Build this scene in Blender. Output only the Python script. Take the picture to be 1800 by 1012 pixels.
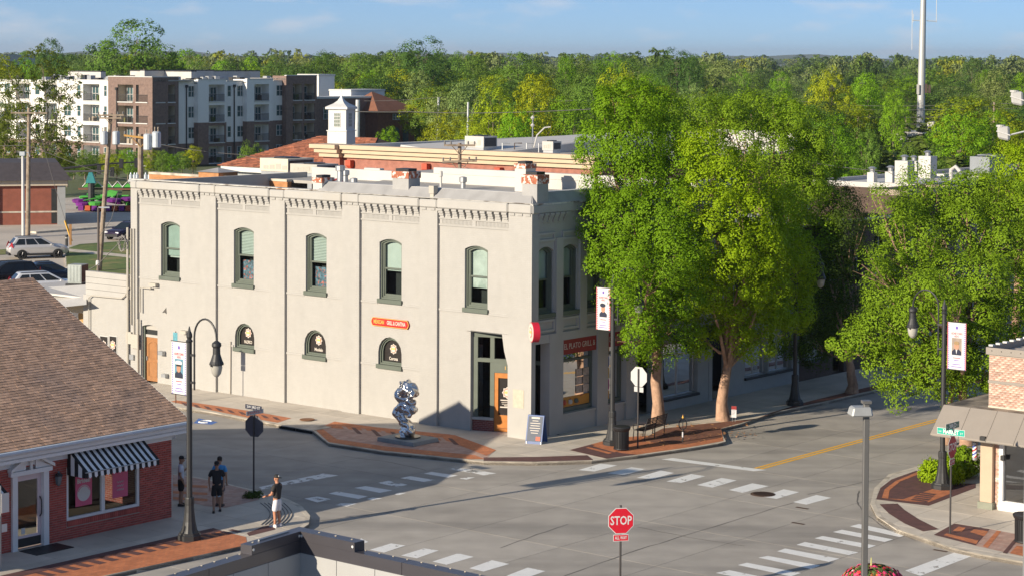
import bpy, bmesh, math, random
import numpy as np
from mathutils import Vector, Matrix
from mathutils.geometry import tessellate_polygon
random.seed(11); rng = np.random.default_rng(11)
for o in list(bpy.data.objects): bpy.data.objects.remove(o)
scene = bpy.context.scene
COL = scene.collection
V = Vector
R = math.radians

# ------------------------------------------------------------------ camera, sky, sun, exposure
FPX, CAMH, PIT, ROL, HOR = 3700.0, 15.8, R(2.2), 0.0055, 104.0   # focal in px of the 1800 px photo
PRY = HOR + FPX*math.tan(PIT)
cam = bpy.data.cameras.new('camera'); camo = bpy.data.objects.new('camera', cam); COL.objects.link(camo)
cam.sensor_width = 36.0; cam.sensor_fit = 'HORIZONTAL'; cam.lens = FPX/1800*36.0
cam.shift_y = (PRY-506.0)/1800.0
cam.clip_start = 0.5; cam.clip_end = 30000
CM = Matrix.Rotation(R(90)-PIT, 4, 'X') @ Matrix.Rotation(ROL, 4, 'Z')
camo.matrix_world = Matrix.Translation((0, 0, CAMH)) @ CM
scene.camera = camo
CR = CM.to_3x3(); RT, UP, FW = CR @ V((1,0,0)), CR @ V((0,1,0)), CR @ V((0,0,-1))
CO = V((0, 0, CAMH))
def ray(x, y): return FW + RT*((x-900)/FPX) - UP*((y-PRY)/FPX)
def P(x, y, z=0.0):
    d = ray(x, y); return CO + d*((z-CAMH)/d.z)
def PD(x, y, D):
    d = ray(x, y); return CO + d*(D/d.y)

SUN_EL, SHADOW_AZ = R(18.2), R(38.4)          # shadows run towards this azimuth (from +X)
sdir = V((math.cos(SHADOW_AZ)*math.cos(SUN_EL), math.sin(SHADOW_AZ)*math.cos(SUN_EL), -math.sin(SUN_EL)))
world = bpy.data.worlds.new('World'); scene.world = world; world.use_nodes = True
wn = world.node_tree; wn.nodes.clear()
wo = wn.nodes.new('ShaderNodeOutputWorld'); bg = wn.nodes.new('ShaderNodeBackground')
sky = wn.nodes.new('ShaderNodeTexSky'); sky.sky_type = 'NISHITA'; sky.sun_disc = False
sky.sun_elevation = SUN_EL
to_sun = -sdir
sky.sun_rotation = math.atan2(to_sun.x, to_sun.y)
sky.altitude = 300; sky.air_density = 0.5; sky.dust_density = 0.0; sky.ozone_density = 5.0
bg.inputs['Strength'].default_value = 0.082
# thin broken cloud all round the sky
tc = wn.nodes.new('ShaderNodeTexCoord'); mp = wn.nodes.new('ShaderNodeMapping')
mp.inputs['Scale'].default_value = (7, 7, 24)
nz = wn.nodes.new('ShaderNodeTexNoise'); nz.inputs['Scale'].default_value = 4.2; nz.inputs['Detail'].default_value = 6
cr = wn.nodes.new('ShaderNodeValToRGB')
cr.color_ramp.elements[0].position = 0.52; cr.color_ramp.elements[0].color = (0, 0, 0, 1)
cr.color_ramp.elements[1].position = 0.80; cr.color_ramp.elements[1].color = (0.55, 0.55, 0.55, 1)
mx = wn.nodes.new('ShaderNodeMix'); mx.data_type = 'RGBA'
mx.inputs['B'].default_value = (6.4, 6.3, 6.6, 1)
wn.links.new(tc.outputs['Generated'], mp.inputs['Vector']); wn.links.new(mp.outputs['Vector'], nz.inputs['Vector'])
wn.links.new(nz.outputs['Fac'], cr.inputs['Fac']); wn.links.new(cr.outputs['Color'], mx.inputs['Factor'])
tn = wn.nodes.new('ShaderNodeMix'); tn.data_type = 'RGBA'; tn.inputs['Factor'].default_value = 0.37   # even pale blue added over the whole sky to lift the fill light
tn.inputs['B'].default_value = (2.1, 3.1, 4.6, 1)
wn.links.new(sky.outputs['Color'], tn.inputs['A']); wn.links.new(tn.outputs['Result'], mx.inputs['A']); wn.links.new(mx.outputs['Result'], bg.inputs['Color'])
wn.links.new(bg.outputs['Background'], wo.inputs['Surface'])
sl = bpy.data.lights.new('sun', 'SUN'); slo = bpy.data.objects.new('sun', sl); COL.objects.link(slo)
sl.energy = 4.75; sl.angle = R(0.5); sl.color = (1.0, 0.875, 0.69)
slo.rotation_euler = sdir.to_track_quat('-Z', 'Y').to_euler()
vs = scene.view_settings; vs.view_transform = 'Standard'; vs.look = 'None'; vs.exposure = 0.62; vs.gamma = 1.0
vs.use_curve_mapping = False
scene.render.engine = 'CYCLES'
scene.cycles.max_bounces = 6; scene.cycles.transparent_max_bounces = 12

# ------------------------------------------------------------------ helpers: materials
MATS = {}
def mat(name, col, rough=0.8, metal=0.0, var=0.12, vscale=3.0, bump=0.0, bscale=40.0, spec=None, island=0.0,
        col2=None, c2scale=0.6, c2lo=0.48, c2hi=0.62, objcol=False, trans=0.0, streak=False, alpha_wear=None, srot=0.0):
    if name in MATS: return MATS[name]
    m = bpy.data.materials.new(name); m.use_nodes = True; nt = m.node_tree; N = nt.nodes; L = nt.links
    bs = N['Principled BSDF']; bs.inputs['Roughness'].default_value = rough; bs.inputs['Metallic'].default_value = metal
    if spec is not None: bs.inputs['Specular IOR Level'].default_value = spec
    t = N.new('ShaderNodeTexCoord')
    cur = None
    rgb = N.new('ShaderNodeRGB'); rgb.outputs[0].default_value = (*col, 1); cur = rgb.outputs[0]
    if objcol:
        oi = N.new('ShaderNodeObjectInfo'); cur = oi.outputs['Color']
    if col2 is not None:
        n2 = N.new('ShaderNodeTexNoise'); n2.inputs['Scale'].default_value = c2scale; n2.inputs['Detail'].default_value = 5
        L.new(t.outputs['Object'], n2.inputs['Vector'])
        if streak:
            mpn = N.new('ShaderNodeMapping'); mpn.inputs['Scale'].default_value = streak if isinstance(streak, tuple) else (1, 1, 0.15); mpn.inputs['Rotation'].default_value = (0, 0, -srot)
            L.new(t.outputs['Object'], mpn.inputs['Vector']); L.new(mpn.outputs['Vector'], n2.inputs['Vector'])
        mr = N.new('ShaderNodeMapRange'); mr.inputs['From Min'].default_value = c2lo; mr.inputs['From Max'].default_value = c2hi
        L.new(n2.outputs['Fac'], mr.inputs['Value'])
        m2 = N.new('ShaderNodeMix'); m2.data_type = 'RGBA'; m2.inputs['B'].default_value = (*col2, 1)
        L.new(mr.outputs['Result'], m2.inputs['Factor']); L.new(cur, m2.inputs['A']); cur = m2.outputs['Result']
    if var > 0:
        n1 = N.new('ShaderNodeTexNoise'); n1.inputs['Scale'].default_value = vscale; n1.inputs['Detail'].default_value = 6
        L.new(t.outputs['Object'], n1.inputs['Vector'])
        mr = N.new('ShaderNodeMapRange'); mr.inputs['From Min'].default_value = 0.25; mr.inputs['From Max'].default_value = 0.75
        mr.inputs['To Min'].default_value = 1-var; mr.inputs['To Max'].default_value = 1+var
        L.new(n1.outputs['Fac'], mr.inputs['Value'])
        mm = N.new('ShaderNodeMix'); mm.data_type = 'RGBA'; mm.blend_type = 'MULTIPLY'; mm.inputs['Factor'].default_value = 1
        L.new(cur, mm.inputs['A']); L.new(mr.outputs['Result'], mm.inputs['B']); cur = mm.outputs['Result']
    if island > 0:
        ge = N.new('ShaderNodeNewGeometry'); oi = N.new('ShaderNodeObjectInfo')
        ad = N.new('ShaderNodeMath'); ad.operation = 'ADD'; fr_ = N.new('ShaderNodeMath'); fr_.operation = 'FRACT'
        L.new(ge.outputs['Random Per Island'], ad.inputs[0]); L.new(oi.outputs['Random'], ad.inputs[1]); L.new(ad.outputs[0], fr_.inputs[0])
        mr = N.new('ShaderNodeMapRange'); mr.inputs['To Min'].default_value = 1-island; mr.inputs['To Max'].default_value = 1+island
        L.new(fr_.outputs[0], mr.inputs['Value'])
        mm = N.new('ShaderNodeMix'); mm.data_type = 'RGBA'; mm.blend_type = 'MULTIPLY'; mm.inputs['Factor'].default_value = 1
        L.new(cur, mm.inputs['A']); L.new(mr.outputs['Result'], mm.inputs['B']); cur = mm.outputs['Result']
    L.new(cur, bs.inputs['Base Color'])
    if bump > 0:
        nb = N.new('ShaderNodeTexNoise'); nb.inputs['Scale'].default_value = bscale; nb.inputs['Detail'].default_value = 4
        L.new(t.outputs['Object'], nb.inputs['Vector'])
        bp = N.new('ShaderNodeBump'); bp.inputs['Strength'].default_value = bump; bp.inputs['Distance'].default_value = 0.02
        L.new(nb.outputs['Fac'], bp.inputs['Height']); L.new(bp.outputs['Normal'], bs.inputs['Normal'])
    out = N['Material Output']
    if trans > 0:
        tr = N.new('ShaderNodeBsdfTranslucent'); ms = N.new('ShaderNodeMixShader'); ms.inputs[0].default_value = trans
        L.new(cur, tr.inputs['Color']); L.new(bs.outputs[0], ms.inputs[1]); L.new(tr.outputs[0], ms.inputs[2]); L.new(ms.outputs[0], out.inputs['Surface'])
    if alpha_wear is not None:
        nw = N.new('ShaderNodeTexNoise'); nw.inputs['Scale'].default_value = 2.2; nw.inputs['Detail'].default_value = 8; nw.inputs['Roughness'].default_value = 0.7
        L.new(t.outputs['Object'], nw.inputs['Vector'])
        mr = N.new('ShaderNodeMapRange'); mr.inputs['From Min'].default_value = alpha_wear; mr.inputs['From Max'].default_value = alpha_wear+0.05
        L.new(nw.outputs['Fac'], mr.inputs['Value']); L.new(mr.outputs['Result'], bs.inputs['Alpha'])
    MATS[name] = m
    return m
def glass(name, tint=(0.55, 0.62, 0.62), refl=0.35, rough=0.02):
    if name in MATS: return MATS[name]
    m = bpy.data.materials.new(name); m.use_nodes = True; nt = m.node_tree; N = nt.nodes; L = nt.links; N.remove(N['Principled BSDF'])
    tr = N.new('ShaderNodeBsdfTransparent'); tr.inputs[0].default_value = (*tint, 1)
    gl = N.new('ShaderNodeBsdfGlossy'); gl.inputs['Roughness'].default_value = rough
    lw = N.new('ShaderNodeLayerWeight'); lw.inputs['Blend'].default_value = refl
    nb = N.new('ShaderNodeTexNoise'); nb.inputs['Scale'].default_value = 0.9
    bp = N.new('ShaderNodeBump'); bp.inputs['Strength'].default_value = 0.08; bp.inputs['Distance'].default_value = 0.05
    tcn = N.new('ShaderNodeTexCoord'); L.new(tcn.outputs['Object'], nb.inputs['Vector']); L.new(nb.outputs['Fac'], bp.inputs['Height'])
    L.new(bp.outputs['Normal'], gl.inputs['Normal'])
    ms = N.new('ShaderNodeMixShader'); L.new(lw.outputs['Fresnel'], ms.inputs[0]); L.new(tr.outputs[0], ms.inputs[1]); L.new(gl.outputs[0], ms.inputs[2])
    L.new(ms.outputs[0], N['Material Output'].inputs['Surface'])
    MATS[name] = m
    return m
def brick_mat(name, c1, c2, mortar,  sx=4.6, rough=0.85, bias=0.0, bump=0.3, axis='XZ', row=0.34, width=0.98, msize=0.02, blot=0.2, grime=0.0):
    """bricks too small to pick apart: colour and fine relief"""
    if name in MATS: return MATS[name]
    m = bpy.data.materials.new(name); m.use_nodes = True; nt = m.node_tree; N = nt.nodes; L = nt.links
    bs = N['Principled BSDF']; bs.inputs['Roughness'].default_value = rough
    t = N.new('ShaderNodeTexCoord'); mpn = N.new('ShaderNodeMapping')
    L.new(t.outputs['Object'], mpn.inputs['Vector'])
    sep = N.new('ShaderNodeSeparateXYZ'); L.new(mpn.outputs['Vector'], sep.inputs[0])
    com = N.new('ShaderNodeCombineXYZ')
    if axis == 'XZ':
        mpn.inputs['Rotation'].default_value = (0, 0, -R(140.7)); 
        ad = N.new('ShaderNodeMath'); ad.operation = 'ADD'; L.new(sep.outputs['X'], ad.inputs[0]); L.new(sep.outputs['Y'], ad.inputs[1])
        L.new(ad.outputs[0], com.inputs['X']); L.new(sep.outputs['Z'], com.inputs['Y'])
    else:
        mpn.inputs['Rotation'].default_value = (0, 0, -R(50.7)); L.new(sep.outputs['X'], com.inputs['X']); L.new(sep.outputs['Y'], com.inputs['Y'])
    b = N.new('ShaderNodeTexBrick'); b.inputs['Scale'].default_value = sx; b.inputs['Color1'].default_value = (*c1, 1); b.inputs['Color2'].default_value = (*c2, 1)
    b.inputs['Mortar'].default_value = (*mortar, 1); b.inputs['Mortar Size'].default_value = msize; b.inputs['Row Height'].default_value = row
    b.inputs['Brick Width'].default_value = width; b.inputs['Bias'].default_value = bias
    L.new(com.outputs[0], b.inputs['Vector'])
    n1 = N.new('ShaderNodeTexNoise'); n1.inputs['Scale'].default_value = 2.5; n1.inputs['Detail'].default_value = 7; L.new(t.outputs['Object'], n1.inputs['Vector'])
    mr = N.new('ShaderNodeMapRange'); mr.inputs['From Min'].default_value = 0.25; mr.inputs['From Max'].default_value = 0.75; mr.inputs['To Min'].default_value = 1-blot; mr.inputs['To Max'].default_value = 1+blot
    L.new(n1.outputs['Fac'], mr.inputs['Value'])
    if grime:                                 # rain streaks and old dirt in the paint
        mg = N.new('ShaderNodeMapping'); mg.inputs['Scale'].default_value = (0.8, 0.8, 0.16); L.new(t.outputs['Object'], mg.inputs['Vector'])
        ng = N.new('ShaderNodeTexNoise'); ng.inputs['Scale'].default_value = 1.6; ng.inputs['Detail'].default_value = 8; ng.inputs['Roughness'].default_value = 0.65; L.new(mg.outputs['Vector'], ng.inputs['Vector'])
        mgr = N.new('ShaderNodeMapRange'); mgr.inputs['From Min'].default_value = 0.45; mgr.inputs['From Max'].default_value = 0.72; mgr.inputs['To Min'].default_value = 1.0; mgr.inputs['To Max'].default_value = 1-grime
        L.new(ng.outputs['Fac'], mgr.inputs['Value']); mgm = N.new('ShaderNodeMath'); mgm.operation = 'MULTIPLY'; L.new(mr.outputs['Result'], mgm.inputs[0]); L.new(mgr.outputs['Result'], mgm.inputs[1])
        fac = mgm.outputs[0]
    else: fac = mr.outputs['Result']
    mm = N.new('ShaderNodeMix'); mm.data_type = 'RGBA'; mm.blend_type = 'MULTIPLY'; mm.inputs['Factor'].default_value = 1
    L.new(b.outputs['Color'], mm.inputs['A']); L.new(fac, mm.inputs['B']); L.new(mm.outputs['Result'], bs.inputs['Base Color'])
    if bump:
        bp = N.new('ShaderNodeBump'); bp.inputs['Strength'].default_value = bump; bp.inputs['Distance'].default_value = 0.012; bp.invert = True
        L.new(b.outputs['Fac'], bp.inputs['Height']); L.new(bp.outputs['Normal'], bs.inputs['Normal'])
    MATS[name] = m
    return m

# ------------------------------------------------------------------ helpers: geometry
TH = R(50.7)
E1 = V((math.cos(TH), math.sin(TH), 0)); E2 = V((-math.sin(TH), math.cos(TH), 0)); ZZ = V((0, 0, 1))
class Fr:
    """a wall frame: u along the wall, n outwards, z up"""
    def __init__(s, o, u, n): s.o = V((o[0], o[1], o[2] if len(o) > 2 else 0)); s.u = V(u).normalized(); s.n = V(n).normalized()
    def __call__(s, u, n=0.0, z=0.0): return s.o + s.u*u + s.n*n + ZZ*z
    def px(s, x, y, n=0.0):
        d = ray(x, y); o = s.o + s.n*n
        t = (o-CO).dot(s.n)/d.dot(s.n); p = CO + d*t - o
        return p.dot(s.u), p.z
    def U(s, x, y, n=0.0): return s.px(x, y, n)[0]
    def Z(s, x, y, n=0.0): return s.px(x, y, n)[1]
WF = Fr((0, 0), (1, 0, 0), (0, -1, 0))
class MB:
    def __init__(s): s.v = []; s.f = []; s.mi = []; s.c = 0
    def add(s, vs, fs):
        n = len(s.v); s.v += [tuple(v) for v in vs]
        for f in fs: s.f.append(tuple(i+n for i in f)); s.mi.append(s.c)
        return s
    def hexa(s, p): return s.add(p, [(0,3,2,1),(4,5,6,7),(0,1,5,4),(1,2,6,5),(2,3,7,6),(3,0,4,7)])
    def box(s, fr, u0, u1, n0, n1, z0, z1):
        return s.hexa([fr(u0,n0,z0),fr(u1,n0,z0),fr(u1,n1,z0),fr(u0,n1,z0),fr(u0,n0,z1),fr(u1,n0,z1),fr(u1,n1,z1),fr(u0,n1,z1)])
    def prism(s, pts, dz):                       # polygon of world points extruded by vector dz
        dz = V(dz) if hasattr(dz, '__len__') else V((0,0,dz))
        n = len(pts); a = [V(p) for p in pts]; b = [p+dz for p in a]
        tri = tessellate_polygon([a])
        fs = [tuple(t) for t in tri] + [tuple(n+i for i in reversed(t)) for t in tri]
        fs += [(i, (i+1)%n, n+(i+1)%n, n+i) for i in range(n)]
        return s.add(a+b, fs)
    def poly(s, pts):
        a = [V(p) for p in pts]
        if len(a) <= 4: return s.add(a, [tuple(range(len(a)))])
        return s.add(a, [tuple(t) for t in tessellate_polygon([a])])
    def tube(s, path, rad, seg=8, cap=True):
        path = [V(p) for p in path]; rads = rad if hasattr(rad, '__len__') else [rad]*len(path)
        vs = []; fs = []
        ref = None
        for i, p in enumerate(path):
            t = (path[min(i+1, len(path)-1)]-path[max(i-1, 0)])
            t = t.normalized() if t.length > 1e-9 else ZZ
            if ref is None:
                ref = V((1,0,0)) if abs(t.x) < 0.9 else V((0,1,0))
            a = (ref - t*ref.dot(t))
            a = a.normalized() if a.length > 1e-6 else t.orthogonal().normalized()
            ref = a; b = t.cross(a)
            for k in range(seg):
                an = 2*math.pi*k/seg; vs.append(p+(a*math.cos(an)+b*math.sin(an))*rads[i])
        for i in range(len(path)-1):
            for k in range(seg):
                k2 = (k+1)%seg; fs.append((i*seg+k, i*seg+k2, (i+1)*seg+k2, (i+1)*seg+k))
        if cap: fs += [tuple(reversed(range(seg))), tuple(range((len(path)-1)*seg, len(path)*seg))]
        return s.add(vs, fs)
    def lathe(s, c, prof, seg=16, flute=0.0):    # prof: (r, z)
        c = V(c); vs = []; fs = []
        for j, (r_, z_) in enumerate(prof):
            for k in range(seg):
                an = 2*math.pi*(k+0.5)/seg; rr = r_*(1-(flute if k % 2 else 0)); vs.append(c+V((rr*math.cos(an), rr*math.sin(an), z_)))
        for j in range(len(prof)-1):
            for k in range(seg):
                k2 = (k+1)%seg; fs.append((j*seg+k, j*seg+k2, (j+1)*seg+k2, (j+1)*seg+k))
        fs += [tuple(reversed(range(seg))), tuple(range((len(prof)-1)*seg, len(prof)*seg))]
        return s.add(vs, fs)
    def disc(s, c, ax, r, seg=20, th=0.0):
        ax = V(ax).normalized(); a = ax.orthogonal().normalized(); b = ax.cross(a); c = V(c)
        pts = [c+(a*math.cos(2*math.pi*k/seg)+b*math.sin(2*math.pi*k/seg))*r for k in range(seg)]
        if th: return s.prism(pts, ax*th)
        return s.add(pts, [tuple(range(seg))])
    def build(s, name, m, parent=None, smooth=False, bevel=0.0):
        off = V((0,0,0)); q = parent
        while q is not None:
            off += q.location; q = q.parent
        me = bpy.data.meshes.new(name)
        me.from_pydata([(v[0]-off.x, v[1]-off.y, v[2]-off.z) for v in s.v], [], s.f)
        ms = m if isinstance(m, (list, tuple)) else [m]
        for q in ms: me.materials.append(q)
        if len(ms) > 1: me.polygons.foreach_set('material_index', s.mi)
        bm = bmesh.new(); bm.from_mesh(me); bmesh.ops.recalc_face_normals(bm, faces=bm.faces); bm.to_mesh(me); bm.free()
        if smooth:
            me.polygons.foreach_set('use_smooth', [True]*len(me.polygons))
            try: me.set_sharp_from_angle(angle=R(40))
            except Exception: pass
        me.update()
        o = bpy.data.objects.new(name, me); COL.objects.link(o)
        if parent is not None: o.parent = parent
        if bevel > 0:
            b = o.modifiers.new('bevel', 'BEVEL'); b.width = bevel; b.segments = 1; b.limit_method = 'ANGLE'
        return o
def tag(o, label=None, cat=None, group=None, kind=None):
    if label: o['label'] = label
    if cat: o['category'] = cat
    if group: o['group'] = group
    if kind: o['kind'] = kind
    return o
def thing(name, label, cat, loc=(0,0,0), rz=0.0, group=None):
    o = bpy.data.objects.new(name, None); COL.objects.link(o); o.location = V(loc); o.rotation_euler = (0,0,rz)
    o.empty_display_size = 0.2
    return tag(o, label, cat, group)
def struct(o): o['kind'] = 'structure'; return o
def stuff(o): o['kind'] = 'stuff'; return o
def part(name, m, parent, fr, *b, **k): return MB().box(fr, *b).build(name, m, parent, **k)
def copy_tree(o, parent=None):
    c = o.copy(); COL.objects.link(c); c.parent = parent
    for ch in list(o.children): copy_tree(ch, c)
    return c
def copies(proto_obj, parent, locs):
    """share one piece's mesh between alike pieces (pieces built round the origin)"""
    out = []
    for l in locs:
        c = proto_obj.copy(); COL.objects.link(c); c.parent = parent
        out.append(c)
    return out
def wall(mb, fr, outline, holes, n=0.0, depth=0.25, back=False):
    """a wall face at n with real openings; reveals run back by depth"""
    loops = [[V((a, b, 0)) for a, b in outline]] + [[V((a, b, 0)) for a, b in h] for h in holes]
    flat = [p for l in loops for p in l]
    tri = tessellate_polygon(loops)
    mb.add([fr(p.x, n, p.y) for p in flat], [tuple(t) for t in tri])
    for h in holes:
        k = len(h)
        mb.add([fr(a, n, b) for a, b in h]+[fr(a, n-depth, b) for a, b in h], [(i, (i+1)%k, k+(i+1)%k, k+i) for i in range(k)])
    return mb
def arch(u0, u1, z0, z1, rise, seg=8):
    """opening outline: flat sill, arched head of given rise (top at z1)"""
    w = u1-u0; zs = z1-rise; pts = [(u0, z0), (u1, z0)]
    if rise <= 0: return pts+[(u1, z1), (u0, z1)]
    if rise >= w/2-1e-3:
        for k in range(seg+1):
            a = math.pi*k/seg; pts.append(((u0+u1)/2+w/2*math.cos(a), zs+rise*math.sin(a)))
    else:
        rad = (w*w/4+rise*rise)/(2*rise); c = z1-rad; a0 = math.asin(w/2/rad)
        for k in range(seg+1):
            a = a0-2*a0*k/seg; pts.append(((u0+u1)/2+rad*math.sin(a), c+rad*math.cos(a)))
    return pts
def ring(mb, fr, outer, inner, n0, n1):
    """frame between two outlines with the same count of points"""
    k = len(outer)
    for (lo, n) in ((0, n1),):
        vs = [fr(a, n1, b) for a, b in outer]+[fr(a, n1, b) for a, b in inner]+[fr(a, n0, b) for a, b in outer]+[fr(a, n0, b) for a, b in inner]
        fs = []
        for i in range(k):
            j = (i+1)%k
            fs += [(i, j, k+j, k+i), (k+i, k+j, 3*k+j, 3*k+i), (i, 2*k+i, 2*k+j, j)]
        mb.add(vs, fs)
    return mb
def inset(pts, d):
    """move an outline inwards (towards its centroid axis-wise, good enough for openings)"""
    us = [p[0] for p in pts]; zs = [p[1] for p in pts]; cu = (min(us)+max(us))/2; cz = (min(zs)+max(zs))/2
    hu = (max(us)-min(us))/2; hz = (max(zs)-min(zs))/2
    return [(cu+(p[0]-cu)*(hu-d)/hu, cz+(p[1]-cz)*(hz-d)/hz) for p in pts]
_tc = {}
def text_geo(body, size=1.0, ext=0.0, align='CENTER', spacing=1.0, bold=0.0):
    key = (body, size, ext, align, spacing, bold)
    if key in _tc: return _tc[key]
    cu = bpy.data.curves.new('t', 'FONT'); cu.body = body; cu.size = size; cu.extrude = ext; cu.align_x = align; cu.align_y = 'CENTER'
    cu.space_character = spacing; cu.offset = bold; cu.resolution_u = 2
    o = bpy.data.objects.new('t', cu); COL.objects.link(o)
    dg = bpy.context.evaluated_depsgraph_get(); me = bpy.data.meshes.new_from_object(o.evaluated_get(dg))
    vs = [v.co.copy() for v in me.vertices]; fs = [tuple(p.vertices) for p in me.polygons]
    bpy.data.objects.remove(o); bpy.data.curves.remove(cu); bpy.data.meshes.remove(me)
    _tc[key] = (vs, fs); return vs, fs
def text(mb, body, at, right, up, size, width=None, **k):
    """lettering laid on a surface: at = centre, right and up = unit vectors"""
    vs, fs = text_geo(body, size, **k)
    if not vs: return mb
    right = V(right).normalized(); up = V(up).normalized(); sx = 1.0
    if width:
        w = max(v.x for v in vs)-min(v.x for v in vs); sx = width/w
    at = V(at)
    return mb.add([at+right*(v.x*sx)+up*v.y for v in vs], fs)
# ------------------------------------------------------------------ ground, roads, pavements
M_conc_road = mat('road_concrete', (0.365, 0.335, 0.295), 0.9, var=0.13, vscale=0.9, bump=0.25, bscale=60, island=0.07, col2=(0.22, 0.205, 0.185), c2scale=0.9, c2lo=0.47, c2hi=0.78, streak=(0.06, 0.55, 1), srot=TH)
M_joint = mat('joint_dirt', (0.24, 0.21, 0.18), 0.95)
M_walk = mat('pavement_concrete', (0.53, 0.475, 0.40), 0.9, var=0.12, vscale=1.2, bump=0.2, bscale=70, island=0.07, col2=(0.43, 0.38, 0.31), c2scale=0.35, c2lo=0.52, c2hi=0.75)
M_kerb = mat('kerb_concrete', (0.55, 0.49, 0.40), 0.9, var=0.16, vscale=2, bump=0.2, col2=(0.30, 0.26, 0.21), c2scale=1.2, c2lo=0.5, c2hi=0.7)
M_paver_o = brick_mat('orange_pavers', (0.55, 0.19, 0.075), (0.46, 0.15, 0.06), (0.22, 0.12, 0.08), sx=4.5, axis='XY', row=0.5, width=1.0)
M_paver_d = brick_mat('dark_pavers', (0.13, 0.055, 0.05), (0.10, 0.045, 0.042), (0.09, 0.05, 0.045), sx=4.5, axis='XY', row=0.5, width=1.0)
M_paver_p = brick_mat('pale_pavers', (0.46, 0.31, 0.25), (0.40, 0.23, 0.18), (0.36, 0.28, 0.24), sx=4.5, axis='XY', row=0.5, width=1.0)
M_paint = mat('white_road_paint', (0.74, 0.74, 0.72), 0.7, var=0.06, alpha_wear=0.34)
M_paint_worn = mat('worn_white_road_paint', (0.72, 0.72, 0.70), 0.7, var=0.06, alpha_wear=0.405)
M_yellow = mat('yellow_road_paint', (0.85, 0.45, 0.02), 0.7, var=0.08, alpha_wear=0.27)
M_grass = mat('lawn', (0.10, 0.15, 0.03), 0.95, var=0.3, vscale=2.0, bump=0.5, bscale=30, col2=(0.20, 0.19, 0.06), c2scale=0.4)
M_earth = mat('far_ground', (0.09, 0.11, 0.04), 1.0, var=0.3, vscale=0.02)
M_asph = mat('parking_concrete', (0.50, 0.44, 0.37), 0.9, var=0.15, vscale=0.25, bump=0.1, island=0.05)
M_iron = mat('cast_iron', (0.09, 0.055, 0.04), 0.7, 0.4)
ZR = -0.13
g = MB(); g.poly([(-9000, -300, -0.32), (9000, -300, -0.32), (9000, 16000, -0.32), (-9000, 16000, -0.32)])
struct(g.build('ground', M_earth))
def ab(p): return (V(p).xy.to_3d()).dot(E1), (V(p).xy.to_3d()).dot(E2)
def ba(a, b, z=0.0): return E1*a + E2*b + ZZ*z
def clip_cell(poly, a0, a1, b0, b1):
    """polygon in (a,b) clipped by a cell"""
    for ax, lim, keep in ((0, a0, 1), (0, a1, -1), (1, b0, 1), (1, b1, -1)):
        out = []
        for i in range(len(poly)):
            p, q = poly[i], poly[(i+1) % len(poly)]
            ip = (p[ax]-lim)*keep >= 0; iq = (q[ax]-lim)*keep >= 0
            if ip: out.append(p)
            if ip != iq:
                t = (lim-p[ax])/(q[ax]-p[ax]); out.append((p[0]+(q[0]-p[0])*t, p[1]+(q[1]-p[1])*t))
        poly = out
        if len(poly) < 3: return []
    return poly
def area2(p): return abs(sum(p[i][0]*p[(i+1) % len(p)][1]-p[(i+1) % len(p)][0]*p[i][1] for i in range(len(p))))/2
def visible(p, m=60, y0=560, y1=1060):
    d = V(p)-CO; w = d.dot(FW); x = 900+FPX*d.dot(RT)/w; y = PRY-FPX*d.dot(UP)/w
    return -m < x < 1800+m and y0 < y < y1
def slabs(poly3, parent, z, da, db, m, name='slab', gap=0.008, a_off=0.0, b_off=0.0, th=0.03, vis=True):
    pab = [ab(p) for p in poly3]
    A0, A1 = min(p[0] for p in pab), max(p[0] for p in pab); B0, B1 = min(p[1] for p in pab), max(p[1] for p in pab)
    n = 0; ia = math.floor((A0-a_off)/da)
    while a_off+ia*da < A1:
        ib = math.floor((B0-b_off)/db)
        while b_off+ib*db < B1:
            a0 = a_off+ia*da; b0 = b_off+ib*db
            c = clip_cell(pab, a0+gap, a0+da-gap, b0+gap, b0+db-gap)
            if len(c) > 2 and area2(c) > 0.05:
                ctr = ba(sum(p[0] for p in c)/len(c), sum(p[1] for p in c)/len(c), z)
                if not vis or visible(ctr, 160):
                    MB().prism([ba(p[0], p[1], z-th) for p in c], th).build(name, m, parent); n += 1
            ib += 1
        ia += 1
    return n
# the road: concrete bays over a joint-dark bed
rc = P(1000, 900, ZR); ra, rb = ab(rc)
road_poly = [ba(ra-60, rb-45), ba(ra+75, rb-45), ba(ra+75, rb+60), ba(ra-60, rb+60)]
road = MB().poly([V((p.x, p.y, ZR-0.03)) for p in road_poly]).build('road', M_joint); struct(road)
slabs(road_poly, road, ZR, 5.0, 3.9, M_conc_road, a_off=ra+0.6, b_off=rb+0.9)
far_road = MB().poly([ba(ra+75, rb-8, ZR-0.02), ba(ra+400, rb-8, ZR-0.02), ba(ra+400, rb+8, ZR-0.02), ba(ra+75, rb+8, ZR-0.02)]).build('far_road', M_conc_road); struct(far_road)
def q4(pts, z, off=(0, 0), k=1.0): return [P(off[0]+x/k, off[1]+y/k, z) for x, y in pts]
ZP = ZR+0.004
def mark(name, pts, m=None, **k):
    return MB().poly(q4(pts, ZP, **k)).build(name, m or M_paint, road)
A_ = dict(off=(450, 759), k=4.0); B_ = dict(off=(900, 759), k=4.0); C_ = dict(off=(1350, 759), k=4.0)
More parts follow.
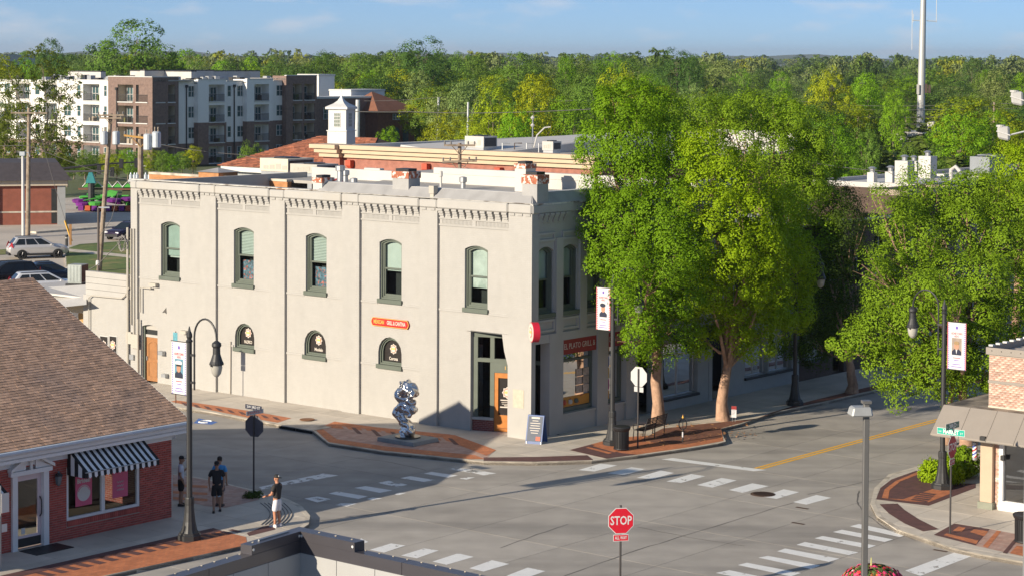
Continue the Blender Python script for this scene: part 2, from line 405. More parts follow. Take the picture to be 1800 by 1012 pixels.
for i, q in enumerate([[(340,465),(430,450),(530,470),(430,492)], [(510,430),(570,415),(785,450),(720,468)], [(690,390),(770,378),(960,408),(870,425)],
          [(855,355),(930,340),(1065,368),(1000,385)], [(1015,322),(1085,308),(1260,335),(1180,348)], [(1180,290),(1235,278),(1420,303),(1350,318)],
          [(1360,258),(1410,248),(1580,272),(1500,283)], [(1470,272),(1530,262),(1690,288),(1600,302)]]):
    mark('crosswalk_bar', q, M_paint_worn if i in (0, 3, 6, 7) else M_paint, **A_)
for q in ([(560,510),(600,498),(710,500),(640,522)], [(780,468),(820,458),(890,463),(820,478)], [(975,435),(1000,425),(1060,425),(1000,442)], [(1430,325),(1460,315),(1540,316),(1480,332)]):
    mark('worn_marking', q, M_paint_worn, **A_)
mark('stop_line', [(40,402),(20,385),(470,289),(580,303)], M_paint_worn, **A_)
for q in ([(700,775),(740,745),(790,770),(700,800)], [(800,825),(950,780),(1050,795),(900,845)], [(1020,865),(1180,815),(1285,830),(1130,885)],
          [(1240,908),(1420,850),(1530,875),(1340,930)], [(1500,955),(1660,898),(1780,925),(1600,978)], [(1760,1008),(1910,950),(2035,975),(1880,1030)]):
    mark('crosswalk_bar', q, None, **A_)
for q in ([(465,265),(620,220),(740,232),(580,275)], [(670,288),(840,245),(940,258),(790,300)], [(875,320),(1045,268),(1140,285),(990,328)],
          [(1085,345),(1260,293),(1360,308),(1190,355)], [(1300,370),(1475,320),(1580,338),(1410,388)], [(1525,405),(1690,358),(1805,378),(1620,425)]):
    mark('crosswalk_bar', q, None, **B_)
for q in ([(-40,452),(110,400),(220,420),(60,468)], [(175,490),(340,440),(445,460),(270,508)]):
    mark('crosswalk_bar', q, None, **C_)
mark('stop_line', [(1050,190),(1130,180),(1790,265),(1700,273)], None, **B_)
for q in ([(1494,924),(1510,920),(1597,938),(1582,943)], [(1464,934),(1480,930),(1570,947),(1555,951.5)], [(1432,945),(1446,941),(1540,958),(1525,963)],
          [(1400,956.5),(1415,951.5),(1509,970),(1492,974.5)], [(1366,968),(1380,963),(1476,981),(1457,986.5)], [(1333,979),(1350,976),(1442,993),(1425,999)],
          [(1297,992),(1313,988),(1408,1006),(1390,1012)], [(1258,1006),(1282,1001),(1370,1019),(1350,1024)]):
    mark('crosswalk_bar', q)
mark('stop_line', [(1591,1002),(1683,968),(1712,975),(1618,1011)])
# double yellow centre line, running up the street
y0 = P(1338, 824, ZR); 
for o in (0.0, 0.24):
    s = y0 + E2*(o-0.02)
    MB().poly([V((p.x, p.y, ZP)) for p in (s, s+E1*40, s+E1*40+E2*0.13, s+E2*0.13)]).build('centre_line', M_yellow, road)
# blue accessible-parking marking
bl = q4([(340,743),(349,734.5),(383,741),(372,745.5)], ZP)
MB().poly(bl).build('parking_marking', mat('blue_road_paint', (0.05, 0.14, 0.42), 0.7, alpha_wear=0.36), road)
w_ = MB(); c_ = (bl[0]+bl[1]+bl[2]+bl[3])/4; w_.tube([V((c_.x+math.cos(a)*0.28, c_.y+math.sin(a)*0.28, ZP+0.004)) for a in np.linspace(0.3, 5.2, 12)], 0.04, 4); w_.build('wheelchair_symbol', M_paint, road)
# storm drain grate in the road
mh = thing('drain_grate', 'round rusty drain grate set in the road between crosswalk bars', 'drain grate', P(1341, 868, ZR))
MB().lathe(mh.location+V((0,0,0.0)), [(0.46, 0.0), (0.46, 0.012), (0.40, 0.014)], 24).build('rim', M_iron, mh)
for k in range(-4, 5):
    L_ = math.sqrt(max(0.01, 0.38**2-(k*0.085)**2)); f = Fr(mh.location, E1, E2)
    MB().box(f, -L_, L_, k*0.085-0.022, k*0.085+0.022, 0.012, 0.03).build('bar', M_iron, mh)
M_tar = mat('sealed_crack', (0.13, 0.12, 0.11), 0.8)
for ln in ([(992, 1011), (1125, 964), (1225, 934), (1325, 903), (1410, 878)], [(880, 962), (945, 938), (1010, 917)], [(1120, 925), (1210, 943), (1330, 962)], [(555, 915), (640, 905), (720, 893)], [(600, 800), (690, 812), (760, 828)], [(1420, 868), (1500, 850), (1600, 832)], [(1510, 862), (1506, 880), (1518, 900), (1560, 930), (1620, 952)]):
    pts_ = []
    for (a, b) in zip(ln[:-1], ln[1:]):
        for q in np.linspace(0, 1, 7)[:-1]: pts_.append(P(a[0]+(b[0]-a[0])*q+random.uniform(-1, 1), a[1]+(b[1]-a[1])*q+random.uniform(-.5, .5), ZP))
    vs_ = []; 
    for i_, p_ in enumerate(pts_):
        t_ = (pts_[min(i_+1, len(pts_)-1)]-pts_[max(i_-1, 0)]).normalized(); n_ = V((-t_.y, t_.x, 0))*random.uniform(0.012, 0.03); vs_ += [p_+n_, p_-n_]
    MB().add(vs_, [(2*i_, 2*i_+1, 2*i_+3, 2*i_+2) for i_ in range(len(pts_)-1)]).build('sealed_crack', M_tar, road)
# dark cracks and small patches on the road surface
for (x, y) in ((1410, 892), (1403, 919), (1653, 967)):
    p = P(x, y, ZP); MB().box(Fr(p, E2, E1), -0.25, 0.25, -0.07, 0.07, 0, 0.004).build('patch', M_iron, road)

# ---- pavements (top at z = 0, road 0.13 lower)
def pavement(name, outline_px, tail, kerb_n, parent_m=M_joint, da=1.55, db=1.6):
    """outline_px: kerb line in the picture (on the pavement level), tail: world points closing it behind"""
    k = [P(x, y, 0) for x, y in outline_px]; poly = k + tail
    base = MB().prism([V((p.x, p.y, -0.30)) for p in poly], 0.295-0.03).build(name, parent_m); struct(base)
    # kerb stones along the kerb line
    cen = sum((V(p) for p in poly), V((0,0,0)))/len(poly)
    acc = MB(); n = len(kerb_n) if hasattr(kerb_n, '__len__') else len(k)
    inn = []
    for i, p in enumerate(k):
        a = k[max(0, i-1)]; b = k[min(len(k)-1, i+1)]; t = (b-a).normalized(); nn = V((-t.y, t.x, 0))
        inn.append(nn)
    sgn = 1.0 if sum(inn[i].dot(cen-k[i]) for i in range(len(k))) > 0 else -1.0
    for i in range(len(k)-1):
        L_ = (k[i+1]-k[i]).length; ns = max(1, round(L_/2.4))
        for j in range(ns):
            t0 = j/ns; t1 = (j+1)/ns
            p0 = k[i].lerp(k[i+1], t0); p1 = k[i].lerp(k[i+1], t1); g_ = (p1-p0).normalized()*0.006
            n0 = inn[i].lerp(inn[i+1], t0)*sgn*0.17; n1 = inn[i].lerp(inn[i+1], t1)*sgn*0.17
            MB().prism([V((q.x, q.y, -0.28)) for q in (p0+g_, p1-g_, p1-g_+n1, p0+g_+n0)], 0.284).build('kerb', M_kerb, base)
    slabs(poly, base, 0.0, da, db, M_walk)
    return base
sw_shop = pavement('pavement_shop', [(120,798),(210,812),(304,832),(361,840),(432,857),(470,866),(505,876),(530,888),(545,905),(543,920),(522,934),(434,956),(240,999),(120,1026),(-60,1068)],
    [P(-60, 1068)+E2*6, P(304, 832)-E1*7], None)
sw_white = pavement('pavement_white_building', [(150,692),(317,716),(370,723.5),(435,736),(489,746),(551,757),(577,778),(675,793),(825,808),(850,810.5),(940,812),(1040,809),(1065,806),(1120,800),(1212,787),(1262,779),(1276,775),(1270,763),(1266,753),(1300,745),(1355,726),(1457,704),(1537,686),(1640,662)],
    [P(1640, 662)+E2*8, P(921, 776)+E2*5+E1*5, P(150, 692)+E1*6], None)
sw_right = pavement('pavement_right_corner', [(1760,782),(1700,796),(1615,818),(1562,833),(1537,857),(1530,884),(1541,906),(1575,929),(1625,946),(1675,963),(1725,974),(1800,987),(1880,1000)],
    [P(1880, 1000)+E1*12, P(1760, 782)-E2*6+E1*14], None)
def inlay(parent, pts, m, name='paver_inlay', z=0.006, **k):
    return MB().poly(q4(pts, z, **k)).build(name, m, parent)
D5 = dict(off=(0, 759), k=4.0)
# shop side: orange band with dark bars, dark edge strip, pale brick triangle
inlay(sw_shop, [(0,1030),(1480,675),(1730,735),(1738,790),(740,1005),(600,1035)], M_paver_o, **D5)
inlay(sw_shop, [(0,1045),(0,1008),(1500,672),(1560,692)], M_paver_d, z=0.011, **D5)
for i in range(12):
    x = 240+i*88; y = 988-i*21.2
    inlay(sw_shop, [(x,y),(x+48,y-11),(x+160,y+13-i*0.3),(x+108,y+24)], M_paver_d, 'paver_bar', z=0.011, **D5)
for i in range(5):
    x = 1355+i*62; y = 735-i*12
    inlay(sw_shop, [(x,y),(x+30,y-7),(x+100,y+8),(x+66,y+16)], M_paver_d, 'paver_bar', z=0.011, **D5)
inlay(sw_shop, [(808,875),(880,850),(960,812),(1060,795),(1090,840),(830,905)], M_paver_d, off=(290,780), k=5.62)
inlay(sw_shop, [(75,300),(280,330),(500,370),(820,450),(935,545),(760,590),(600,625),(400,610),(250,575),(75,555)], M_paver_p, off=(290,780), k=5.62)
for y in (430, 500, 560):
    inlay(sw_shop, [(80,y-40),(420,y-22),(420,y+2),(80,y-16)], M_paver_o, 'paver_bar', z=0.011, off=(290,780), k=5.62)
# kerb ramp grooves
for i in range(7):
    pts = [P(290+(945+i*38+math.sin(t*3.1)*(95-i*2))/5.62, 780+(580+t*215)/5.62, 0.006) for t in np.linspace(0.0, 1.0, 9)]
    MB().tube(pts, 0.022, 4).build('ramp_groove', M_joint, sw_shop)
# white building side
inlay(sw_white, [(300,705),(310,702.5),(378,712),(455,724),(512,734),(488,742),(435,733),(370,720)], M_paver_o)
for i in range(9):
    x = 318+i*20; y = 706.5+i*3.1
    inlay(sw_white, [(x,y),(x+8,y+1.2),(x+16,y+6.5),(x+7,y+5.5)], M_paver_d, 'paver_bar', z=0.011)
inlay(sw_white, [(552,752),(588,740),(662,750),(790,762),(872,790),(852,806),(825,805),(675,790),(580,775)], M_paver_p)
inlay(sw_white, [(566,750),(588,740),(662,750),(800,764),(872,790),(855,800),(790,775),(660,757)], M_paver_o, z=0.011)
inlay(sw_white, [(556,756),(566,752),(592,771),(680,784),(835,799),(852,806),(825,806),(675,791),(578,776)], M_paver_o, z=0.011)
for i in range(12):
    x = 600+i*17; y = 748+i*1.9
    inlay(sw_white, [(x,y),(x+8,y+1),(x+20,y+12),(x+11,y+11)], M_paver_d if i % 2 else M_paver_p, 'paver_bar', z=0.016)
inlay(sw_white, [(850,803),(945,802),(1032,799),(1043,807.5),(940,810.5),(850,809)], M_paver_d, 'tactile_strip', z=0.008)
inlay(sw_white, [(1001,790),(1085,768),(1150,764),(1200,748),(1268,741),(1330,735),(1267,752),(1272,774),(1212,785),(1120,798),(1066,805)], M_paver_o)
inlay(sw_white, [(1001,790),(1040,780),(1090,795),(1120,798),(1066,805)], M_paver_d, z=0.011)
for i in range(4):
    inlay(sw_white, [(1030+i*12,786-i*2.8),(1034+i*12,784.5-i*2.8),(1076+i*10,795-i*3),(1070+i*10,797-i*3)], M_paver_o, 'paver_bar', z=0.016)
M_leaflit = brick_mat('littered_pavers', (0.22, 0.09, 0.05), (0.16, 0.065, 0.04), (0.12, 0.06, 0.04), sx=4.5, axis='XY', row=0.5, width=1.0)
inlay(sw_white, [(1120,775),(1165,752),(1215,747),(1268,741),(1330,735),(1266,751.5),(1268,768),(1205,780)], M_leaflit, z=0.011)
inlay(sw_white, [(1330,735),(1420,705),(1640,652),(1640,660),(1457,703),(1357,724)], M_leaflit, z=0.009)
# right corner
inlay(sw_right, [(760,470),(790,390),(870,330),(1040,270),(1090,275),(1140,360),(1460,360),(1460,390),(1130,515),(1000,500)], M_paver_d, **C_)
inlay(sw_right, [(800,460),(820,400),(900,340),(1060,275),(1095,280),(930,345),(855,405),(845,465),(950,470),(1180,390),(1300,380),(1285,430),(1130,490),(1000,485)], M_paver_o, z=0.011, **C_)
for i in range(5):
    x = 1000+i*14; y = 474-i*12
    inlay(sw_right, [(x,y),(x+18,y-7),(x+130,y+8),(x+112,y+16)], M_paver_d, 'paver_bar', z=0.016, **C_)
inlay(sw_right, [(785,505),(910,500),(960,545),(1060,610),(1200,680),(1090,695),(960,640),(850,570)], M_paver_d, 'tactile_strip', z=0.008, **C_)
inlay(sw_right, [(1165,720),(1310,640),(1560,680),(1460,795)], M_paver_d, **C_)
inlay(sw_right, [(1235,722),(1255,710),(1480,760),(1465,785)], M_paver_o, 'paver_bar', z=0.011, **C_)
inlay(sw_right, [(1300,690),(1340,662),(1390,670),(1360,700)], M_paver_o, 'paver_bar', z=0.011, **C_)
inlay(sw_right, [(1420,700),(1450,680),(1550,695),(1520,730)], M_paver_o, 'paver_bar', z=0.011, **C_)
inlay(sw_right, [(1460,797),(1562,680),(1900,745),(1900,880),(1700,850)], M_paver_p, **C_)
inlay(sw_right, [(1510,800),(1610,690),(1640,695),(1545,812)], M_paver_o, 'paver_bar', z=0.011, **C_)
inlay(sw_right, [(1650,845),(1740,740),(1765,745),(1680,852)], M_paver_d, 'paver_bar', z=0.011, **C_)
inlay(sw_right, [(1700,850),(1750,795),(1900,825),(1900,890)], M_paver_o, z=0.012, **C_)
# storm inlet in the kerb by the white building
si = thing('storm_inlet', 'concrete storm drain inlet with round lid by the white building kerb', 'storm drain', P(520, 748))
f = Fr(P(489, 746.5), (P(551, 757)-P(489, 746.5)), -E1)
Li = (P(551, 757)-P(489, 746.5)).length
MB().box(f, 0, Li, -1.1, 0.03, 0.0, 0.035).build('slab', M_kerb, si)
MB().box(f, 0.1, Li*0.48, -0.02, 0.036, -0.115, -0.015).build('opening', mat('dark_void', (0.01, 0.01, 0.01), 1.0, var=0), si)
MB().box(f, Li*0.52, Li-0.1, -0.02, 0.036, -0.115, -0.015).build('opening', MATS['dark_void'], si)
MB().lathe(P(540, 738), [(0.33, 0.03), (0.33, 0.05)], 20).build('lid', mat('rust_lid', (0.20, 0.09, 0.04), 0.9), si)
# ---- car park, lawn and verge behind on the left
lot = MB().poly([V((p.x, p.y, -0.09)) for p in (P(-300, 510), P(330, 560), P(420, 330), P(-300, 370))]).build('car_park', M_asph); struct(lot)
vb = [P(115, 471), P(300, 520), P(300, 440), P(222, 422), P(114, 436)]
lawn = MB().prism([V((p.x, p.y, -0.2)) for p in vb], 0.22).build('verge', M_kerb); struct(lawn)
tag(MB().poly([V((p.x, p.y, 0.03)) for p in (P(117, 468), P(290, 510), P(290, 470), P(222, 453), P(116, 442.5))]).build('lawn', M_grass), kind='structure')
tag(MB().poly([V((p.x, p.y, 0.03)) for p in (P(118, 437.5), P(290, 455), P(290, 432), P(222, 424), P(140, 430))]).build('lawn', M_grass), kind='structure')
tag(MB().poly([V((p.x, p.y, -0.06)) for p in (P(-30, 439), P(12, 437), P(12, 446), P(-30, 448))]).build('lawn', M_grass), kind='structure')
MB().box(Fr(P(190, 398), E1, E2), -9, 12, -0.9, 0.3, -0.1, 0.08).build('kerb', M_kerb, lot)
# ------------------------------------------------------------------ the white corner building
M_wb = brick_mat('white_painted_brick', (0.40, 0.388, 0.365), (0.39, 0.378, 0.355), (0.345, 0.333, 0.31), sx=4.6, bump=0.4, row=0.36, width=1.0, msize=0.012, blot=0.035, grime=0.05)
M_wp = mat('white_painted_plaster', (0.40, 0.388, 0.365), 0.85, var=0.05, vscale=1.5, bump=0.1, bscale=25, col2=(0.41, 0.38, 0.33), c2scale=0.5, c2lo=0.55, c2hi=0.8, streak=True)
M_green = mat('sage_green_trim', (0.105, 0.125, 0.10), 0.55, var=0.08)
M_pane = glass('window_glass', (0.78, 0.86, 0.83), 0.13, 0.04)
M_shopglass = glass('shop_glass', (0.42, 0.45, 0.44), 0.30)
M_blind = mat('pale_blind', (0.46, 0.49, 0.47), 0.8, var=0.06)
M_dark = mat('dark_interior', (0.025, 0.027, 0.028), 0.9, var=0.2)
M_flash = mat('grey_membrane', (0.34, 0.335, 0.33), 0.6, var=0.10, vscale=1.5, col2=(0.28, 0.275, 0.27), c2scale=0.8, c2lo=0.5, c2hi=0.7, streak=True)
M_memb = mat('white_membrane', (0.50, 0.485, 0.46), 0.6, var=0.07, vscale=0.8, col2=(0.44, 0.41, 0.37), c2scale=0.35, c2lo=0.55, c2hi=0.75)
M_deck = mat('roof_deck', (0.37, 0.35, 0.32), 0.8, var=0.12, vscale=0.5)
M_wcoat = mat('weathered_coping', (0.52, 0.50, 0.46), 0.9, var=0.25, vscale=5, bump=0.4, col2=(0.16, 0.13, 0.11), c2scale=2.2, c2lo=0.55, c2hi=0.68)
M_white = mat('white_trim', (0.58, 0.575, 0.56), 0.5, var=0.03)
M_black = mat('black_paint', (0.018, 0.018, 0.02), 0.45, var=0.1)
M_steel = mat('galvanised_steel', (0.42, 0.43, 0.44), 0.45, 0.7, var=0.1)
M_conduit = mat('painted_conduit', (0.43, 0.40, 0.345), 0.6, var=0.05)
M_redsign = mat('red_sign', (0.26, 0.02, 0.02), 0.45, var=0.08)
M_gold = mat('gold_lettering', (0.75, 0.42, 0.08), 0.5, var=0)
M_oldbrick = mat('old_red_brick', (0.36, 0.12, 0.065), 0.9, var=0.25, vscale=9, col2=(0.66, 0.60, 0.54), c2scale=6, c2lo=0.52, c2hi=0.56)
M_wood = mat('orange_wood_door', (0.47, 0.17, 0.03), 0.4, var=0.12, vscale=6)
M_brick_s = brick_mat('dark_red_brick', (0.20, 0.045, 0.035), (0.15, 0.035, 0.03), (0.36, 0.29, 0.25), sx=4.6, row=0.36, width=1.0)
WBO = V((0.85, 86.9, 0))
WB = Fr(WBO, E2, -E1); WR = Fr(WBO, E1, -E2)
wb = thing('corner_building', 'long two-storey white painted brick building with arched green windows', 'building', WBO)
REC = -0.13
def uu(x, y=550, n=REC): return WB.U(x, y, n)
piers = [(228, 241), (352, 379), (474, 500), (601, 631), (737, 768), (893, 928)]
pu = [(uu(b, 550, 0), uu(a, 550, 0)) for a, b in piers]
pu[0] = (pu[0][0], 25.2); pu[5] = (0.0, pu[5][1])
ZT, ZC1, ZC0, ZB = 9.74, 9.38, 8.98, 8.64
ups = [(283,316),(411,446),(537.5,574),(667,706),(817,857.5)]
lows = [(413,447),(535,573),(665,706)]
UPW = []
for a, b in ups:
    z1 = 7.88; z0 = 5.22; UPW.append((uu(b, 470), uu(a, 470), z0, z1))
LOW = []
for (a, b), yt, yb in zip(lows, (568, 579.5, 592), (609.5, 623, 639)):
    u0, u1 = uu(b, 600), uu(a, 600); LOW.append((u0, u1, WB.Z(a, yb, REC), WB.Z((a+b)/2, yt, REC)))
door_u = (uu(277, 620), uu(250, 620)); ZD = 2.78
ou0, ou1 = uu(892, 650), uu(827, 650); ZO = 4.28
for i in range(5):
    b0, b1 = pu[i+1][1], pu[i][0]; holes = []
    w = UPW[i]; holes.append(arch(*w, 0.16))
    if 1 <= i <= 3: l = LOW[i-1]; holes.append(arch(*l, (l[1]-l[0])/2-0.002))
    mb = MB(); out = [(b0, -0.05), (b1, -0.05), (b1, ZC1), (b0, ZC1)]
    if i == 4: out = [(ou1, -0.05), (b1, -0.05), (b1, ZC1), (b0, ZC1), (b0, ZO), (ou1, ZO)]
    if i == 0: out = [(b0, -0.05), (door_u[0], -0.05), (door_u[0], ZD-0.1)]+[(door_u[0]+(door_u[1]-door_u[0])*k/6, ZD-0.1+0.1*math.sin(math.pi*k/6)) for k in range(1, 6)]+[(door_u[1], ZD-0.1), (door_u[1], -0.05), (b1, -0.05), (b1, ZC1), (b0, ZC1)]
    wall(mb, WB, out, holes, REC, 0.32)
    if i == 0: mb.box(WB, door_u[0]-0.002, door_u[0], REC-0.3, REC, 0, ZD-0.1); mb.box(WB, door_u[1], door_u[1]+0.002, REC-0.3, REC, 0, ZD-0.1)
    if i == 4: mb.box(WB, ou1-0.001, ou1+0.3, REC-0.45, REC-0.001, -0.05, ZO); mb.box(WB, b0, ou1, REC-0.4, REC-0.002, ZO, ZO+0.02)
    mb.build('bay_wall', M_wb, wb)
    # raised string courses
    for z in (5.0, 2.25):
        segs = [(b0+0.02, b1-0.02)]
        cut = [(w[0]-0.08, w[1]+0.08)] if z > 4 else ([(LOW[i-1][0]-0.08, LOW[i-1][1]+0.08)] if 1 <= i <= 3 else None)
        if cut is None: continue
        for s0, s1 in ((b0, cut[0][0]), (cut[0][1], b1)):
            if s1-s0 > 0.1: part('string_course', M_wb, wb, WB, s0, s1, REC-0.02, REC+0.035, z, z+0.09)
    # frieze: rows of stepped corbels over two sunk panels
    part('frieze_band', M_wb, wb, WB, b0, b1, REC-0.02, REC+0.05, ZB, ZB+0.07)
    um = (b0+b1)/2; pw = b1-b0
    part('frieze_band', M_wb, wb, WB, um-0.11, um+0.11, REC-0.02, REC+0.03, ZB+0.07, ZC0-0.05)
    part('frieze_band', M_wb, wb, WB, b0, b1, REC-0.02, REC+0.05, ZC0-0.05, ZC0)
    for s0, s1 in ((b0+0.1, um-0.13), (um+0.13, b1-0.1)):
        nb = int((s1-s0)/0.075); pnl = MB()
        for k in range(nb): pnl.box(WB, s0+k*0.075+0.008, s0+k*0.075+0.067, REC-0.01, REC+0.018, ZB+0.09, ZC0-0.07)
        stuff(pnl.build('soldier_bricks', M_wb, wb))
# corbels: one mesh shared by all
cp = MB()
for k in range(4):
    cp.box(WF, -0.115-0.006*k, 0.115+0.006*k, 0, 0.06+k*0.05, k*0.10+0.002, k*0.10+0.098)
cme = cp.build('corbel', M_wb).data
bpy.data.objects.remove(bpy.data.objects['corbel'])
def put_piece(name, me, parent, loc, rz):
    o = bpy.data.objects.new(name, me); COL.objects.link(o); o.parent = parent
    off = V((0,0,0)); q = parent
    while q is not None: off += q.location; q = q.parent
    o.location = V(loc)-off; o.rotation_euler = (0, 0, rz); return o
rzW = math.atan2(-E2.y, -E2.x)
for i in range(5):
    b0, b1 = pu[i+1][1], pu[i][0]; n = round((b1-b0)/0.415)
    for k in range(n):
        put_piece('corbel', cme, wb, WB(b0+(k+0.5)*(b1-b0)/n, REC, ZC0), rzW)
for (a, b) in pu[1:]:
    n = max(2, round((b-a)/0.415))
    for k in range(n): put_piece('corbel', cme, wb, WB(a+(k+0.5)*(b-a)/n, -0.17, ZC0), rzW)
for i, (a, b) in enumerate(pu):
    if i < 5: part('pilaster', M_wb, wb, WB, a, b, REC-0.1, 0.0, -0.05, ZC1)
# parapet with rounded top edge, slightly uneven per bay
for i in range(6):
    a, b = pu[i]
    part('parapet', M_wp, wb, WB, a, b, -0.45, 0.07, ZC1, ZT+(0.03 if i % 2 else 0.0), bevel=0.05)
    if i < 5:
        part('parapet', M_wp, wb, WB, pu[i+1][1]+0.012, pu[i][0]-0.012, -0.45, 0.085, ZC1, ZT+random.uniform(-0.02, 0.05), bevel=0.05)
part('coping', M_wcoat, wb, WB, 12.6, 25.2, -0.44, -0.02, ZT+0.06, ZT+0.10)
# corner pier with its bracket, and the upper corner
pw0 = pu[5][1]
part('corner_pier', M_wp, wb, WB, 0, pw0, -0.27, 0.0, -0.05, ZO)
part('corner_wall', M_wb, wb, WB, 0, pw0, -0.46, 0.001, ZO, ZC1)
bk = [WB(pw0-0.01, -0.02, ZO+0.01), WB(pw0+0.34, -0.02, ZO+0.01), WB(pw0+0.22, -0.02, 3.6), WB(pw0-0.01, -0.02, 2.9)]
MB().prism(bk, WB.n*-0.24).build('bracket', M_wp, wb)
# left end wall and back body, roof deck
body = MB(); body.box(WB, 25.0, 25.2, -12, REC-0.11, -0.05, ZT-0.02); body.build('end_wall', M_wb, wb)
body = MB(); body.poly([WB(0.3, -0.4, 9.52), WB(12.6, -0.4, 9.52), WB(19.5, -12, 9.52), WB(0.3, -12, 9.52)]); body.build('roof_deck', M_deck, wb); body = MB(); body.poly([WB(12.5, -0.4, 8.9), WB(25.1, -0.4, 8.9), WB(25.1, -9.0, 8.9), WB(17.6, -9.0, 8.9)]); body.build('roof_deck', M_deck, wb)
bpu = [WB.U(x_, 310, -12) for x_ in (548, 640, 668, 762)]
part('back_parapet', M_memb, wb, WB, 0.2, bpu[0], -12.3, -12, 4, 10.0)
part('back_parapet', M_memb, wb, WB, 0.0, bpu[3], -12.32, -11.98, 9.98, 10.3, bevel=0.02)
part('back_parapet', M_memb, wb, WB, bpu[2], bpu[1], -12.32, -11.98, 9.98, 10.1, bevel=0.02)
# cant flashing with white cap behind the street parapets
fl = MB()
for (u0, u1) in ((0.0, 5.3), (6.9, 12.5)):
    fl.add([WB(u0, -0.06, ZT+0.05), WB(u1, -0.06, ZT+0.05), WB(u1, -0.5, ZT+0.46), WB(u0 if u0 > 0 else 0.42, -0.5, ZT+0.46)], [(0,1,2,3)])
fl.add([WB(5.3, -0.06, ZT+0.05), WB(6.9, -0.06, ZT+0.05), WB(6.9, -0.5, ZT+0.46), WB(5.3, -0.5, ZT+0.46)], [(0,1,2,3)])
fl.add([WR(0, -0.06, ZT+0.05), WR(16, -0.06, ZT+0.05), WR(16, -0.5, ZT+0.46), WR(0.5, -0.42, ZT+0.46)], [(0,1,2,3)])
fl.build('flashing', M_flash, wb)
cap = MB(); cap.box(WB, 0.42, 12.5, -0.95, -0.5, ZT-0.5, ZT+0.47); cap.build('coping', M_memb, wb)
cap = MB(); cap.box(WR, 0.96, 16, -0.95, -0.5, ZT-0.5, ZT+0.472); cap.build('coping', M_memb, wb)
part('ragged_coping', M_wcoat, wb, WR, 0.0, 16, -0.10, 0.05, ZT-0.02, ZT+0.055)
part('ragged_coping', M_wcoat, wb, WB, 0.0, 12.6, -0.10, 0.03, ZT+0.055, ZT+0.075)
# ---- sash windows
def sash_window(parent, fr, u0, u1, z0, z1, rise, n, blind='half', m=M_green, sill=True, depth=0.3, name='window', bfrac=None, bm=None):
    o = arch(u0, u1, z0, z1, rise); i1 = inset(o, 0.07); i2 = inset(o, 0.14); i3 = inset(o, 0.20)
    f = MB(); ring(f, fr, o, i1, n-depth, n-0.10); wf = f.build(name, m, parent)
    f = MB(); ring(f, fr, i1, i2, n-depth, n-0.16); f.build('inner_frame', m, wf)
    us = [p[0] for p in i2]; zs = [p[1] for p in i2]; a0, a1, c0, c1 = min(us), max(us), min(zs), max(zs)
    if blind != 'none':
        zm = (c0+c1)/2-0.02
        f = MB(); f.box(fr, a0, a1, n-0.27, n-0.19, zm, zm+0.07); f.box(fr, a0, a1, n-0.29, n-0.20, c0, c0+0.09)
        f.box(fr, a0, a0+0.05, n-0.28, n-0.20, c0, zm); f.box(fr, a1-0.05, a1, n-0.28, n-0.20, c0, zm); f.box(fr, a0, a0+0.04, n-0.26, n-0.18, zm, c1-0.1); f.box(fr, a1-0.04, a1, n-0.26, n-0.18, zm, c1-0.1)
        f.build('sash', m, wf)
    g = MB(); g.poly([fr(a, n-0.25, b) for a, b in i2]); g.build('pane', M_pane, wf)
    b = MB(); b.poly([fr(a, n-0.75, z) for a, z in inset(o, -0.3)])
    b.box(fr, u0-0.3, u0-0.28, n-0.75, n-0.33, z0, z1); b.box(fr, u1+0.28, u1+0.3, n-0.75, n-0.33, z0, z1); b.build('interior', M_dark, wf)
    if blind in ('half', 'full', 'slat'):
        zb = (c0+c1)/2 if blind != 'full' else c0+0.02
        if isinstance(bfrac, float): zb = c0+(c1-c0)*bfrac
        if blind == 'slat':
            nb = int((c1-zb)/0.07)
            for k in range(nb): 
                s = MB(); z = zb+k*0.07; s.add([fr(a0, n-0.30, z), fr(a1, n-0.30, z), fr(a1, n-0.335, z+0.05), fr(a0, n-0.335, z+0.05)], [(0,1,2,3)]); s.build('slat', M_blind, wf)
        else:
            s = MB(); s.poly([fr(a0, n-0.31, zb), fr(a1, n-0.31, zb), fr(a1, n-0.31, c1), fr(a0, n-0.31, c1)]); s.build('blind', bm or M_blind, wf)
    if sill:
        part('sill', m, wf, fr, u0-0.06, u1+0.06, n-0.12, n+0.10, z0-0.17, z0+0.01)
    return wf
M_bl2 = mat('grey_green_blind', (0.30, 0.36, 0.335), 0.8, var=0.1); M_bl3 = mat('milky_blind', (0.50, 0.52, 0.50), 0.8, var=0.15, vscale=4, col2=(0.30, 0.34, 0.31), c2scale=1.6)
for (w, bl, bf, bm_) in zip(UPW, ('half', 'slat', 'slat', 'half', 'half'), (0.36, 0.5, 0.52, 0.46, 0.30), (M_bl2, None, None, M_blind, M_bl3)):
    sash_window(wb, WB, *w, 0.16, REC, bl, bfrac=bf, bm=bm_)
# pictures and things behind the panes
M_art = mat('dim_picture', (0.10, 0.16, 0.22), 0.7, var=0.9, vscale=7, col2=(0.45, 0.12, 0.10), c2scale=9, c2lo=0.55, c2hi=0.6)
for i in (1, 2):
    w = UPW[i]; MB().poly([WB(w[0]+0.16, REC-0.4, w[2]+0.15), WB(w[1]-0.16, REC-0.4, w[2]+0.15), WB(w[1]-0.16, REC-0.4, w[2]+1.1), WB(w[0]+0.16, REC-0.4, w[2]+1.1)]).build('picture', M_art, wb)
w = UPW[0]; MB().poly([WB(w[0]+0.16, REC-0.4, w[2]+0.9), WB(w[1]-0.16, REC-0.4, w[2]+0.9), WB(w[1]-0.16, REC-0.4, w[2]+1.4), WB(w[0]+0.16, REC-0.4, w[2]+1.4)]).build('blind', M_blind, wb)
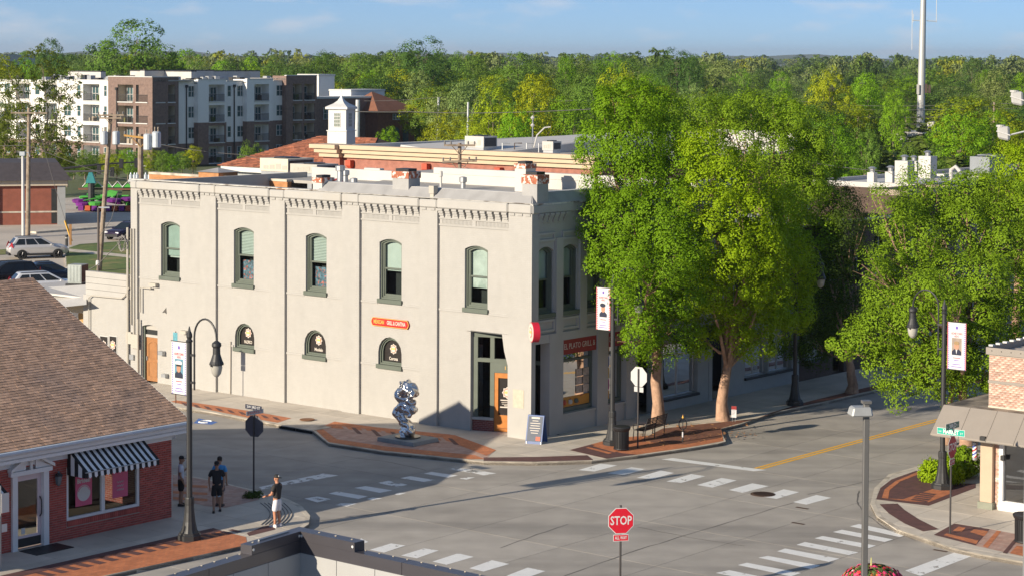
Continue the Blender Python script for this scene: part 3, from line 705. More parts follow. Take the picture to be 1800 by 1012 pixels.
# lower arched windows with window lettering
M_logo = mat('logo_cream', (0.60, 0.54, 0.47), 0.6, var=0.03); M_logor = mat('logo_red', (0.55, 0.10, 0.05), 0.6, var=0); M_logog = mat('logo_gold', (0.75, 0.45, 0.15), 0.6, var=0)
def medallion(parent, fr, u, z, n, s):
    """the pointed round emblem of the restaurant: cream diamond and ring, gold band"""
    def star(r1, r2, k=8):
        return [fr(u+(r1 if j % 2 == 0 else r2)*math.sin(2*math.pi*j/(2*k))*0.92, n, z+(r1 if j % 2 == 0 else r2)*math.cos(2*math.pi*j/(2*k))) for j in range(2*k)]
    e = MB(); e.prism([p for p in star(s, s*0.78)], fr.n*0.004); e.build('emblem', M_logo, parent)
    e = MB(); e.prism([p+fr.n*0.006 for p in star(s*0.74, s*0.66)], fr.n*0.004); e.build('emblem', M_logor, parent)
    e = MB(); e.prism([p+fr.n*0.012 for p in star(s*0.60, s*0.56)], fr.n*0.004); e.build('emblem', M_logo, parent)
    e = MB(); e.prism([p+fr.n*0.018 for p in (fr(u-s*0.5, n, z-s*0.12), fr(u+s*0.5, n, z-s*0.12), fr(u+s*0.5, n, z+s*0.22), fr(u-s*0.5, n, z+s*0.22))], fr.n*0.004); e.build('emblem', M_logog, parent)
M_dpan = mat('dark_window_film', (0.03, 0.026, 0.024), 0.25, var=0.1)
for l, wd in zip(LOW, ('PACIFICO', 'Modelo', 'Corona')):
    wf = sash_window(wb, WB, *l, (l[1]-l[0])/2-0.002, REC, 'none')
    MB().poly([WB(a, REC-0.245, b) for a, b in inset(arch(*l, (l[1]-l[0])/2-0.002), 0.15)]).build('window_film', M_dpan, wf)
    uc = (l[0]+l[1])/2; medallion(wf, WB, uc, l[2]+0.70, REC-0.24, 0.24)
    t = MB(); text(t, wd, WB(uc, REC-0.232, l[2]+0.27), -WB.u, ZZ, 0.2, width=0.52, bold=0.006); t.build('lettering', M_logo, wf)
# side door with arched head
dw = door_u[1]-door_u[0]
d = MB(); d.box(WB, door_u[0]+0.09, door_u[1]-0.09, REC-0.28, REC-0.2, 0, 2.15); dr = d.build('door', mat('brown_wood_door', (0.33, 0.15, 0.055), 0.5, var=0.12, vscale=5), wb)
for z0, z1 in ((0.2, 0.95), (1.1, 1.95)):
    d = MB(); ring(d, WB, arch(door_u[0]+0.24, door_u[1]-0.24, z0, z1, 0.0 if z0 < 1 else 0.12), inset(arch(door_u[0]+0.24, door_u[1]-0.24, z0, z1, 0.0 if z0 < 1 else 0.12), 0.04), REC-0.2, REC-0.175); d.build('panel_moulding', MATS['brown_wood_door'], dr)
part('handle', M_steel, dr, WB, door_u[1]-0.2, door_u[1]-0.15, REC-0.2, REC-0.14, 1.0, 1.2)
part('door_frame', M_green, wb, WB, door_u[1]-0.09, door_u[1], REC-0.3, REC-0.1, 0, ZD-0.1)
part('door_frame', M_wp, wb, WB, door_u[0], door_u[0]+0.09, REC-0.3, REC-0.1, 0, ZD-0.1)
part('transom', M_wp, wb, WB, door_u[0]+0.09, door_u[1]-0.09, REC-0.3, REC-0.15, 2.15, 2.28)
part('fanlight', M_dark, wb, WB, door_u[0]+0.09, door_u[1]-0.09, REC-0.28, REC-0.22, 2.28, 2.52)
part('fanlight_head', M_wp, wb, WB, door_u[0]+0.002, door_u[1]-0.002, REC-0.3, REC-0.18, 2.52, ZD)
# pipes and boxes by the left end
def wpipe(pts, r=0.03, m=M_conduit, name='conduit'): return MB().tube([WB(u, n, z) for u, n, z in pts], r, 6).build(name, m, wb)
upx = lambda x, y: WB.px(x, y, 0.03)
for x, y0_, y1_, r in ((225, 400, 640, 0.06), (231, 402, 570, 0.035), (236, 402, 590, 0.03), (243, 560, 665, 0.05)):
    a = upx(x, y0_); b = upx(x, y1_); wpipe([(a[0], 0.06, a[1]), (a[0], 0.06, b[1])], r)
a = [upx(*p) for p in ((228, 505), (221, 519), (215, 524), (162, 519), (157, 523), (157, 585))]; wpipe([(u, 0.07, z) for u, z in a], 0.035)
for (x0, y0_, x1, y1_, m_) in ((223, 582, 232, 604, M_conduit), (232, 586, 243, 612, M_conduit), (229, 622, 236, 632, M_steel), (279, 616, 287, 624, M_steel), (285, 656, 292, 663, M_steel), (318, 580, 328, 587, M_conduit), (263, 497, 275, 504, M_conduit)):
    a = upx(x0, y0_); b = upx(x1, y1_); part('wall_box', m_, wb, WB, b[0], a[0], -0.02 if x0 < 241 else REC, 0.10, b[1], a[1])
a = upx(244, 505); wpipe([(a[0]-0.1, 0.03, a[1]-1.2), (a[0]-0.1, 0.03, a[1]), (a[0]-0.9, 0.03, a[1]+0.02)], 0.045)
a = upx(285, 547); MB().add([WB(a[0]+0.1, REC, a[1]), WB(a[0]-0.1, REC+0.25, a[1]-0.05), WB(a[0]-0.12, REC, a[1]+0.2), WB(a[0]-0.12, REC, a[1]-0.05)], [(0,1,2),(0,1,3),(1,2,3)]).build('wall_lamp', M_conduit, wb)
a = upx(402, 600); b = upx(398, 690); wpipe([(a[0], REC+0.05, a[1]), (a[0], REC+0.05, a[1]-0.35), (a[0]+0.02, REC+0.05, 0.0)], 0.03)
# coil of service cable
cc = MB()
a = WB.px(217, 420, 0.1)
for k in range(5):
    cc.tube([WB(a[0]+0.25*math.sin(t)+random.uniform(-.08, .08), 0.12+k*0.03, a[1]-0.35*math.cos(t)-0.2+random.uniform(-.1, .1)) for t in np.linspace(0, 6.3, 14)], 0.014, 4)
cc.build('cable_coil', mat('grey_cable', (0.33, 0.31, 0.29), 0.7), wb)
# roof vents, chimneys, pipes belonging to this roof
def chimney(u0, u1, v0, v1, z0, z1, m, crown=None, name='chimney'):
    c = MB().box(WB, u0, u1, -v1, -v0, z0, z1).build(name, m, wb)
    if crown: MB().box(WB, u0-0.03, u1+0.03, -v1-0.03, -v0+0.03, z1, z1+crown).build('crown', M_oldbrick, c); MB().box(WB, u0+0.1, u1-0.1, -v1+0.1, -v0-0.1, z1+crown, z1+crown+0.12).build('flue', M_black, c)
def zv(x, y, v): return WB.px(x, y, -v)
for (x0, x1, yt, yb, v, m_, cr_) in ((690, 718, 313, 352, 0.35, M_flash, 0.30), (918, 944, 323, 357, 0.40, M_flash, 0.38), (550, 566, 321, 335, 0.2, M_memb, 0.22), (905, 924, 296, 330, 9.0, M_memb, 0.22)):
    a = zv(x1, yb, v); b = zv(x0, yt, v); chimney(a[0], b[0], v, v+0.75, 9.0, b[1], m_, cr_)
for (x, yt, yb, v, r_) in ((598, 292, 327, 5, 0.16), (607, 300, 327, 6, 0.14), (775, 302, 330, 8, 0.06), (622, 314, 328, 4, 0.12), (814, 312, 327, 9, 0.13)):
    a = zv(x, yb, v); b = zv(x, yt, v); vp = MB(); vp.lathe(WB(a[0], -v, 0), [(r_, 9.1), (r_, b[1]-0.25), (r_*1.5, b[1]-0.22), (r_*1.5, b[1]), (r_*0.6, b[1]+0.03)], 10); vp.build('vent_pipe', M_steel if r_ > .1 else M_memb, wb)
a = zv(759, 343, 0.1); c = MB(); c.box(WB, a[0]-0.10, a[0]+0.10, -0.3, -0.1, ZT, ZT+0.25); c.box(WB, a[0]-0.14, a[0]+0.14, -0.34, -0.06, ZT+0.25, ZT+0.58); c.build('vent_cowl', M_conduit, wb)
a = zv(594, 323, 5); MB().tube([WB(a[0]+0.55*math.cos(t), -5, 9.25+0.75*math.sin(t)) for t in np.linspace(0, 3.14, 9)], 0.05, 6).build('red_hose', mat('red_hose', (0.22, 0.02, 0.03), 0.5), wb)
# tan brick parapets of the taller rear part on the left
M_tan = brick_mat('tan_brick', (0.44, 0.20, 0.075), (0.38, 0.165, 0.06), (0.38, 0.25, 0.16), sx=4.6, row=0.36, width=1.0)
tb = thing('tan_brick_building', 'tan brick parapet walls with pale coping behind the white facade', 'building', WB(20, -9, 0))
for (x0, x1, y0_, v) in ((262, 352, 307, 9.0), (385, 505, 313.5, 9.2)):
    a = zv(x0, y0_, v); b = zv(x1, y0_+ (4 if x0 < 300 else 6), v)
    part('parapet_wall', M_tan, tb, WB, b[0], a[0], -v-0.3, -v, 7, (a[1]+b[1])/2); part('coping', M_kerb, tb, WB, b[0], a[0], -v-0.34, -v+0.04, (a[1]+b[1])/2, (a[1]+b[1])/2+0.12)
a = zv(349, 302, 8.8); b = zv(384, 302, 8.8); part('pier', M_tan, tb, WB, b[0], a[0], -10.2, -8.8, 7, a[1]); 
MB().add([WB(b[0]-.1, -8.7, a[1]), WB(a[0]+.1, -8.7, a[1]), WB(a[0]+.1, -10.3, a[1]), WB(b[0]-.1, -10.3, a[1]), WB((a[0]+b[0])/2, -9.5, a[1]+.22)], [(0,1,4),(1,2,4),(2,3,4),(3,0,4)]).build('pier_cap', M_flash, tb)
part('roof_deck', M_deck, tb, WB, 12, 25.3, -23.5, -9.6, 9.3, 9.45)
# ---- market-street front (in shade)
wv = lambda x, y=600, n=0.0: WR.U(x, y, n)
VL = wv(1117, 700)
upv = [(wv(945, 490, -0.12), wv(973, 490, -0.12)), (wv(988, 490, -0.12), wv(1015, 490, -0.12)), (wv(1030, 490, -0.12), wv(1057, 490, -0.12))]
z0v, z1v = WR.Z(959, 551, -0.12), WR.Z(959, 434, -0.12)
dv = upv[1][0]-upv[0][0]
while upv[-1][1]+dv < VL+9: upv.append((upv[-1][0]+dv, upv[-1][1]+dv))
VE = upv[-1][1]+0.5
mb = MB(); wall(mb, WR, [(0.47, 4.3), (VE, 4.3), (VE, ZC1), (0.47, ZC1)], [arch(a, b, z0v, z1v, 0.2) for a, b in upv], -0.12, 0.32); mb.build('side_wall', M_wb, wb)
for a, b in upv: sash_window(wb, WR, a, b, z0v, z1v, 0.2, -0.12, 'half' if a < 3 else 'full')
part('side_pier', M_wb, wb, WR, 0.0, 0.45, -0.2, -0.002, ZO, ZC1)
for i in range(len(upv)-1):
    a = upv[i][1]+0.06; b = upv[i+1][0]-0.06; part('side_pier', M_wp, wb, WR, a, b, -0.14, 0.0, 4.3, 8.3)
for i, (a, b) in enumerate(upv):      # sunk panels over and under the windows
    f = MB(); ring(f, WR, arch(a-0.04, b+0.04, z1v+0.22, 8.55, 0), inset(arch(a-0.04, b+0.04, z1v+0.22, 8.55, 0), 0.09), -0.13, -0.05); f.build('panel_frame', M_wp, wb)
    f = MB(); ring(f, WR, arch(a-0.04, b+0.04, 4.4, z0v-0.25, 0), inset(arch(a-0.04, b+0.04, 4.4, z0v-0.25, 0), 0.09), -0.13, -0.05); f.build('panel_frame', M_wp, wb)
nC = 6
for k in range(nC): put_piece('corbel', cme, wb, WR(0.55+k*0.36, -0.12, ZC0), math.atan2(E1.y, E1.x))
part('side_parapet', M_wp, wb, WR, 0.0, 2.75, -0.45, 0.06, ZC1, ZT, bevel=0.04)
part('side_parapet', M_wp, wb, WR, 2.76, VE, -0.45, -0.02, ZC1, ZT+0.01)
for k in range(2, 9): part('parapet_rib', M_wp, wb, WR, 2.76+k*1.35, 2.86+k*1.35, -0.1, 0.05, 8.5, ZT-0.01)
part('end_wall', M_wb, wb, WR, VE-0.05, VE, -12, -0.46, 4.3, ZT)
# ground floor piers and shop windows on that front
gp = [(966, 990), (1050, 1069), (1101, 1117)]
gpv = [(wv(a, 690), wv(b, 690)) for a, b in gp]
for a, b in gpv: part('shop_pier', M_wp, wb, WR, a, b, -0.5, 0.0, -0.05, 4.3)
part('shop_beam', M_wp, wb, WR, 0.28, VL, -0.44, -0.02, 3.95, 4.31)
for (a, b) in ((gpv[0][1], gpv[1][0]), (gpv[1][1], gpv[2][0])):
    wf = part('shop_window', M_green, wb, WR, a, b, -0.42, -0.36, 3.80, 3.96)
    part('stall_riser', M_wp, wb, WR, a, b, -0.44, -0.10, -0.05, 0.72); part('riser_cap', M_wp, wb, WR, a-0.02, b+0.02, -0.43, -0.04, 0.72, 0.80)
    part('frame', M_green, wf, WR, a, a+0.08, -0.42, -0.30, 0.8, 3.8); part('frame', M_green, wf, WR, b-0.10, b, -0.42, -0.30, 0.8, 3.8); part('frame', M_green, wf, WR, a+0.08, b-0.10, -0.42, -0.28, 0.8, 0.98); part('frame', M_green, wf, WR, a+0.08, b-0.10, -0.42, -0.3, 2.95, 3.05)
    MB().poly([WR(a, -0.38, 0.8), WR(b, -0.38, 0.8), WR(b, -0.38, 3.9), WR(a, -0.38, 3.9)]).build('pane', M_shopglass, wf)
    bx = MB(); bx.poly([WR(a-.3, -2.2, 0), WR(b+.3, -2.2, 0), WR(b+.3, -2.2, 4), WR(a-.3, -2.2, 4)]); bx.poly([WR(a-.3, -2.2, .5), WR(b+.3, -2.2, .5), WR(b+.3, -.4, .5), WR(a-.3, -.4, .5)]); bx.build('interior', M_dark, wf)
# red fascia lettering
a, b = gpv[0][1], gpv[1][0]
sg = thing('restaurant_fascia', 'dark red fascia board lettered EL PLATO GRILL & on the shaded front', 'sign', WR(a, -0.1, 3.2))
MB().box(WR, a+0.02, b-0.02, -0.12, -0.06, 3.32, 3.98).build('board', M_redsign, sg)
t = MB(); text(t, 'EL PLATO GRILL &', WR((a+b)/2, -0.054, 3.64), WR.u, ZZ, 0.34, width=(b-a)*0.90); t.build('lettering', M_logo, sg)
a2, b2 = gpv[1][1], gpv[2][0]
sg = thing('restaurant_fascia', 'dark red fascia board lettered CANTINA behind the banner lamp post', 'sign', WR(a2, -0.1, 3.2))
MB().box(WR, a2+0.02, b2-0.02, -0.12, -0.06, 3.32, 3.98).build('board', M_redsign, sg)
t = MB(); text(t, 'CANTINA', WR((a2+b2)/2, -0.054, 3.64), WR.u, ZZ, 0.36, width=(b2-a2)*0.85); t.build('lettering', M_logo, sg)
# posters in the first shop window
M_yel = mat('orange_poster', (0.55, 0.24, 0.03), 0.6, var=0.15, col2=(0.35, 0.06, 0.03), c2scale=3.5, c2lo=0.58, c2hi=0.6)
MB().box(WR, a+0.09, b-0.12, -0.36, -0.355, 1.0, 1.42).build('window_poster', M_yel, wb)
for k in range(3):
    MB().lathe(WR(a+0.5+k*0.42, -0.352, 1.2), [(0.09, -0.09), (0.13, 0.0), (0.09, 0.09)], 8).build('poster_picture', [M_logor, M_logo, M_green][k], wb)
for i in range(2):
    for k in range(3): MB().box(WR, b-1.05+i*0.48, b-0.62+i*0.48, -0.36, -0.355, 1.5+k*0.36, 1.83+k*0.36).build('menu_card', mat('menu_card', (0.46, 0.36, 0.30), 0.6, var=0.3, vscale=9, island=0.25), wb)
for k, c in enumerate(((0.6, 0.3, 0.05), (0.35, 0.02, 0.18), (0.55, 0.35, 0.05), (0.05, 0.10, 0.4), (0.5, 0.25, 0.05))):
    MB().box(WR, a2+0.1, a2+0.55, -0.36, -0.355, 0.9+k*0.5, 1.35+k*0.5).build('window_poster', mat('poster_%d' % k, c, 0.6, var=0.3, vscale=8), wb)
# ---- diagonal corner entrance
A_pt = WB(ou1-0.02, -0.30, 0); C_pt = WR(gpv[0][0]+0.12, -0.30, 0)
DL = (C_pt-A_pt).length; du = (C_pt-A_pt).normalized(); DFr = Fr(A_pt, du, V((du.y, -du.x, 0)))
if DFr.n.y > 0: DFr.n = -DFr.n
x870 = DFr.U(869, 690); x905 = x870+1.05; x850 = DFr.U(839, 690)
ent = MB().box(DFr, 0, DL, -0.2, -0.02, 4.0, 4.35).build('entrance', M_green, wb)
for (p, q) in ((0.02, x850+0.02), (x870-0.19, x870), (x905, x905+0.18), (DL*0.80, DL*0.80+0.16), (DL-0.14, DL)): part('post', M_green, ent, DFr, p, q, -0.16, 0.02, 0, 4.0)
part('transom', M_green, ent, DFr, x850, DL-0.14, -0.13, 0.04, 2.95, 3.11)
for (p, q) in ((x850, x870-0.19), (x905+0.18, DL*0.80), (DL*0.80+0.16, DL-0.14)):
    part('brick_base', M_brick_s, ent, DFr, p-0.2 if p < 1 else p, q+0.17 if p < 1 else q, -0.18, 0.06, 0, 0.48); part('base_cap', M_wp, ent, DFr, p-0.22 if p < 1 else p, q+0.17 if p < 1 else q, -0.18, 0.10, 0.48, 0.58)
    MB().poly([DFr(p, -0.08, 0.58), DFr(q, -0.08, 0.58), DFr(q, -0.08, 4.0), DFr(p, -0.08, 4.0)]).build('pane', M_shopglass, ent)
MB().poly([DFr(x870, -0.08, 2.75), DFr(x905, -0.08, 2.75), DFr(x905, -0.08, 4.0), DFr(x870, -0.08, 4.0)]).build('pane', M_shopglass, ent)
part('door_head', M_green, ent, DFr, x870, x905, -0.12, 0.03, 2.52, 2.96)
t = MB(); text(t, '12', DFr((x870+x905)/2+0.05, 0.034, 2.73), DFr.u, ZZ, 0.22, spacing=1.3); t.build('house_number', M_gold, ent)
dd = MB(); dd.box(DFr, x870, x870+0.17, -0.12, 0.0, 0.02, 2.52); dd.box(DFr, x905-0.17, x905, -0.12, 0.0, 0.02, 2.52); dd.box(DFr, x870+0.17, x905-0.17, -0.12, 0.0, 0.02, 0.72)
dd.box(DFr, x870+0.17, x905-0.17, -0.12, 0.0, 2.3, 2.52); dd.build('door', M_wood, ent)
part('door_moulding', mat('dark_wood', (0.30, 0.10, 0.02), 0.4), ent, DFr, x870+0.2, x905-0.2, 0.002, 0.012, 0.14, 0.18)
MB().poly([DFr(x870+0.17, -0.06, 0.72), DFr(x905-0.17, -0.06, 0.72), DFr(x905-0.17, -0.06, 2.3), DFr(x870+0.17, -0.06, 2.3)]).build('door_glass', M_dpan, ent)
medallion(ent, DFr, (x870+x905)/2+0.04, 1.68, -0.05, 0.26)
for k, (w_, h_) in enumerate(((0.52, 0.045), (0.44, 0.02), (0.40, 0.02), (0.2, 0.035), (0.56, 0.05))):
    z = 1.33-k*0.075; MB().box(DFr, (x870+x905)/2-w_/2, (x870+x905)/2+w_/2, -0.055, -0.05, z, z+h_).build('door_print', M_logo, ent)
rm = MB(); rm.poly([DFr(-0.5, -2.4, 0), DFr(DL+.5, -2.4, 0), DFr(DL+.5, -2.4, 4.3), DFr(-.5, -2.4, 4.3)]); rm.poly([DFr(-0.5, -2.4, 0.01), DFr(DL+.5, -2.4, 0.01), DFr(DL+.5, -.2, 0.01), DFr(-.5, -.2, 0.01)]); rm.build('interior', M_dark, ent)
MB().poly([WB(0.05, -0.05, 4.26), WB(ou1+0.2, -0.05, 4.26), WB(ou1+0.2, -3, 4.26), WB(0.05, -3, 4.26)]).build('entrance_ceiling', M_wp, wb)
# notice board on the pier and round sign on the corner
a = WB.px(904, 684, 0); part('notice', mat('pale_notice', (0.48, 0.43, 0.34), 0.7, var=0.12, vscale=7), wb, WB, WB.U(921, 690, 0), WB.U(902, 690, 0), 0.001, 0.015, WB.Z(910, 716, 0), WB.Z(910, 684, 0))
rs = thing('projecting_sign', 'round red projecting sign with emblem on the building corner', 'sign', WB(0.05, 0.35, 3.4))
zc = WR.Z(931, 583, 0.3); SA = V((0.97, 0.25, 0)).normalized(); c = WBO+V((0.12, -0.62, zc))
MB().disc(c-SA*0.14, SA, 0.41, 28, 0.28).build('drum', mat('bright_red', (0.55, 0.015, 0.04), 0.4, var=0.05), rs)
MB().disc(c-SA*0.142, -SA, 0.38, 24, 0.01).build('face', M_logo, rs)
medallion(rs, Fr(c-SA*0.154, V((SA.y, -SA.x, 0)), -SA), 0, 0, 0.0, 0.31)
MB().tube([c, WBO+ZZ*zc], 0.03, 6).build('bracket', M_black, rs)
# red board: MEXICAN GRILL & CANTINA
ms = thing('restaurant_sign', 'narrow red sign board lettered MEXICAN GRILL & CANTINA on the white wall', 'sign', WB(7, 0, 3.9))
u0s, u1s = WB.U(717, 568, 0), WB.U(651, 565, 0); zs = (WB.Z(684, 574.5, 0)+WB.Z(684, 560.5, 0))/2; hs = 0.185
pl = [(u0s+0.09, zs-hs), (u1s-0.09, zs-hs), (u1s-0.02, zs-hs*0.4), (u1s, zs), (u1s-0.02, zs+hs*0.4), (u1s-0.09, zs+hs), (u0s+0.09, zs+hs), (u0s+0.02, zs+hs*0.4), (u0s, zs), (u0s+0.02, zs-hs*0.4)]
MB().prism([WB(a, REC+0.002, b) for a, b in pl], WB.n*0.08).build('board', mat('vivid_red', (0.46, 0.015, 0.012), 0.45, var=0.05), ms)
e = MB(); ring(e, WB, pl, inset(pl, 0.022), REC+0.08, REC+0.09); e.build('gold_rim', M_gold, ms)
t = MB(); text(t, 'MEXICAN', WB(u1s-0.47, REC+0.088, zs), -WB.u, ZZ, 0.24, width=0.62, bold=0.006); t.build('lettering', M_gold, ms)
t = MB(); text(t, 'GRILL & CANTINA', WB(u0s+0.74, REC+0.088, zs), -WB.u, ZZ, 0.24, width=1.10, bold=0.006); t.build('lettering', M_logo, ms)
# low annex on the left with posters
AZ = WB.Z(225, 487, 0)
an = thing('low_annex', 'low white annex with plank-like parapet left of the white building', 'building', WB(27, 0, 0))
ua = WB.U(145, 560, 0); part('wall', M_wb, an, WB, 25.21, ua, -6, -0.05, -0.05, AZ-1.1)
for k in range(4): part('parapet_board', M_wp, an, WB, 25.21, WB.U(150, 500, 0), -0.35, -0.02, AZ-1.1+k*0.30, AZ-1.1+k*0.30+0.285)
part('roof', M_memb, an, WB, 25.22, 36, -6, -0.36, AZ-1.4, AZ-1.3)
for x0, x1 in ((174.5, 189), (191, 204.5)):
    a = WB.U(x1, 605, 0); b = WB.U(x0, 605, 0); zt = WB.Z(x0, 590, 0)
    pf = part('poster', M_white, an, WB, a, b, -0.048, -0.03, zt-0.95, zt+0.03); part('poster_field', M_dpan, pf, WB, a+0.03, b-0.03, -0.03, -0.024, zt-0.92, zt); medallion(pf, WB, (a+b)/2, zt-0.42, -0.022, 0.24)
# ------------------------------------------------------------------ the brick bridal shop, bottom left
M_shingle = mat('brown_shingle', (0.46, 0.29, 0.195), 0.95, var=0.18, vscale=7, bump=0.3, bscale=90, island=0.22, col2=(0.35, 0.235, 0.175), c2scale=0.5, c2lo=0.45, c2hi=0.7)
M_underlay = mat('shingle_shadow_gap', (0.07, 0.05, 0.04), 1.0)
M_brick = mat('red_brick', (0.40, 0.085, 0.065), 0.9, var=0.15, vscale=9, bump=0.3, bscale=80, island=0.22)
M_mortar = mat('pale_mortar', (0.42, 0.33, 0.29), 0.95, var=0.1)
M_trim = mat('shop_white_trim', (0.72, 0.72, 0.72), 0.5, var=0.04)
M_pink = mat('pink_poster', (0.62, 0.11, 0.21), 0.6, var=0.05)
M_gutter = mat('pale_gutter', (0.55, 0.58, 0.62), 0.4, var=0.05)
SO = P(301, 908); SF = Fr(SO, -E1, -E2)
shop = thing('bridal_shop', 'single-storey red brick shop with brown shingle gable roof', 'shop', SO)
SWL = 17.0; SZ = 3.05
def sx(x, y, n=0.0): return SF.px(x, y, n)
# openings
wu0, wz0 = sx(245, 890); wu1, _ = sx(117, 920); wz1 = sx(180, 822)[1]+0.25; wz0 = min(sx(245, 898)[1], sx(118, 925)[1])+0.02
wz0 = 0.62; wz1 = 2.35
du0, du1 = sx(83, 890)[0], sx(19, 890)[0]; dz1 = 2.42
core = MB(); wall(core, SF, [(0.0, -0.05), (SWL, -0.05), (SWL, SZ), (0.0, SZ)], [[(wu0, wz0), (wu1, wz0), (wu1, wz1), (wu0, wz1)], [(du0+0.18, 0.02), (du1-0.18, 0.02), (du1-0.18, dz1), (du0+0.18, dz1)]], 0.0, 0.15)
core.build('mortar_wall', M_mortar, shop)
OPEN = ((wu0-0.0, wu1+0.0, wz0-0.19, wz1), (du0, du1, -1, dz1+0.16))
bk_me = {}
def brick_mesh(L):
    k = round(L, 3)
    if k not in bk_me:
        o = MB().box(WF, -L/2, L/2, -0.001, 0.014, -0.032, 0.032).build('b', M_brick); bk_me[k] = o.data; bpy.data.objects.remove(o)
    return bk_me[k]
cnt = 0; rest = MB(); NB = 300
CW, CH = 0.213, 0.0775
rzS = math.atan2(-SF.u.y, -SF.u.x)
bricks = []
for r_ in range(int(SZ/CH)):
    z = (r_+0.5)*CH; off = (r_ % 2)*CW/2; k = 0
    while True:
        u0 = k*CW-off; u1 = u0+CW-0.012; k += 1
        if u0 > 8.6: break
        u0 = max(u0, 0.0)
        segs = [(u0, u1)]
        for (a, b, c, d) in OPEN:
            if z+0.034 > c and z-0.034 < d:
                ns = []
                for p0, p1 in segs:
                    if p1 <= a or p0 >= b: ns.append((p0, p1)); continue
                    if p0 < a-0.03: ns.append((p0, a-0.008))
                    if p1 > b+0.03: ns.append((b+0.008, p1))
                segs = ns
        for p0, p1 in segs:
            if p1-p0 > 0.03: bricks.append((p0, p1, z))
bricks.sort(key=lambda b: abs(b[0]-2.0)+abs(b[2]-1.0))
for i, (u0, u1, z) in enumerate(bricks):
    if i < NB: put_piece('brick', brick_mesh(u1-u0), shop, SF((u0+u1)/2, 0.0, z), rzS)
    else: rest.box(SF, u0, u1, 0.0, 0.014, z-0.032, z+0.032)
stuff(rest.build('bricks', M_brick, shop))
# rowlock sill bricks under the window
nrl = int((wu1-wu0+0.1)/0.085)
rl = MB().box(WF, -0.036, 0.036, -0.001, 0.05, -0.09, 0.09).build('b', M_brick); rme = rl.data; bpy.data.objects.remove(rl)
for k in range(nrl): put_piece('sill_brick', rme, shop, SF(wu0-0.02+k*0.085, 0.0, wz0-0.1), rzS)
# side and back walls
b_ = MB(); b_.box(SF, -0.002, 0.2, -16.2, -0.02, -0.05, SZ); b_.box(SF, 0, SWL, -16.2, -16.0, -0.05, SZ); b_.build('side_wall', M_brick_s, shop)
# roof: deck, shingles, gable, gutter, fascia
NE, ZE = 0.50, 3.34; NRD, ZRD = -8.05, 7.62; UE = -0.42; UR = 17.0
sl_ = (ZRD-ZE)/(NE-NRD); LEN = math.hypot(ZRD-ZE, NE-NRD)
rd = MB(); rd.add([SF(UE, NE, ZE), SF(UR, NE, ZE), SF(UR, NRD, ZRD), SF(UE, NRD, ZRD), SF(UE, 2*NRD-NE, ZE), SF(UR, 2*NRD-NE, ZE)], [(0,1,2,3),(3,2,5,4)])
rd.add([SF(UE, NE, ZE-0.12), SF(UR, NE, ZE-0.12), SF(UR, NRD, ZRD-0.12), SF(UE, NRD, ZRD-0.12), SF(UE, 2*NRD-NE, ZE-0.12), SF(UR, 2*NRD-NE, ZE-0.12)], [(0,1,2,3),(3,2,5,4)])
roof = rd.build('roof', M_underlay, shop)
g_ = MB(); g_.add([SF(0.1, 0, SZ-0.1), SF(0.1, -16.2, SZ-0.1), SF(0.1, NRD, ZRD-0.15)], [(0,1,2)]); g_.build('gable_wall', M_brick_s, shop)
up_s = (SF(0, NRD, ZRD)-SF(0, NE, ZE)).normalized(); nrm = SF.u.cross(up_s); nrm = nrm if nrm.z > 0 else -nrm
def shingle(mb, u0, u1, s0, s1, lift):
    a = SF(0, NE, ZE)
    p = [a+SF.u*u0+up_s*s0+nrm*0.003, a+SF.u*u1+up_s*s0+nrm*0.003, a+SF.u*u1+up_s*s1+nrm*0.001, a+SF.u*u0+up_s*s1+nrm*0.001]
    return mb.add(p+[p[0]+nrm*lift, p[1]+nrm*lift, p[2]+nrm*0.004, p[3]+nrm*0.004], [(4,5,6,7),(0,1,5,4),(0,4,7,3),(1,2,6,5)])
EXP = 0.145; W_S = 0.31
shs = []
for r_ in range(int(LEN/EXP)+1):
    s0 = r_*EXP; s1 = min(s0+EXP*1.18, LEN+0.02); off = random.uniform(0, W_S); k = 0; u = UE-0.0
    umax = 9.8-r_*0.06
    while u < umax:
        w = W_S*random.choice((0.45, 0.7, 1.0, 1.0, 1.0)); shs.append((u, u+w-0.008, s0, s1, random.uniform(0.012, 0.022))); u += w
random.shuffle(shs); shs.sort(key=lambda t: t[2] > 2.2)
rest = MB()
for i, t in enumerate(shs):
    if i < 300:
        shingle(MB(), *t).build('shingle', M_shingle, roof)
    else: shingle(rest, *t)
pl_ = [(9.8, UR, 0.0, LEN, 0.012)]; shingle(rest, *pl_[0])
stuff(rest.build('shingles', M_shingle, roof))
rc_ = MB()
for k in range(60):
    u = UE+k*0.29; a = SF(u, NRD, ZRD+0.02)
    rc_.add([a-up_s*0.15-ZZ*0.0, a-up_s*0.15+SF.u*0.28, a+SF.u*0.28+ZZ*0.03, a+ZZ*0.03, a+SF.n*-0.14-ZZ*0.06, a+SF.n*-0.14+SF.u*0.28-ZZ*0.06], [(0,1,2,3),(3,2,5,4)])
rc_.build('ridge_caps', M_shingle, roof)
fa = MB(); fa.box(SF, UE, UR, 0.40, 0.46, SZ-0.12, ZE-0.06); fa.box(SF, UE, UR, 0.0, 0.46, SZ-0.02, SZ+0.02); fa.box(SF, 0, UR, 0.015, 0.05, SZ-0.36, SZ-0.02); fa.build('fascia', M_trim, shop)
gt = MB(); gt.tube([SF(UE-0.02, NE+0.04, ZE-0.07), SF(UR, NE+0.04, ZE-0.07)], 0.075, 8); gt.build('gutter', M_gutter, shop)
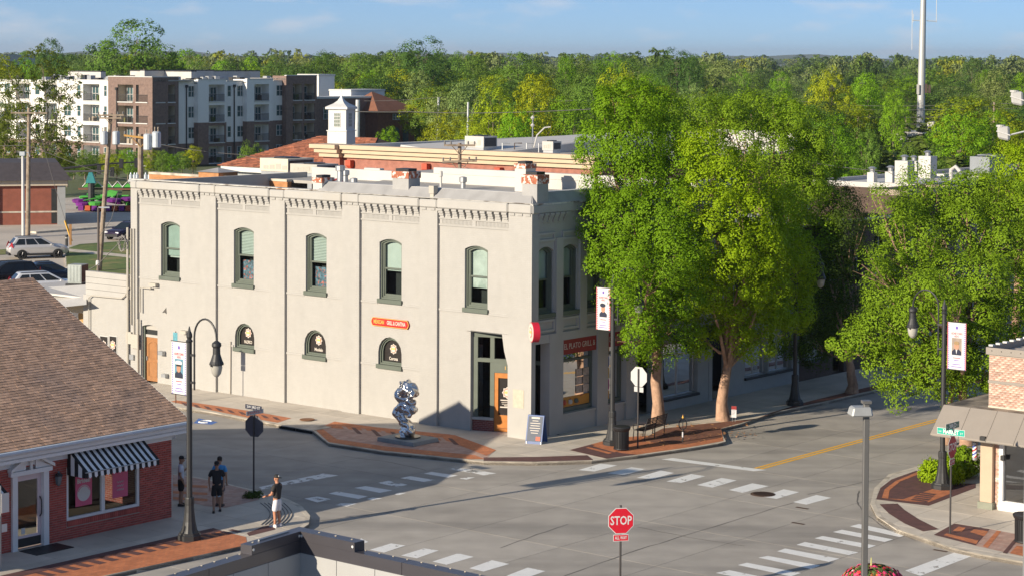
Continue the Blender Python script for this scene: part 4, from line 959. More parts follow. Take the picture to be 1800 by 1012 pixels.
rk = MB(); rk.add([SF(UE-0.02, NE, ZE-0.16), SF(UE-0.02, NRD, ZRD-0.16), SF(UE-0.02, NRD, ZRD+0.015), SF(UE-0.02, NE, ZE+0.015)], [(0,1,2,3)]); rk.add([SF(UE-0.02, 2*NRD-NE, ZE-0.16), SF(UE-0.02, NRD, ZRD-0.16), SF(UE-0.02, NRD, ZRD+0.015), SF(UE-0.02, 2*NRD-NE, ZE+0.015)], [(0,1,2,3)]); rk.build('rake_board', M_trim, shop)
# downpipe elbow at the corner
MB().tube([SF(UE+0.05, NE, ZE-0.12), SF(UE+0.05, NE-0.05, ZE-0.3), SF(-0.05, 0.12, ZE-0.45), SF(-0.07, 0.1, ZE-0.6)], 0.045, 6).build('downpipe', M_gutter, shop)
# window: white frame, mullion, panes, interior, posters
wf = MB(); ring(wf, SF, [(wu0, wz0), (wu1, wz0), (wu1, wz1), (wu0, wz1)], [(wu0+0.09, wz0+0.09), (wu1-0.09, wz0+0.09), (wu1-0.09, wz1-0.09), (wu0+0.09, wz1-0.09)], -0.12, -0.01)
wm = (sx(182, 880)[0]); wf.box(SF, wm-0.07, wm+0.07, -0.12, -0.012, wz0+0.09, wz1-0.09); wf = wf.build('window_frame', M_trim, shop)
for a, b in ((wu0+0.09, wm-0.07), (wm+0.07, wu1-0.09)):
    MB().poly([SF(a, -0.08, wz0+0.09), SF(b, -0.08, wz0+0.09), SF(b, -0.08, wz1-0.09), SF(a, -0.08, wz1-0.09)]).build('pane', M_shopglass, wf)
bx = MB(); bx.poly([SF(wu0-.4, -2.5, 0), SF(wu1+.4, -2.5, 0), SF(wu1+.4, -2.5, 2.9), SF(wu0-.4, -2.5, 2.9)]); bx.poly([SF(wu0-.4, -2.5, .45), SF(wu1+.4, -2.5, .45), SF(wu1+.4, -.16, .45), SF(wu0-.4, -.16, .45)]); bx.build('interior', mat('dim_brown_interior', (0.07, 0.055, 0.045), 0.9, var=0.5, vscale=1.5), wf)
def poster(name, x0, x1, yt, yb, label):
    a, z1_ = sx(x1, (yt+yb)/2)[0], sx(x0, yt)[1]; b = sx(x0, (yt+yb)/2)[0]; z0_ = sx(x0, yb)[1]
    po = thing(name, label, 'poster', SF((a+b)/2, -0.07, z0_)); MB().box(SF, a, b, -0.074, -0.068, z0_, z1_).build('sheet', M_pink, po)
    return po, a, b, z0_, z1_
po, a, b, z0_, z1_ = poster('window_poster', 135, 164, 838, 891, 'pink window poster headed Brides! with a white circle')
c_ = SF((a+b)/2, -0.064, z0_+0.42); MB().disc(c_, SF.n, 0.27, 28, 0.002).build('circle', M_white, po)
t = MB(); text(t, 'Brides!', SF((a+b)/2, -0.062, z1_-0.17), -SF.u, ZZ, 0.2, width=0.54, bold=0.008); t.build('lettering', M_white, po)
e = MB(); e.tube([c_+SF.n*0.004+(-SF.u*math.cos(q)+ZZ*math.sin(q))*0.235 for q in np.linspace(0.3, 2.84, 16)], 0.012, 4); e.build('ring_print', M_pink, po)
po, a, b, z0_, z1_ = poster('window_poster', 200, 227, 821, 876, 'plain pink window poster with white script, right-hand pane')
for k in range(3):
    t = MB(); zz_ = z0_+0.52-k*0.13; t.tube([SF((a+b)/2-0.14+0.28*q, -0.062, zz_+0.03*math.sin(q*22+k)) for q in np.linspace(0, 1, 26)], 0.009, 4); t.build('script', M_white, po)
# striped awning: each stripe a panel, with side cheeks and valance
aw = thing('striped_awning', 'black and white striped awning over the poster window', 'awning', SF(wu0, 0.0, 2.4))
au0, au1 = sx(277, 790, 0.9)[0]-0.02, sx(118, 800, 0.0)[0]+0.02
M_awb = mat('black_canvas', (0.012, 0.013, 0.016), 0.9, var=0.1); M_aww = mat('white_canvas', (0.72, 0.74, 0.76), 0.9, var=0.06)
AT, AB, AN = 3.0, 2.34, 0.95
def awning_stripes(parent, u0, u1, AT, AB, AN, n):
    for k in range(n):
        a = u0+(u1-u0)*k/n; b = u0+(u1-u0)*(k+1)/n; m = M_awb if k % 2 == 0 else M_aww; mb = MB()
        prof = [(0.02, AT), (AN*0.35, AT-0.30*(AT-AB)-0.03), (AN*0.7, AT-0.66*(AT-AB)-0.03), (AN, AB), (AN+0.02, AB-0.19)]
        vs = []
        for (n_, z_) in prof: vs += [SF(a, n_, z_), SF(b, n_, z_)]
        vs[-2] = vs[-2]+ZZ*0.02; vs[-1] = vs[-1]+ZZ*0.02
        vs += [SF((a+b)/2, AN+0.02, AB-0.22)]
        fs = [(2*i, 2*i+1, 2*i+3, 2*i+2) for i in range(len(prof)-1)]+[(len(vs)-3, len(vs)-2, len(vs)-1)]
        mb.add(vs, fs); o = mb.build('stripe', m, parent); s = o.modifiers.new('th', 'SOLIDIFY'); s.thickness = 0.008
    for k in range(5):                      # cheek at the near (left) end
        n0 = AN*k/5; n1 = AN*(k+1)/5; zt0 = AT-(AT-AB)*k/5-0.02; zt1 = AT-(AT-AB)*(k+1)/5-0.02
        for uq in (u1, u0):
            mb = MB(); mb.add([SF(uq, n0+0.02, AB-0.2), SF(uq, n1+0.02, AB-0.2), SF(uq, n1+0.02, zt1), SF(uq, n0+0.02, zt0)], [(0,1,2,3)]); mb.build('cheek_stripe', M_aww if k % 2 else M_awb, parent)
awning_stripes(aw, au0, au1, AT, AB, AN, 25)
MB().tube([SF(au0, AN, AB-0.02), SF(au1, AN, AB-0.02)], 0.02, 6).build('frame_bar', M_steel, aw)
aw2 = thing('striped_awning', 'black and white striped awning cut off at the left picture edge', 'awning', SF(du1+1, 0.0, 2.4))
awning_stripes(aw2, sx(11, 840, 0.9)[0], sx(11, 840, 0.9)[0]+3.0, AT-0.2, AB-0.15, AN, 21)
# door with broken-pediment surround
dsd = MB(); dsd.box(SF, du0, du0+0.2, -0.1, 0.10, 0, 2.42); dsd.box(SF, du1-0.2, du1, -0.1, 0.10, 0, 2.42); dsd.box(SF, du0-0.10, du1+0.10, -0.1, 0.16, 2.42, 2.56); sur = dsd.build('door_surround', M_trim, shop)
for s_ in (0, 1):
    a, b = (du0-0.14, (du0+du1)/2-0.13) if s_ == 0 else (du1+0.14, (du0+du1)/2+0.13)
    pr = MB(); pr.prism([SF(a, 0.02, 2.56), SF(b, 0.02, 2.98), SF(b, 0.02, 3.08), SF(a, 0.02, 2.66)], SF.n*0.22); pr.build('raking_cornice', M_trim, sur)
    pr = MB(); pr.prism([SF(a, 0.02, 2.57), SF((du0+du1)/2+(0.2 if s_ else -0.2), 0.02, 2.57), SF((du0+du1)/2+(0.2 if s_ else -0.2), 0.02, 2.84)], SF.n*0.08); pr.build('tympanum', M_trim, sur)
MB().lathe(SF((du0+du1)/2, 0.12, 0), [(0.05, 2.56), (0.05, 2.8), (0.10, 2.86), (0.13, 2.95), (0.07, 3.08), (0.01, 3.14)], 10).build('urn', M_trim, sur)
d = MB(); a, b = du0+0.2, du1-0.2
d.box(SF, a, a+0.13, -0.12, -0.06, 0.05, 2.42); d.box(SF, b-0.13, b, -0.12, -0.06, 0.05, 2.42); d.box(SF, a+0.13, b-0.13, -0.12, -0.06, 2.2, 2.42); d.box(SF, a+0.13, b-0.13, -0.12, -0.06, 0.05, 0.42)
dr = d.build('door', mat('pale_pink_door', (0.66, 0.55, 0.57), 0.5, var=0.03), shop)
part('kick_plate', M_black, dr, SF, a+0.02, b-0.02, -0.06, -0.052, 0.06, 0.34)
MB().poly([SF(a+0.13, -0.09, 0.42), SF(b-0.13, -0.09, 0.42), SF(b-0.13, -0.09, 2.2), SF(a+0.13, -0.09, 2.2)]).build('pane', M_shopglass, dr)
MB().poly([SF(a, -1.5, 0.0), SF(b, -1.5, 0.0), SF(b, -1.5, 2.4), SF(a, -1.5, 2.4)]).build('interior', MATS['dim_brown_interior'], dr)
MB().tube([SF(a+0.06, -0.05, 0.95), SF(a+0.06, 0.03, 1.05), SF(a+0.06, 0.05, 1.25), SF(a+0.06, 0.03, 1.5), SF(a+0.06, -0.05, 1.6)], 0.018, 6).build('handle', M_black, dr)
part('notice', M_white, dr, SF, b-0.42, b-0.27, -0.085, -0.08, 0.46, 0.66)
dm = thing('doormat', 'black rubber doormat in front of the shop door', 'doormat', SF((a+b)/2, 0.7, 0))
MB().box(SF, a-0.45, b+0.0, 0.16, 1.05, 0.004, 0.022).build('mat', M_black, dm)
for k in range(6): MB().box(SF, a-0.4, b-0.05, 0.22+k*0.14, 0.26+k*0.14, 0.022, 0.028).build('rib', M_black, dm)
lu, lz = sx(101, 840, 0.1)
ln = thing('wall_lantern', 'black carriage lantern on the brick wall between door and window', 'lantern', SF(lu, 0, lz))
MB().lathe(SF(lu, 0.16, 0), [(0.03, lz-0.24), (0.09, lz-0.18), (0.12, lz+0.08), (0.14, lz+0.1), (0.05, lz+0.2), (0.01, lz+0.26)], 6).build('lamp', mat('lantern_glass', (0.10, 0.13, 0.15), 0.15, var=0.1), ln)
MB().tube([SF(lu, 0.014, lz), SF(lu, 0.1, lz-0.2), SF(lu, 0.16, lz-0.24)], 0.02, 6).build('bracket', M_black, ln)
MB().lathe(SF(lu, 0.16, 0), [(0.145, lz+0.085), (0.145, lz+0.1), (0.05, lz+0.2)], 6).build('cap', M_black, ln)
# thin sign post at the very left edge
sp_ = P(1, 1000); pl = thing('parking_sign', 'thin post with small white sign plates at the left picture edge', 'sign post', sp_)
MB().tube([sp_, sp_+ZZ*2.6], 0.03, 8).build('post', M_steel, pl)
for z0_, z1_, w_ in ((1.75, 2.35, 0.1), (1.15, 1.4, 0.12)):
    MB().box(Fr(sp_, E1, -E2), 0.02, 0.3 if z1_ > 2 else 0.22, 0.03, 0.045, z0_, z1_).build('plate', M_white, pl)

# ------------------------------------------------------------------ right corner building with metal mansard canopy
RO = P(1722, 892); RF_ = Fr(RO, -E2, -E1)         # u to the right, n towards camera
rb_ = thing('corner_barber_shop', 'pale weathered brick corner shop with beige metal canopy', 'shop', RO)
M_pbrick = mat('weathered_pink_brick', (0.46, 0.26, 0.195), 0.9, var=0.18, vscale=5, bump=0.2, island=0.32, col2=(0.54, 0.46, 0.39), c2scale=4.0, c2lo=0.49, c2hi=0.60)
M_pmort = mat('cream_mortar', (0.46, 0.40, 0.34), 0.95, var=0.1)
M_beige = mat('beige_metal', (0.26, 0.23, 0.20), 0.55, var=0.05, vscale=2)
M_cream = mat('cream_plaster', (0.48, 0.36, 0.26), 0.8, var=0.06)
RL = 10.0
zt_ = RF_.Z(1722, 619, -0.6); zb_ = RF_.Z(1722, 710, -0.6)
part('upper_wall', M_pmort, rb_, RF_, 0.0, RL, -5, -0.615, 2.6, zt_)
part('upper_wall', M_pmort, rb_, RF_, -0.015, 0.0, -9, -0.615, 2.6, zt_)
# individual bricks on the upper wall
pb = []
for r_ in range(int((zt_-zb_)/0.078)):
    z = zb_+(r_+0.5)*0.078; k = 0
    while True:
        u0 = k*0.213-(r_ % 2)*0.106; k += 1
        if u0 > 3.9: break
        pb.append((max(0, u0), u0+0.201, z))
pb.sort(key=lambda b: b[0]+0.3*abs(b[2]-zb_))
bk2 = {}
rest = MB(); rzR = math.atan2(RF_.u.y, RF_.u.x)
for i, (u0, u1, z) in enumerate(pb):
    if u1-u0 < 0.05: continue
    L_ = round(u1-u0, 3)
    if i < 300:
        if L_ not in bk2:
            o = MB().box(WF, -L_/2, L_/2, -0.001, 0.012, -0.033, 0.033).build('b', M_pbrick); bk2[L_] = o.data; bpy.data.objects.remove(o)
        put_piece('brick', bk2[L_], rb_, RF_((u0+u1)/2, -0.615, z), rzR)
    else: rest.box(RF_, u0, u1, -0.615, -0.603, z-0.033, z+0.033)
stuff(rest.build('bricks', M_pbrick, rb_))
part('plaster_base', M_kerb, rb_, RF_, -0.02, RL, -0.66, -0.59, 3.3, zb_)
zm_ = RF_.Z(1722, 668, -0.6); part('metal_band', M_beige, rb_, RF_, -0.03, RL, -0.63, -0.57, zm_-0.04, zm_+0.06)
cpg = MB(); cpg.box(RF_, -0.10, RL, -1.05, -0.54, zt_, zt_+0.05); cpg.box(RF_, -0.11, RL, -0.57, -0.535, zt_-0.02, zt_+0.23); cpg.box(RF_, -0.12, -0.085, -9, -0.56, zt_-0.02, zt_+0.23); cpg.build('coping', M_beige, rb_)
for k in range(14): MB().box(RF_, -0.16, 0.0, -1.0-k*0.55, -0.84-k*0.55, zt_+0.23, zt_+0.29).build('coping_clip', M_white, rb_)
for k in range(8): MB().disc(RF_(0.12+k*0.37, -0.534, zt_+0.12), RF_.n, 0.02, 8, 0.01).build('fixing', M_black, rb_)
part('roof', mat('ridged_roof', (0.40, 0.38, 0.37), 0.7, var=0.1), rb_, RF_, 0.02, RL, -9, -1.06, zt_-0.25, zt_-0.02)
# canopy: flat dirty deck, sloping fascia in metal sheets
zc1 = RF_.Z(1700, 716, 0.05); zc0 = 2.62
ucl = RF_.U(1659, 713, 0.05); ucl2 = RF_.U(1635, 763, 0.95)
deckz = zc1
part('canopy_deck', mat('dirty_deck', (0.26, 0.22, 0.17), 0.95, var=0.45, vscale=1.6, col2=(0.07, 0.06, 0.05), c2scale=0.9), rb_, RF_, ucl, RL, -4.5, 0.05, deckz-0.14, deckz)
sw_ = 0.93; k = 0; u = ucl
while u < RL:
    p0, p1 = u+0.008, min(u+1.05, RL)-0.008
    q0 = ucl2+0.008 if k == 0 else p0; 
    mb = MB(); mb.prism([RF_(p0, 0.06, deckz+0.02), RF_(p1, 0.06, deckz+0.02), RF_(p1, 0.95, zc0), RF_(q0, 0.95, zc0)], (0, 0, -0.06)); mb.build('canopy_sheet', M_beige, rb_)
    MB().tube([RF_(p1+0.008, 0.06, deckz+0.03), RF_(p1+0.008, 0.95, zc0+0.012)], 0.012, 4).build('seam', M_beige, rb_)
    u += 1.05; k += 1
mb = MB(); mb.prism([RF_(ucl, 0.05, deckz+0.015), RF_(ucl2, 0.95, zc0), RF_(ucl2, -5, zc0), RF_(ucl, -5, deckz+0.015)], (0, 0, -0.05)); mb.build('canopy_sheet', M_beige, rb_)
part('canopy_soffit', M_beige, rb_, RF_, ucl2+0.05, RL, -4.5, 0.9, zc0-0.09, zc0-0.06)
# ground floor: pilaster, brick strip, window
px0, px1 = 0.0, RF_.U(1744, 820, 0.0)
part('pilaster', M_cream, rb_, RF_, px0, px1, -0.75, 0.0, 0.22, zc0); part('pilaster_base', mat('grey_green_base', (0.22, 0.23, 0.18), 0.8), rb_, RF_, px0-0.06, px1+0.05, -0.8, 0.06, -0.05, 0.24)
bs0, bs1 = px1, RF_.U(1757, 820, -0.2)
part('ground_wall', M_pmort, rb_, RF_, bs0, bs1+0.05, -0.5, -0.2, -0.05, zc0)
for r_ in range(32):
    for (u0, u1) in (((bs0+0.01, bs0+0.2), (bs0+0.215, bs1+0.05)) if r_ % 2 else ((bs0+0.01, bs0+0.1), (bs0+0.115, bs0+0.31), (bs0+0.325, bs1+0.05))):
        if u1-u0 > 0.04 and u1 <= bs1+0.051: MB().box(RF_, u0, u1, -0.2, -0.188, 0.02+r_*0.08, 0.086+r_*0.08).build('brick', M_pbrick, rb_)
wn_ = MB(); wn_.box(RF_, bs1, bs1+0.14, -0.4, -0.16, 0.2, zc0); wn_.box(RF_, bs1, RL, -0.4, -0.12, -0.05, 0.22); wn_.box(RF_, bs1+0.14, RL, -0.4, -0.16, 0.22, 0.32); wfr = wn_.build('window_frame', M_trim, rb_)
MB().poly([RF_(bs1+0.14, -0.3, 0.3), RF_(RL, -0.3, 0.3), RF_(RL, -0.3, zc0), RF_(bs1+0.14, -0.3, zc0)]).build('pane', glass('barber_glass', (0.35, 0.33, 0.32), 0.5), wfr)
bx = MB(); bx.poly([RF_(bs1, -2.5, 0), RF_(RL, -2.5, 0), RF_(RL, -2.5, 2.9), RF_(bs1, -2.5, 2.9)]); bx.poly([RF_(bs1, -2.5, .1), RF_(RL, -2.5, .1), RF_(RL, -.4, .1), RF_(bs1, -.4, .1)]); bx.build('interior', mat('taupe_interior', (0.22, 0.17, 0.15), 0.9, var=0.3), wfr)
part('side_wall', M_pmort, rb_, RF_, 0.0, 0.05, -9, -0.76, -0.05, zc0)
part('wall_lamp', M_black, rb_, RF_, bs0+0.28, bs0+0.42, -0.19, -0.05, 1.78, 1.96)
part('canopy_lamp', M_black, rb_, RF_, RF_.U(1728, 775, 0.9)-0.1, RF_.U(1728, 775, 0.9)+0.1, 0.75, 0.97, zc0-0.02, zc0+0.12)
# barber pole
bp_u, bp_n = -0.44, -0.45
zb0, zb1 = RF_.Z(1710, 806, bp_n), RF_.Z(1710, 776, bp_n)
bp = thing('barber_pole', 'red white and blue striped barber pole under the beige canopy', 'barber pole', RF_(bp_u, bp_n, zb0))
bp_m = bpy.data.materials.new('barber_stripes'); bp_m.use_nodes = True; nt = bp_m.node_tree
tcn = nt.nodes.new('ShaderNodeTexCoord'); mpn = nt.nodes.new('ShaderNodeMapping'); mpn.inputs['Rotation'].default_value = (0, R(40), 0); wv_ = nt.nodes.new('ShaderNodeTexWave'); wv_.bands_direction = 'Z'; wv_.inputs['Scale'].default_value = 1.5; wv_.wave_profile = 'SAW'
rp = nt.nodes.new('ShaderNodeValToRGB'); rp.color_ramp.interpolation = 'CONSTANT'; rp.color_ramp.elements[0].color = (0.8, 0.8, 0.8, 1); rp.color_ramp.elements[1].position = 0.25; rp.color_ramp.elements[1].color = (0.5, 0.02, 0.03, 1)
e_ = rp.color_ramp.elements.new(0.5); e_.color = (0.8, 0.8, 0.8, 1); e_ = rp.color_ramp.elements.new(0.75); e_.color = (0.03, 0.08, 0.4, 1)
for a_, b__ in ((tcn.outputs['Object'], mpn.inputs['Vector']), (mpn.outputs['Vector'], wv_.inputs['Vector']), (wv_.outputs['Fac'], rp.inputs['Fac']), (rp.outputs['Color'], nt.nodes['Principled BSDF'].inputs['Base Color'])): nt.links.new(a_, b__)
MB().lathe(RF_(bp_u, bp_n, 0), [(0.085, zb0+0.08), (0.085, zb1-0.08)], 14).build('striped_drum', bp_m, bp, smooth=True)
MB().lathe(RF_(bp_u, bp_n, 0), [(0.06, zb0-0.04), (0.10, zb0), (0.10, zb0+0.08)], 14).build('lower_cap', M_steel, bp); MB().lathe(RF_(bp_u, bp_n, 0), [(0.10, zb1-0.08), (0.10, zb1), (0.05, zb1+0.06)], 14).build('upper_cap', M_steel, bp)
MB().box(RF_, bp_u, 0.02, bp_n-0.03, bp_n+0.03, (zb0+zb1)/2-0.04, (zb0+zb1)/2+0.04).build('bracket', M_black, bp)

# ------------------------------------------------------------------ foreground roof parapet (building below the camera)
M_cop = mat('dark_metal_coping', (0.085, 0.08, 0.09), 0.32, 0.35, var=0.06, vscale=2)
M_fmem = mat('foreground_membrane', (0.36, 0.36, 0.355), 0.6, var=0.06, vscale=1.2)
FZ = 5.4
FC = P(528, 950, FZ)            # inner top corner
Lp = P(232, 1040, FZ); Rp = P(880, 1026, FZ)
dl = (Lp-FC).normalized(); dr_ = (Rp-FC).normalized()
fg = thing('foreground_roof', 'dark metal roof parapet with white inner membrane at bottom edge', 'roof', V((FC.x, FC.y, 0)))
nl = V((-dl.y, dl.x, 0)); nl = nl if nl.y > 0 else -nl
nr = V((-dr_.y, dr_.x, 0)); nr = nr if nr.y > 0 else -nr
FLL = Fr(FC, dl, nl); FRR = Fr(FC, dr_, nr)
CWD = 0.30
def seg_len(a, b, n): return [(a+(b-a)*i/n, a+(b-a)*(i+1)/n) for i in range(n)]
# mitre corner point of the outer coping edge
det = dl.x*dr_.y-dl.y*dr_.x
rhs = nr*CWD-nl*CWD; s_l = (rhs.x*dr_.y-rhs.y*dr_.x)/det; OC = FC+nl*CWD+dl*s_l
for fr_, sg_, tot in ((FLL, 1, 9.0), (FRR, 1, 9.0)):
    for (a, b) in seg_len(0.0, tot, 3):
        g_ = 0.006
        oa = OC if a == 0 else fr_(a, CWD, 0); ia = fr_(a if a else 0, 0, 0)
        pts = [ia+fr_.u*(g_ if a else 0), fr_(b-g_, 0, 0), fr_(b-g_, CWD, 0), oa+fr_.u*(g_ if a else 0)]
        mb = MB(); mb.prism([p-ZZ*0.02 for p in pts], 0.03); mb.build('coping_sheet', M_cop, fg)
        mb = MB(); mb.box(fr_, a+g_ if a else 0.0, b-g_, -0.012, 0.0, -0.26, 0.012); mb.build('coping_drip', M_cop, fg)
    for k in range(22):
        MB().disc(fr_(0.5+k*0.4, CWD-0.03, 0.01), ZZ, 0.022, 8, 0.012).build('screw', M_kerb, fg)
    for k, (a, b) in enumerate(seg_len(0, tot, 8)):
        MB().box(fr_, a+0.008, b-0.008, -0.03, 0.02, -2.4, -0.25).build('membrane_panel', M_fmem, fg)
    MB().box(fr_, 0, tot, 0.0, CWD-0.03, -2.4, -0.03).build('parapet_core', M_cop, fg)
fl_ = MB(); fl_.poly([FC-ZZ*2.3, FC+dl*9-ZZ*2.3, FC+(dl+dr_)*9-ZZ*2.3, FC+dr_*9-ZZ*2.3]); fl_.build('roof_deck', M_fmem, fg)
wl_ = MB(); 
for fr_ in (FLL, FRR): wl_.box(fr_, 0.0, 9, CWD-0.06, CWD-0.02, -FZ, -0.03)
wl_.build('outer_wall', M_brick_s, fg)
# raised boxes over the corner: two runs of dark sheet metal
for fr_, x_end in ((FLL, 436), (FRR, 629)):
    Lx = abs(fr_.U(x_end, 945, 0.1))
    mb = MB(); oc = OC
    b0 = [FC, fr_(Lx, 0, 0), fr_(Lx, CWD, 0), OC]
    mb.prism([p+ZZ*0.012+(FC-p).normalized()*0 for p in b0], 0.20); o = mb.build('raised_box', M_cop, fg)
    for q in (0.05, Lx-0.05): MB().disc(fr_(q, -0.004, 0.12), -fr_.n, 0.03, 10, 0.012).build('bolt', M_white, fg)
    for q in (0.4, Lx*0.55, Lx-0.25): MB().disc(fr_(q, CWD*0.6, 0.214), ZZ, 0.025, 8, 0.01).build('screw', M_kerb, fg)
part('bird_spike_bar', M_steel, fg, FLL, 0.2, 1.2, 0.15, 0.19, 0.214, 0.24)
# ------------------------------------------------------------------ street lamps with goosenecks, banners
M_post = mat('charcoal_lamp_paint', (0.035, 0.036, 0.038), 0.5, 0.2, var=0.1)
M_globe = mat('frosted_globe', (0.40, 0.39, 0.35), 0.3, var=0.05)
def make_lamp(label, loc, rz):
    t = thing('street_lamp', label, 'street lamp', (0, 0, 0), 0, 'gooseneck street lamps')
    o = V((0,0,0))
    MB().lathe(o, [(0.40, 0.0), (0.40, 0.16), (0.36, 0.19), (0.355, 0.24)], 8).build('plinth', M_post, t)
    MB().lathe(o, [(0.30, 0.24), (0.255, 0.34), (0.20, 0.6), (0.165, 0.9), (0.15, 1.15), (0.16, 1.18), (0.16, 1.36), (0.14, 1.40)], 24, 0.05).build('flared_base', M_post, t)
    MB().lathe(o, [(0.098, 1.36), (0.085, 6.55)], 20, 0.06).build('post', M_post, t)
    MB().lathe(o, [(0.10, 6.5), (0.12, 6.54), (0.07, 6.6), (0.10, 6.68), (0.09, 6.78), (0.05, 6.86), (0.015, 7.02)], 12).build('finial', M_post, t)
    arm = [(0.24, 0, 5.25), (0.24, 0, 6.35)]; arm = [(0.24, 0, 4.95), (0.24, 0, 6.7)]
    for a in np.linspace(math.pi, 0, 13): arm.append((0.24+0.53+0.53*math.cos(a), 0, 6.7+0.62*math.sin(a)))
    arm.append((1.30, 0, 6.62))
    MB().tube(arm, 0.032, 8).build('gooseneck', M_post, t)
    b = MB(); 
    for z in (5.15, 6.05): b.box(WF, 0.0, 0.26, -0.035, 0.035, z, z+0.07)
    b.build('bracket', M_post, t)
    hd = MB().lathe((1.30, 0, 0), [(0.05, 6.66), (0.15, 6.58), (0.16, 6.50), (0.12, 6.43), (0.125, 6.23), (0.20, 6.0), (0.235, 5.93), (0.235, 5.88)], 16).build('lamp_head', M_post, t)
    MB().lathe((1.30, 0, 0), [(0.19, 5.90), (0.19, 5.78), (0.15, 5.60), (0.07, 5.50), (0.01, 5.48)], 16).build('globe', M_globe, t, smooth=True)
    for sx_ in (-1, 1): MB().box(Fr((1.30, 0), (0, 1, 0), (1, 0, 0)), sx_*0.235-0.02, sx_*0.235+0.02, -0.02, 0.02, 5.84, 5.90).build('clip', M_post, hd)
    t.location = loc; t.rotation_euler = (0, 0, rz); return t
az1 = math.atan2(-E2.y, -E2.x); az2 = math.atan2(E2.y, E2.x)
L1 = P(333, 947); L2 = P(1076, 781); L3 = P(1656, 858); L4 = P(1397, 711)
lamp0 = make_lamp('charcoal gooseneck street lamp beside the brick shop window', L1, az1)
for l_, a_, lab in ((L2, az1, 'charcoal gooseneck street lamp behind the black litter bin, lower half of the big tree'), (L3, az2, 'charcoal gooseneck street lamp among green shrubs at the right-hand corner'), (L4, az1, 'charcoal street lamp in deep shade further up the pavement')):
    c = copy_tree(lamp0); c.location = l_; c.rotation_euler = (0, 0, a_); c['label'] = lab
M_ban = mat('white_banner', (0.58, 0.575, 0.59), 0.8, var=0.03); M_banp = mat('banner_purple', (0.16, 0.10, 0.42), 0.8, var=0); M_banr = mat('banner_red', (0.55, 0.05, 0.06), 0.8, var=0)
M_skin = mat('skin_tan', (0.42, 0.22, 0.14), 0.6, var=0.08); M_navy = mat('navy_uniform', (0.02, 0.025, 0.05), 0.8); M_photo = mat('photo_backdrop', (0.40, 0.47, 0.52), 0.8, var=0.15)
def banner(base, dirv, label, style, zc=5.0, h=1.85, w=0.72):
    d = V(dirv).normalized(); n = V((d.y, -d.x, 0)); n = n if n.y < 0 else -n
    right = d if d.x > 0 else -d
    f = Fr(base + d*(0.14+w/2), right, n)
    b = thing('banner', label, 'banner', base+d*(0.14+w/2)+ZZ*(zc-h/2), 0, 'lamp post banners')
    z0, z1 = zc-h/2, zc+h/2
    MB().box(f, -w/2, w/2, -0.006, 0.006, z0, z1).build('cloth', M_ban, b)
    arm = MB()
    for z in (z0, z1): arm.tube([base+ZZ*z, base+d*(0.14+w+0.03)+ZZ*z], 0.016, 6)
    arm.build('arms', M_post, b)
    for s_ in (-1, 1):
        e = MB()
        for k in range(int(h/0.075)): e.box(f, s_*(w/2-0.055)-0.022, s_*(w/2-0.055)+0.022, 0.006, 0.009, z0+k*0.075+0.01, z0+k*0.075+0.052)
        stuff(e.build('border_dashes', M_banp if style != 'army' else M_banr, b))
        if style != 'marine': MB().box(f, s_*(w/2-0.012)-0.01, s_*(w/2-0.012)+0.01, 0.006, 0.009, z0, z1).build('edge_stripe', M_banr, b)
    # photo of a person in uniform: backdrop, shoulders, face, cap or hair
    ph = MB().box(f, -0.20, 0.20, 0.006, 0.010, zc-0.33, zc+0.30).build('portrait', mat('portrait_%s' % style, {'marine': (0.10, 0.24, 0.33), 'army': (0.62, 0.62, 0.60), 'suit': (0.30, 0.24, 0.20)}[style], 0.8, var=0.25, vscale=4), b)
    def ell(cx, cz, rx, rz_, n_, m_, nm): MB().prism([f(cx+rx*math.cos(a), n_, cz+rz_*math.sin(a)) for a in np.linspace(0, 2*math.pi, 20, endpoint=False)], f.n*0.003).build(nm, m_, ph)
    MB().prism([f(x, 0.0125, zc+z) for x, z in ((-0.19, -0.33), (0.19, -0.33), (0.19, -0.2), (0.09, -0.11), (-0.09, -0.11), (-0.19, -0.2))], f.n*0.003).build('shoulders', M_navy, ph)
    ell(0, zc+0.0, 0.10, 0.145, 0.017, M_skin, 'face')
    if style == 'marine': ell(0, zc+0.17, 0.175, 0.08, 0.021, M_ban, 'cap'); MB().prism([f(x, 0.0255, zc+z) for x, z in ((-0.11, 0.06), (0.11, 0.06), (0.11, 0.12), (-0.11, 0.12))], f.n*0.003).build('cap_peak', M_black, ph)
    if style == 'army': ell(-0.02, zc+0.15, 0.14, 0.085, 0.021, M_navy, 'cap')
    if style == 'suit': ell(0.0, zc+0.11, 0.105, 0.07, 0.021, mat('light_hair', (0.30, 0.20, 0.10), 0.8), 'hair'); MB().prism([f(x, 0.021, zc+z) for x, z in ((-0.03, -0.13), (0.03, -0.13), (0.0, -0.3))], f.n*0.003).build('shirt', M_ban, ph)
    t = MB(); text(t, 'HOMETOWN', f(0, 0.012, z1-0.42), right, ZZ, 0.13, width=0.44); t.build('lettering', M_banr, b)
    t = MB(); text(t, 'HERO', f(0, 0.012, z1-0.52), right, ZZ, 0.11, width=0.20); t.build('lettering', M_banr, b)
    for k, w_ in enumerate((0.30, 0.2, 0.34, 0.42)):
        z = (zc-0.44, zc-0.53, z0+0.2, z0+0.11)[k]; MB().box(f, -w_/2, w_/2, 0.006, 0.009, z-0.013, z+0.013).build('print_line', M_banr if k == 0 else M_banp, b)
    ell(0, z1-0.2, 0.05, 0.06, 0.009, M_banp, 'crest')
    return b
banner(L1, E2, 'white banner with marine in white cap on the brick-shop lamp', 'marine', zc=5.62-0.02, h=1.75, w=0.72)
banner(L2, E2, 'white banner with soldier in dark beret left of the big tree', 'army', zc=5.56, h=1.75, w=0.72)
